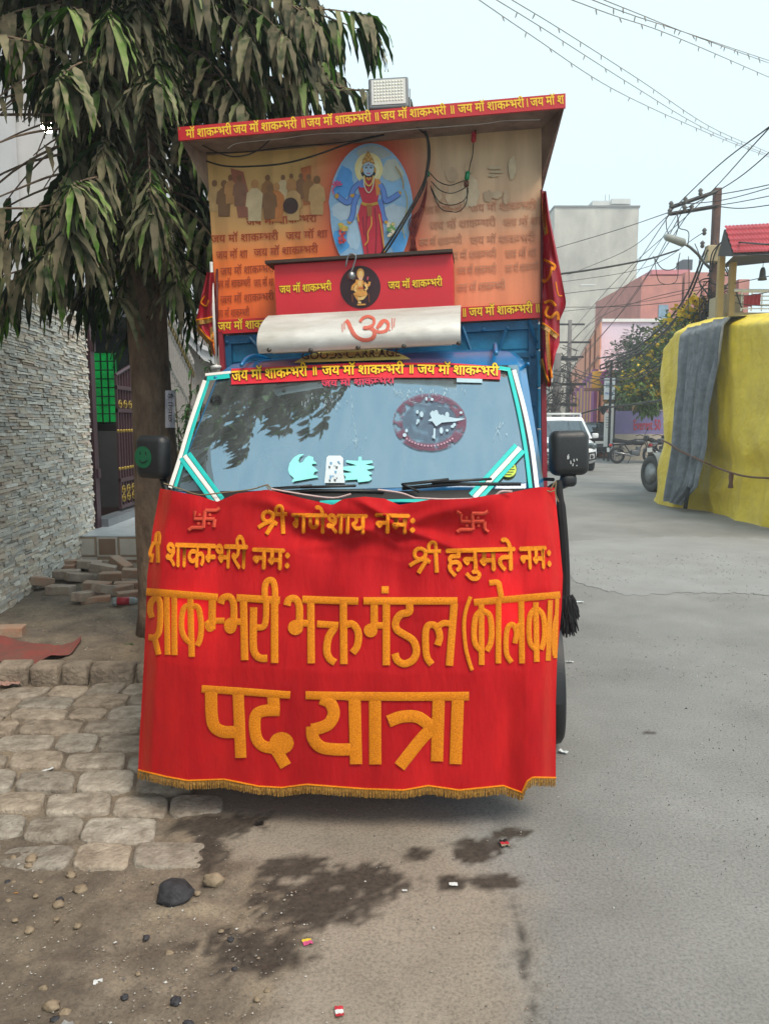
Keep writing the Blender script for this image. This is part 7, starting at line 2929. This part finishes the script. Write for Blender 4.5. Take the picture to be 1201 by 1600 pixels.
def bush(name, label, cat, cx, cy, z0, blobs, leafc, flower=None, n=900, seed=1, leaf_len=(.12, .24), dark='1c2a18', trunk_r=.09):
    o = thing(name, label, cat, (cx, cy, 0))
    loc = Vector(o.location)
    r = random.Random(seed)
    t = MB()
    t.tube([(cx, cy, 0), (cx + .05, cy, z0 * .5), (cx, cy, z0)], [trunk_r, trunk_r * .8, trunk_r * .6], 8)
    for bx, by, bz, br in blobs:
        t.tube([(cx, cy, z0 * .8), ((cx + bx) / 2, (cy + by) / 2, (z0 + bz) / 2), (bx, by, bz)], [trunk_r * .5, trunk_r * .35, .015], 6)
    t.build('trunk', mat('stem_' + name, '4a3d30', .9, .3, 10), o, smooth=True, loc=loc)
    lv, fl = MB(), MB()
    for bx, by, bz, br in blobs:
        for k in range(int(n * br * br)):
            d = Vector((r.gauss(0, 1), r.gauss(0, 1), r.gauss(0, 1))).normalized()
            rr = br * (r.random() ** .4) * (1 + .35 * noise.noise(d * 2.2 + Vector((bx, by, bz))))
            p = Vector((bx, by, bz)) + Vector((d.x * rr, d.y * rr, d.z * rr * .9))
            dd = (d + Vector((r.uniform(-.7, .7), r.uniform(-.7, .7), r.uniform(-.6, .3)))).normalized()
            L = r.uniform(*leaf_len)
            s = dd.cross(Vector((0, 0, 1)))
            s = (s.normalized() if s.length > .01 else Vector((1, 0, 0))) * L * .26
            g = r.uniform(.6, 1.25)
            if flower and r.random() < flower[1] and d.z > -.3 and d.y < .3:
                for q in range(4):
                    e = Vector((r.uniform(-1, 1), r.uniform(-1, 1), r.uniform(-1, 1))).normalized() * .075
                    e2 = e.cross(Vector((.3, .5, .8))).normalized() * .06
                    pc = p + d * .06
                    fl.poly([pc, pc + e + e2, pc + e * 1.5, pc + e - e2])
            lv.poly([p, p + dd * L * .5 + s, p + dd * L - Vector((0, 0, L * .25)), p + dd * L * .5 - s], 0, (g, g, g * .9))
    lv.build('crown', mat('leaf_' + name, leafc, .6, .35, 3, attr=True, c2=dark, trans=.15), o, loc=loc)
    if flower:
        fl.build('blossom', mat('flower_' + name, flower[0], .6, .2, 5), o, loc=loc)
    return o


def blob(px, py, Y, r):
    p = on_y(px, py, Y)
    return (p.x, p.y, p.z, r)


bush('flowering_tree', 'green tree with bright yellow flowers beside the yellow tarpaulin', 'tree', 10.6, 28.8, 2.4,
     [blob(1040, 530, 28.5, .75), blob(1058, 515, 28.8, .7), blob(1035, 560, 28.3, .8), blob(1000, 590, 28.2, .7), (*blob(1020, 610, 28.2, .8),), blob(985, 612, 28, .5), blob(1040, 600, 28.6, .9), blob(1075, 505, 29, .6), blob(1010, 628, 28.3, .55)],
     '6c8a3a', ('f4d030', .16), 1150, 3, (.14, .27), '2c4020')
bush('grey_green_tree', 'dull grey green bushy tree behind the yellow flowered one', 'tree', 10.0, 32.2, 2.0,
     [blob(985, 560, 32, 1.0), blob(1000, 535, 32.3, .8), blob(975, 590, 32, .9), blob(1010, 565, 32.4, 1.0), blob(970, 620, 32.2, .7)],
     '6a7660', None, 800, 5, (.14, .27), '38453a')
bush('yellow_flowering_shrub', 'yellow flowered branches rising behind the tarpaulin at the foot of the pole', 'shrub', 7.0, 17.2, 2.6,
     [blob(1088, 482, 17.2, .30), blob(1070, 498, 17.3, .28), blob(1100, 492, 17.2, .25)], '4d6a2c', ('f0cc2c', .35), 1500, 8, (.08, .15), trunk_r=.04)


def make_terrace():
    o = thing('terrace_house', 'house terrace with a red tiled canopy on yellow posts and a white railing', 'house', (7.9, 15.6, 0))
    loc = Vector(o.location)
    cream = mat('cream_plaster', 'b8a98a', .85, .2, 3)
    w = MB()
    x0 = on_y(1128, 480, 15.6).x
    w.box((x0, 15.6, 0), (x0 + 6, 16.3, on_y(1130, 488, 15.6).z))
    w.box((x0 + .15, 15.9, on_y(1130, 488, 15.6).z), (x0 + .55, 16.6, on_y(1130, 455, 15.6).z))
    w.build('wall', cream, o, loc=loc)
    rb = MB()
    A, B = on_y(1131, 353, 15.2), on_y(1260, 346, 15.2)
    C, D = on_y(1145, 395, 14.6), on_y(1260, 391, 14.6)
    rows = []
    NC, NR = 44, 25
    for j in range(NR + 1):
        t = j / NR
        row = []
        for i in range(NC + 1):
            u = i / NC
            p = A.lerp(B, u).lerp(C.lerp(D, u), t)
            st = (t * 5) % 1.0
            p = p + Vector((0, -.035 * st, .02 * st + .018 * abs(math.sin(u * NC * .5 * math.pi / 1.0))))
            row.append(p)
        rows.append(row)
    rb.grid(rows)
    back = on_y(1131, 353, 15.2)
    rb.build('canopy', mat('red_tile_sheet', 'ad3c46', .55, .15, 4), o, loc=loc)
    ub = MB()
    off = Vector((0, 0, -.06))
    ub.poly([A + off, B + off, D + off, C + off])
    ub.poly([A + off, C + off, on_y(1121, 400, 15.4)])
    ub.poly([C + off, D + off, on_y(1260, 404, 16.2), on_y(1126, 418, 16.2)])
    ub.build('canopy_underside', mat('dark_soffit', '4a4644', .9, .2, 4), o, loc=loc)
    for px, pt, pb_ in ((1128, 385, 500), (1145, 408, 500)):
        p = MB()
        a = on_y(px, pt, 15.5)
        p.box((a.x - .055, 15.45, on_y(px, pb_, 15.5).z), (a.x + .055, 15.56, a.z))
        p.build('post', mat('yellow_ochre_post', 'a98e58', .7, .15, 6), o, loc=loc)
    rl = MB()
    za, zb_ = on_y(1170, 482, 15.4).z, on_y(1170, 456, 15.4).z
    xa = on_y(1158, 470, 15.4).x
    for k in range(5):
        z = lerp(za, zb_, k / 4)
        rl.tube([(xa, 15.4, z), (xa + 3, 15.4, z)], .014, 5)
    for k in range(15):
        rl.tube([(xa + k * .2, 15.4, za - .05), (xa + k * .2, 15.4, zb_)], .014, 5)
    rl.tube([(xa - .15, 15.4, zb_ + .03), (xa + 3, 15.4, zb_ + .03)], .03, 6)
    rl.build('railing', WHITE, o, loc=loc)
    b = on_y(1191, 428, 15)
    bb = MB()
    bb.lathe([(.001, .13), (.03, .12), (.05, .06), (.06, -.05), (.085, -.11)], 14, mat=Matrix.Translation(b))
    bb.tube([b + Vector((0, 0, .12)), (b.x, b.y, D.z - .1)], .006, 5)
    bb.build('hanging_bell', mat('dull_bell', '4a4a46', .5, metal=.5), o, loc=loc, smooth=True)
    for i, (px, py) in enumerate(((1168, 470), (1181, 468))):
        c = on_y(px, py, 15.38)
        q = MB()
        q.grid([[(c.x + (u - .5) * .16, 15.37 + .015 * math.sin(u * 9 + z), c.z + (z - .5) * .22) for u in (0, .25, .5, .75, 1)] for z in (0, .5, 1)])
        t = q.build('hung_cloth', mat('red_laundry', 'a02a34', .8, .2, 10), loc=c)
        tag(t, ('dark red cloth hung on the terrace railing nearer the pole', 'red cloth hung on the terrace railing nearer the right edge')[i], 'cloth')


make_terrace()


def make_poles():
    Y = 17.0
    base = on_y(1112, 480, Y)
    o = thing('electric_pole', 'brown electric pole with two slanting cross arms and a tangle of wires at right', 'electric pole', (base.x, Y, 0))
    loc = Vector(o.location)
    X = base.x
    zt = on_y(1112, 294, Y).z
    p = MB()
    p.rbox((X - .075, Y - .075, 0), (X + .065, Y + .075, zt), .012)
    p.build('shaft', mat('pole_brown', '6a4c40', .8, .25, 6, c2='503a34'), o, loc=loc)
    a = MB()
    for (x0, y0, x1, y1) in ((1047, 324, 1119, 299), (1046, 334, 1119, 322)):
        A, B = on_y(x0, y0, Y - .25), on_y(x1, y1, Y - .1)
        a.tube([A, B], .042, 4)
    a.build('cross_arm', mat('rusty_arm', '3d3633', .7, .3, 10), o, loc=loc)
    ins = MB()
    for x, y in ((1048, 320), (1070, 313), (1094, 300), (1046, 331), (1069, 326), (1080, 325), (1100, 362), (1097, 382)):
        ins.lathe([(.02, -.07), (.05, -.03), (.03, 0), (.055, .03), (.02, .08)], 8, mat=Matrix.Translation(on_y(x, y, Y - .25)))
    ins.build('insulator', mat('insulator_grey', '5a5550', .4), o, loc=loc, smooth=True)
    # street lamp on a bent arm
    l = MB()
    P = [on_y(x, y, Y - .5 + .3 * k / 4) for k, (x, y) in enumerate(((1068, 380), (1078, 386), (1090, 397), (1100, 410), (1108, 418)))]
    l.tube(P, .03, 8)
    arm = l.build('lamp_arm', STEEL, o, loc=loc, smooth=True)
    h = MB()
    A, B = on_y(1038, 369, Y - .55), on_y(1070, 380, Y - .5)
    h.tube([A, A.lerp(B, .1), A.lerp(B, .9), B], [.04, .075, .09, .04], 8)
    h.build('lamp_head', mat('lamp_grey', '8a8d88', .5, .1, 10), arm, loc=loc, smooth=True)
    bx = MB()
    A, B = on_y(1103, 409, Y - .25), on_y(1129, 383, Y - .25)
    bx.rbox((A.x, Y - .3, A.z), (B.x, Y - .12, B.z), .02)
    bx.build('meter_box', mat('beige_box', 'b3a27e', .6, .15, 6), o, loc=loc)
    # tangle wound round the shaft
    tw = MB()
    r = random.Random(5)
    for k in range(34):
        z0 = r.uniform(3.1, 4.7)
        pts = []
        a0 = r.random() * 6.28
        for i in range(7):
            pts.append((X + r.uniform(.08, .35) * math.cos(a0 + i), Y - .1 + r.uniform(.08, .25) * math.sin(a0 + i), z0 + r.uniform(-.25, .25)))
        tw.tube(smooth_path(pts, 4), r.choice([.008, .012, .016]), 4)
    c = Vector((X + .12, Y - .2, 3.25))
    for k in range(6):
        tw.tube([c + Vector((.17 * math.cos(t), -.02 * k, .2 * math.sin(t))) for t in [2 * math.pi * q / 16 for q in range(17)]], .014, 5)
    tw.build('wire_tangle', WIRE, o, loc=loc, smooth=True)
    # far poles
    def far(px, ptop, Y, label, r0):
        g = on_y(px, 660, Y)
        q = thing('electric_pole', label, 'electric pole', (g.x, Y, 0))
        lc = Vector(q.location)
        s = MB()
        zt = on_y(px, ptop, Y).z
        s.tube([(g.x, Y, 0), (g.x, Y, zt)], [r0, r0 * .75], 8)
        s.build('shaft', mat('grey_pole', '6f6a68', .9, .2, 4), q, loc=lc, smooth=True)
        s = MB()
        for dz, w in ((.25, .7), (1.1, 1.0), (1.8, .7)):
            s.box((g.x - w, Y - .06, zt - dz), (g.x + w, Y - .01, zt - dz + .09))
        s.build('cross_arm', BLACK, q, loc=lc)
        s = MB()
        rr = random.Random(int(px))
        for k in range(16):
            z0 = rr.uniform(zt * .35, zt * .8)
            pts = [(g.x + rr.uniform(-.5, .5), Y - .15 + rr.uniform(-.2, .2), z0 + rr.uniform(-.5, .5)) for i in range(5)]
            s.tube(smooth_path(pts, 4), .016, 4)
        s.build('wire_tangle', WIRE, q, loc=lc, smooth=True)
    far(886, 500, 38, 'slim far electric pole with small cross arms beside the flag', .13)
    far(868, 552, 27, 'thick grey pole with tangled wires just behind the flag fringe', .17)


make_poles()


def cable(name, label, cat, pts, r, m, group=None, sag=0.0, lamps=0):
    P = smooth_path(pts, 8) if len(pts) > 2 else [Vector(pts[0]).lerp(Vector(pts[1]), k / 20) for k in range(21)]
    if sag:
        n = len(P) - 1
        P = [p - Vector((0, 0, sag * 4 * (k / n) * (1 - k / n))) for k, p in enumerate(P)]
    mb = MB()
    mb.tube(P, r, 5)
    if lamps:
        ln = [0]
        for a, b in zip(P, P[1:]):
            ln.append(ln[-1] + (b - a).length)
        for k in range(1, lamps):
            d = ln[-1] * k / lamps
            i = max(j for j in range(len(ln) - 1) if ln[j] <= d)
            p = P[i].lerp(P[i + 1], (d - ln[i]) / max(1e-6, ln[i + 1] - ln[i]))
            mb.lathe([(r * 1.2, 0), (r * 1.6, -.025), (r * 1.1, -.06), (.001, -.07)], 5, mat=Matrix.Translation(p) @ Matrix.Rotation(rnd.uniform(-.5, .5), 4, 'Y'))
    c = P[len(P) // 2]
    o = mb.build(name, m, loc=c, smooth=True)
    return tag(o, label, cat, group)


def make_wires():
    FL = mat('festoon_wire', '8a857c', .7, .2, 10)
    A = lambda px, py, Y: on_y(px, py, Y)
    # festoon strings of small lamps across the sky
    for pts in ([A(745, -3, 9.2), A(830, 55, 10.6), A(960, 140, 13), A(1100, 205, 16), A(1201, 245, 19)], [A(772, -3, 9.2), A(850, 45, 10.6), A(980, 128, 13), A(1100, 200, 16), A(1201, 242, 19.2)], [A(796, -3, 9.2), A(880, 48, 10.6), A(1000, 125, 13), A(1110, 198, 16), A(1201, 238, 19.4)]):
        cable('festoon_string', 'thin string of tiny lamps, one of three slanting together down across the open sky', 'light string', pts, .0055, FL, 'three festoon strings over the road', 0, 17)
    for pts in ([A(890, -2, 9), A(960, 24, 10), A(1050, 55, 11.5), A(1201, 120, 15)], [A(922, -2, 9), A(985, 22, 10), A(1070, 50, 11.5), A(1201, 94, 15)], [A(935, -4, 9.1), A(1000, 22, 10.1), A(1075, 52, 11.6), A(1201, 98, 15.2)]):
        cable('festoon_string', 'thin string of tiny lamps, one of three crossing the upper right corner of the sky', 'light string', pts, .0055, FL, 'festoon strings in the upper right corner', 0, 11)
    thin = 'thin power line among those running off from the cross arms of the brown electric pole'
    g1 = 'power lines leaving the brown electric pole'
    T = [([(1046, 331, 16.8), (1120, 260, 13), (1201, 198, 10)], .010), ([(1070, 326, 16.8), (1150, 280, 14), (1230, 212, 12)], .010),
         ([(1119, 304, 17), (1160, 297, 16), (1230, 282, 14)], .010), ([(1119, 322, 17), (1160, 325, 16), (1230, 316, 14)], .010), ([(1048, 320, 16.8), (1130, 312, 16), (1230, 285, 14)], .009), ([(1080, 326, 17), (1150, 316, 16), (1230, 300, 13)], .009),
         ([(1046, 331, 16.8), (960, 360, 22), (842, 395, 26)], .010), ([(1046, 334, 16.8), (980, 390, 24), (885, 430, 30)], .009), ([(1068, 326, 16.8), (985, 470, 26), (905, 560, 36)], .010), ([(1080, 326, 16.8), (960, 500, 27), (880, 590, 36)], .010), ([(1046, 334, 16.8), (960, 460, 28), (888, 540, 36)], .010),
         ([(1070, 315, 16.8), (1000, 420, 24), (900, 545, 36)], .008), ([(1201, 200, 9), (1080, 330, 15), (960, 440, 24), (890, 520, 34)], .008), ([(1100, 362, 16.9), (1000, 420, 22), (842, 445, 28)], .008)]
    for P, r in T:
        cable('power_line', thin, 'power line', [A(*p) for p in P], r, WIRE, g1)
    thick = 'thick black cable sagging through the air left of the brown electric pole'
    g2 = 'thick black cables left of the electric pole'
    for P, r in (([(1104, 385, 16.8), (1060, 480, 18), (990, 545, 22), (935, 560, 27)], .024), ([(1106, 390, 16.7), (1064, 485, 18), (1000, 550, 22), (945, 565, 27)], .022), ([(842, 432, 12), (930, 420, 14), (1010, 405, 15.5), (1060, 390, 16.6)], .018), ([(1040, 560, 17), (985, 590, 21), (930, 592, 25), (870, 575, 28)], .016), ([(1040, 565, 17), (985, 597, 21), (930, 600, 25), (870, 572, 28)], .015), ([(1040, 553, 17), (985, 585, 21), (930, 588, 25), (872, 565, 28)], .014), ([(1105, 440, 17), (1000, 560, 24), (920, 600, 27)], .012), ([(1041, 624, 20), (985, 632, 24), (930, 640, 26), (880, 655, 28)], .028)):
        cable('overhead_cable', thick, 'cable', [A(*p) for p in P], r, WIRE, g2)
    loop = 'looped slack wire hanging round the head and box of the brown electric pole'
    g3 = 'slack wires round the electric pole'
    for P, r in (([(1040, 340, 16.6), (1042, 360, 16.5), (1052, 372, 16.5), (1060, 350, 16.5), (1056, 330, 16.7)], .010), ([(1058, 335, 16.6), (1060, 355, 16.5), (1075, 362, 16.5), (1074, 385, 16.5)], .010), ([(1020, 400, 16.4), (1035, 420, 16.4), (1055, 418, 16.4), (1062, 395, 16.5)], .010), ([(1022, 405, 16.3), (1030, 440, 16.3), (1055, 440, 16.3), (1060, 410, 16.4)], .008),
                 ([(1112, 425, 16.6), (1115, 400, 16.5), (1128, 377, 16.3), (1150, 378, 15), (1201, 382, 13)], .016), ([(1108, 424, 16.6), (1112, 396, 16.5), (1124, 380, 16.3)], .014), ([(1116, 370, 16.8), (1124, 395, 16.6), (1140, 430, 16), (1158, 480, 15.2)], .012), ([(1135, 395, 15.8), (1160, 397, 14.8), (1230, 400, 13.5)], .014), ([(1085, 380, 16.5), (1092, 400, 16.5), (1090, 430, 16.5), (1096, 460, 16.5), (1088, 490, 16.5)], .009), ([(1075, 400, 16.5), (1076, 440, 16.5), (1074, 500, 16.5)], .008), ([(1100, 440, 16.5), (1092, 470, 16.5), (1095, 500, 16.5)], .009),
                 ([(842, 463, 20), (960, 450, 20), (1100, 440, 17)], .008), ([(842, 480, 22), (980, 478, 20), (1105, 465, 17)], .008), ([(842, 490, 24), (980, 475, 20), (1105, 450, 17)], .007), ([(880, 545, 28), (930, 500, 24), (1000, 470, 20), (1105, 445, 17)], .008), ([(1110, 450, 17), (1160, 440, 15), (1230, 425, 13)], .008), ([(1110, 455, 17), (1160, 462, 15), (1230, 450, 13)], .008), ([(1110, 460, 17), (1160, 475, 15.2), (1230, 478, 13)], .008)):
        cable('slack_wire', loop, 'wire', [A(*p) for p in P], r, WIRE, g3)
    # black cloth hanging on the thick line
    mb = MB()
    mb.grid([[on_y(lerp(lerp(933, 941, t), lerp(953, 943, t), u), lerp(lerp(635, 633, u), 648, t), 25.5 + .05 * math.sin(u * 7)) for u in (0, .25, .5, .75, 1)] for t in (0, .3, .6, 1)])
    c = on_y(943, 636, 25.5)
    tag(mb.build('hanging_black_cloth', BLACK, loc=c), 'black pointed rag hanging from the cable above the black car', 'cloth')


make_wires()


# ------------------------------------------------------------------ the hazy air
def make_haze():
    mb = MB()
    mb.box((-60, -20, -1.0), (120, 130, 40))
    m = bpy.data.materials.new('haze_air')
    m.use_nodes = True
    n, l = m.node_tree.nodes, m.node_tree.links
    n.clear()
    o_ = n.new('ShaderNodeOutputMaterial')
    v = n.new('ShaderNodeVolumePrincipled')
    v.inputs['Color'].default_value = (.93, .96, 1, 1)
    v.inputs['Density'].default_value = .0035
    v.inputs['Anisotropy'].default_value = .2
    l.new(v.outputs[0], o_.inputs['Volume'])
    tag(mb.build('haze', m), kind='stuff')


make_haze()
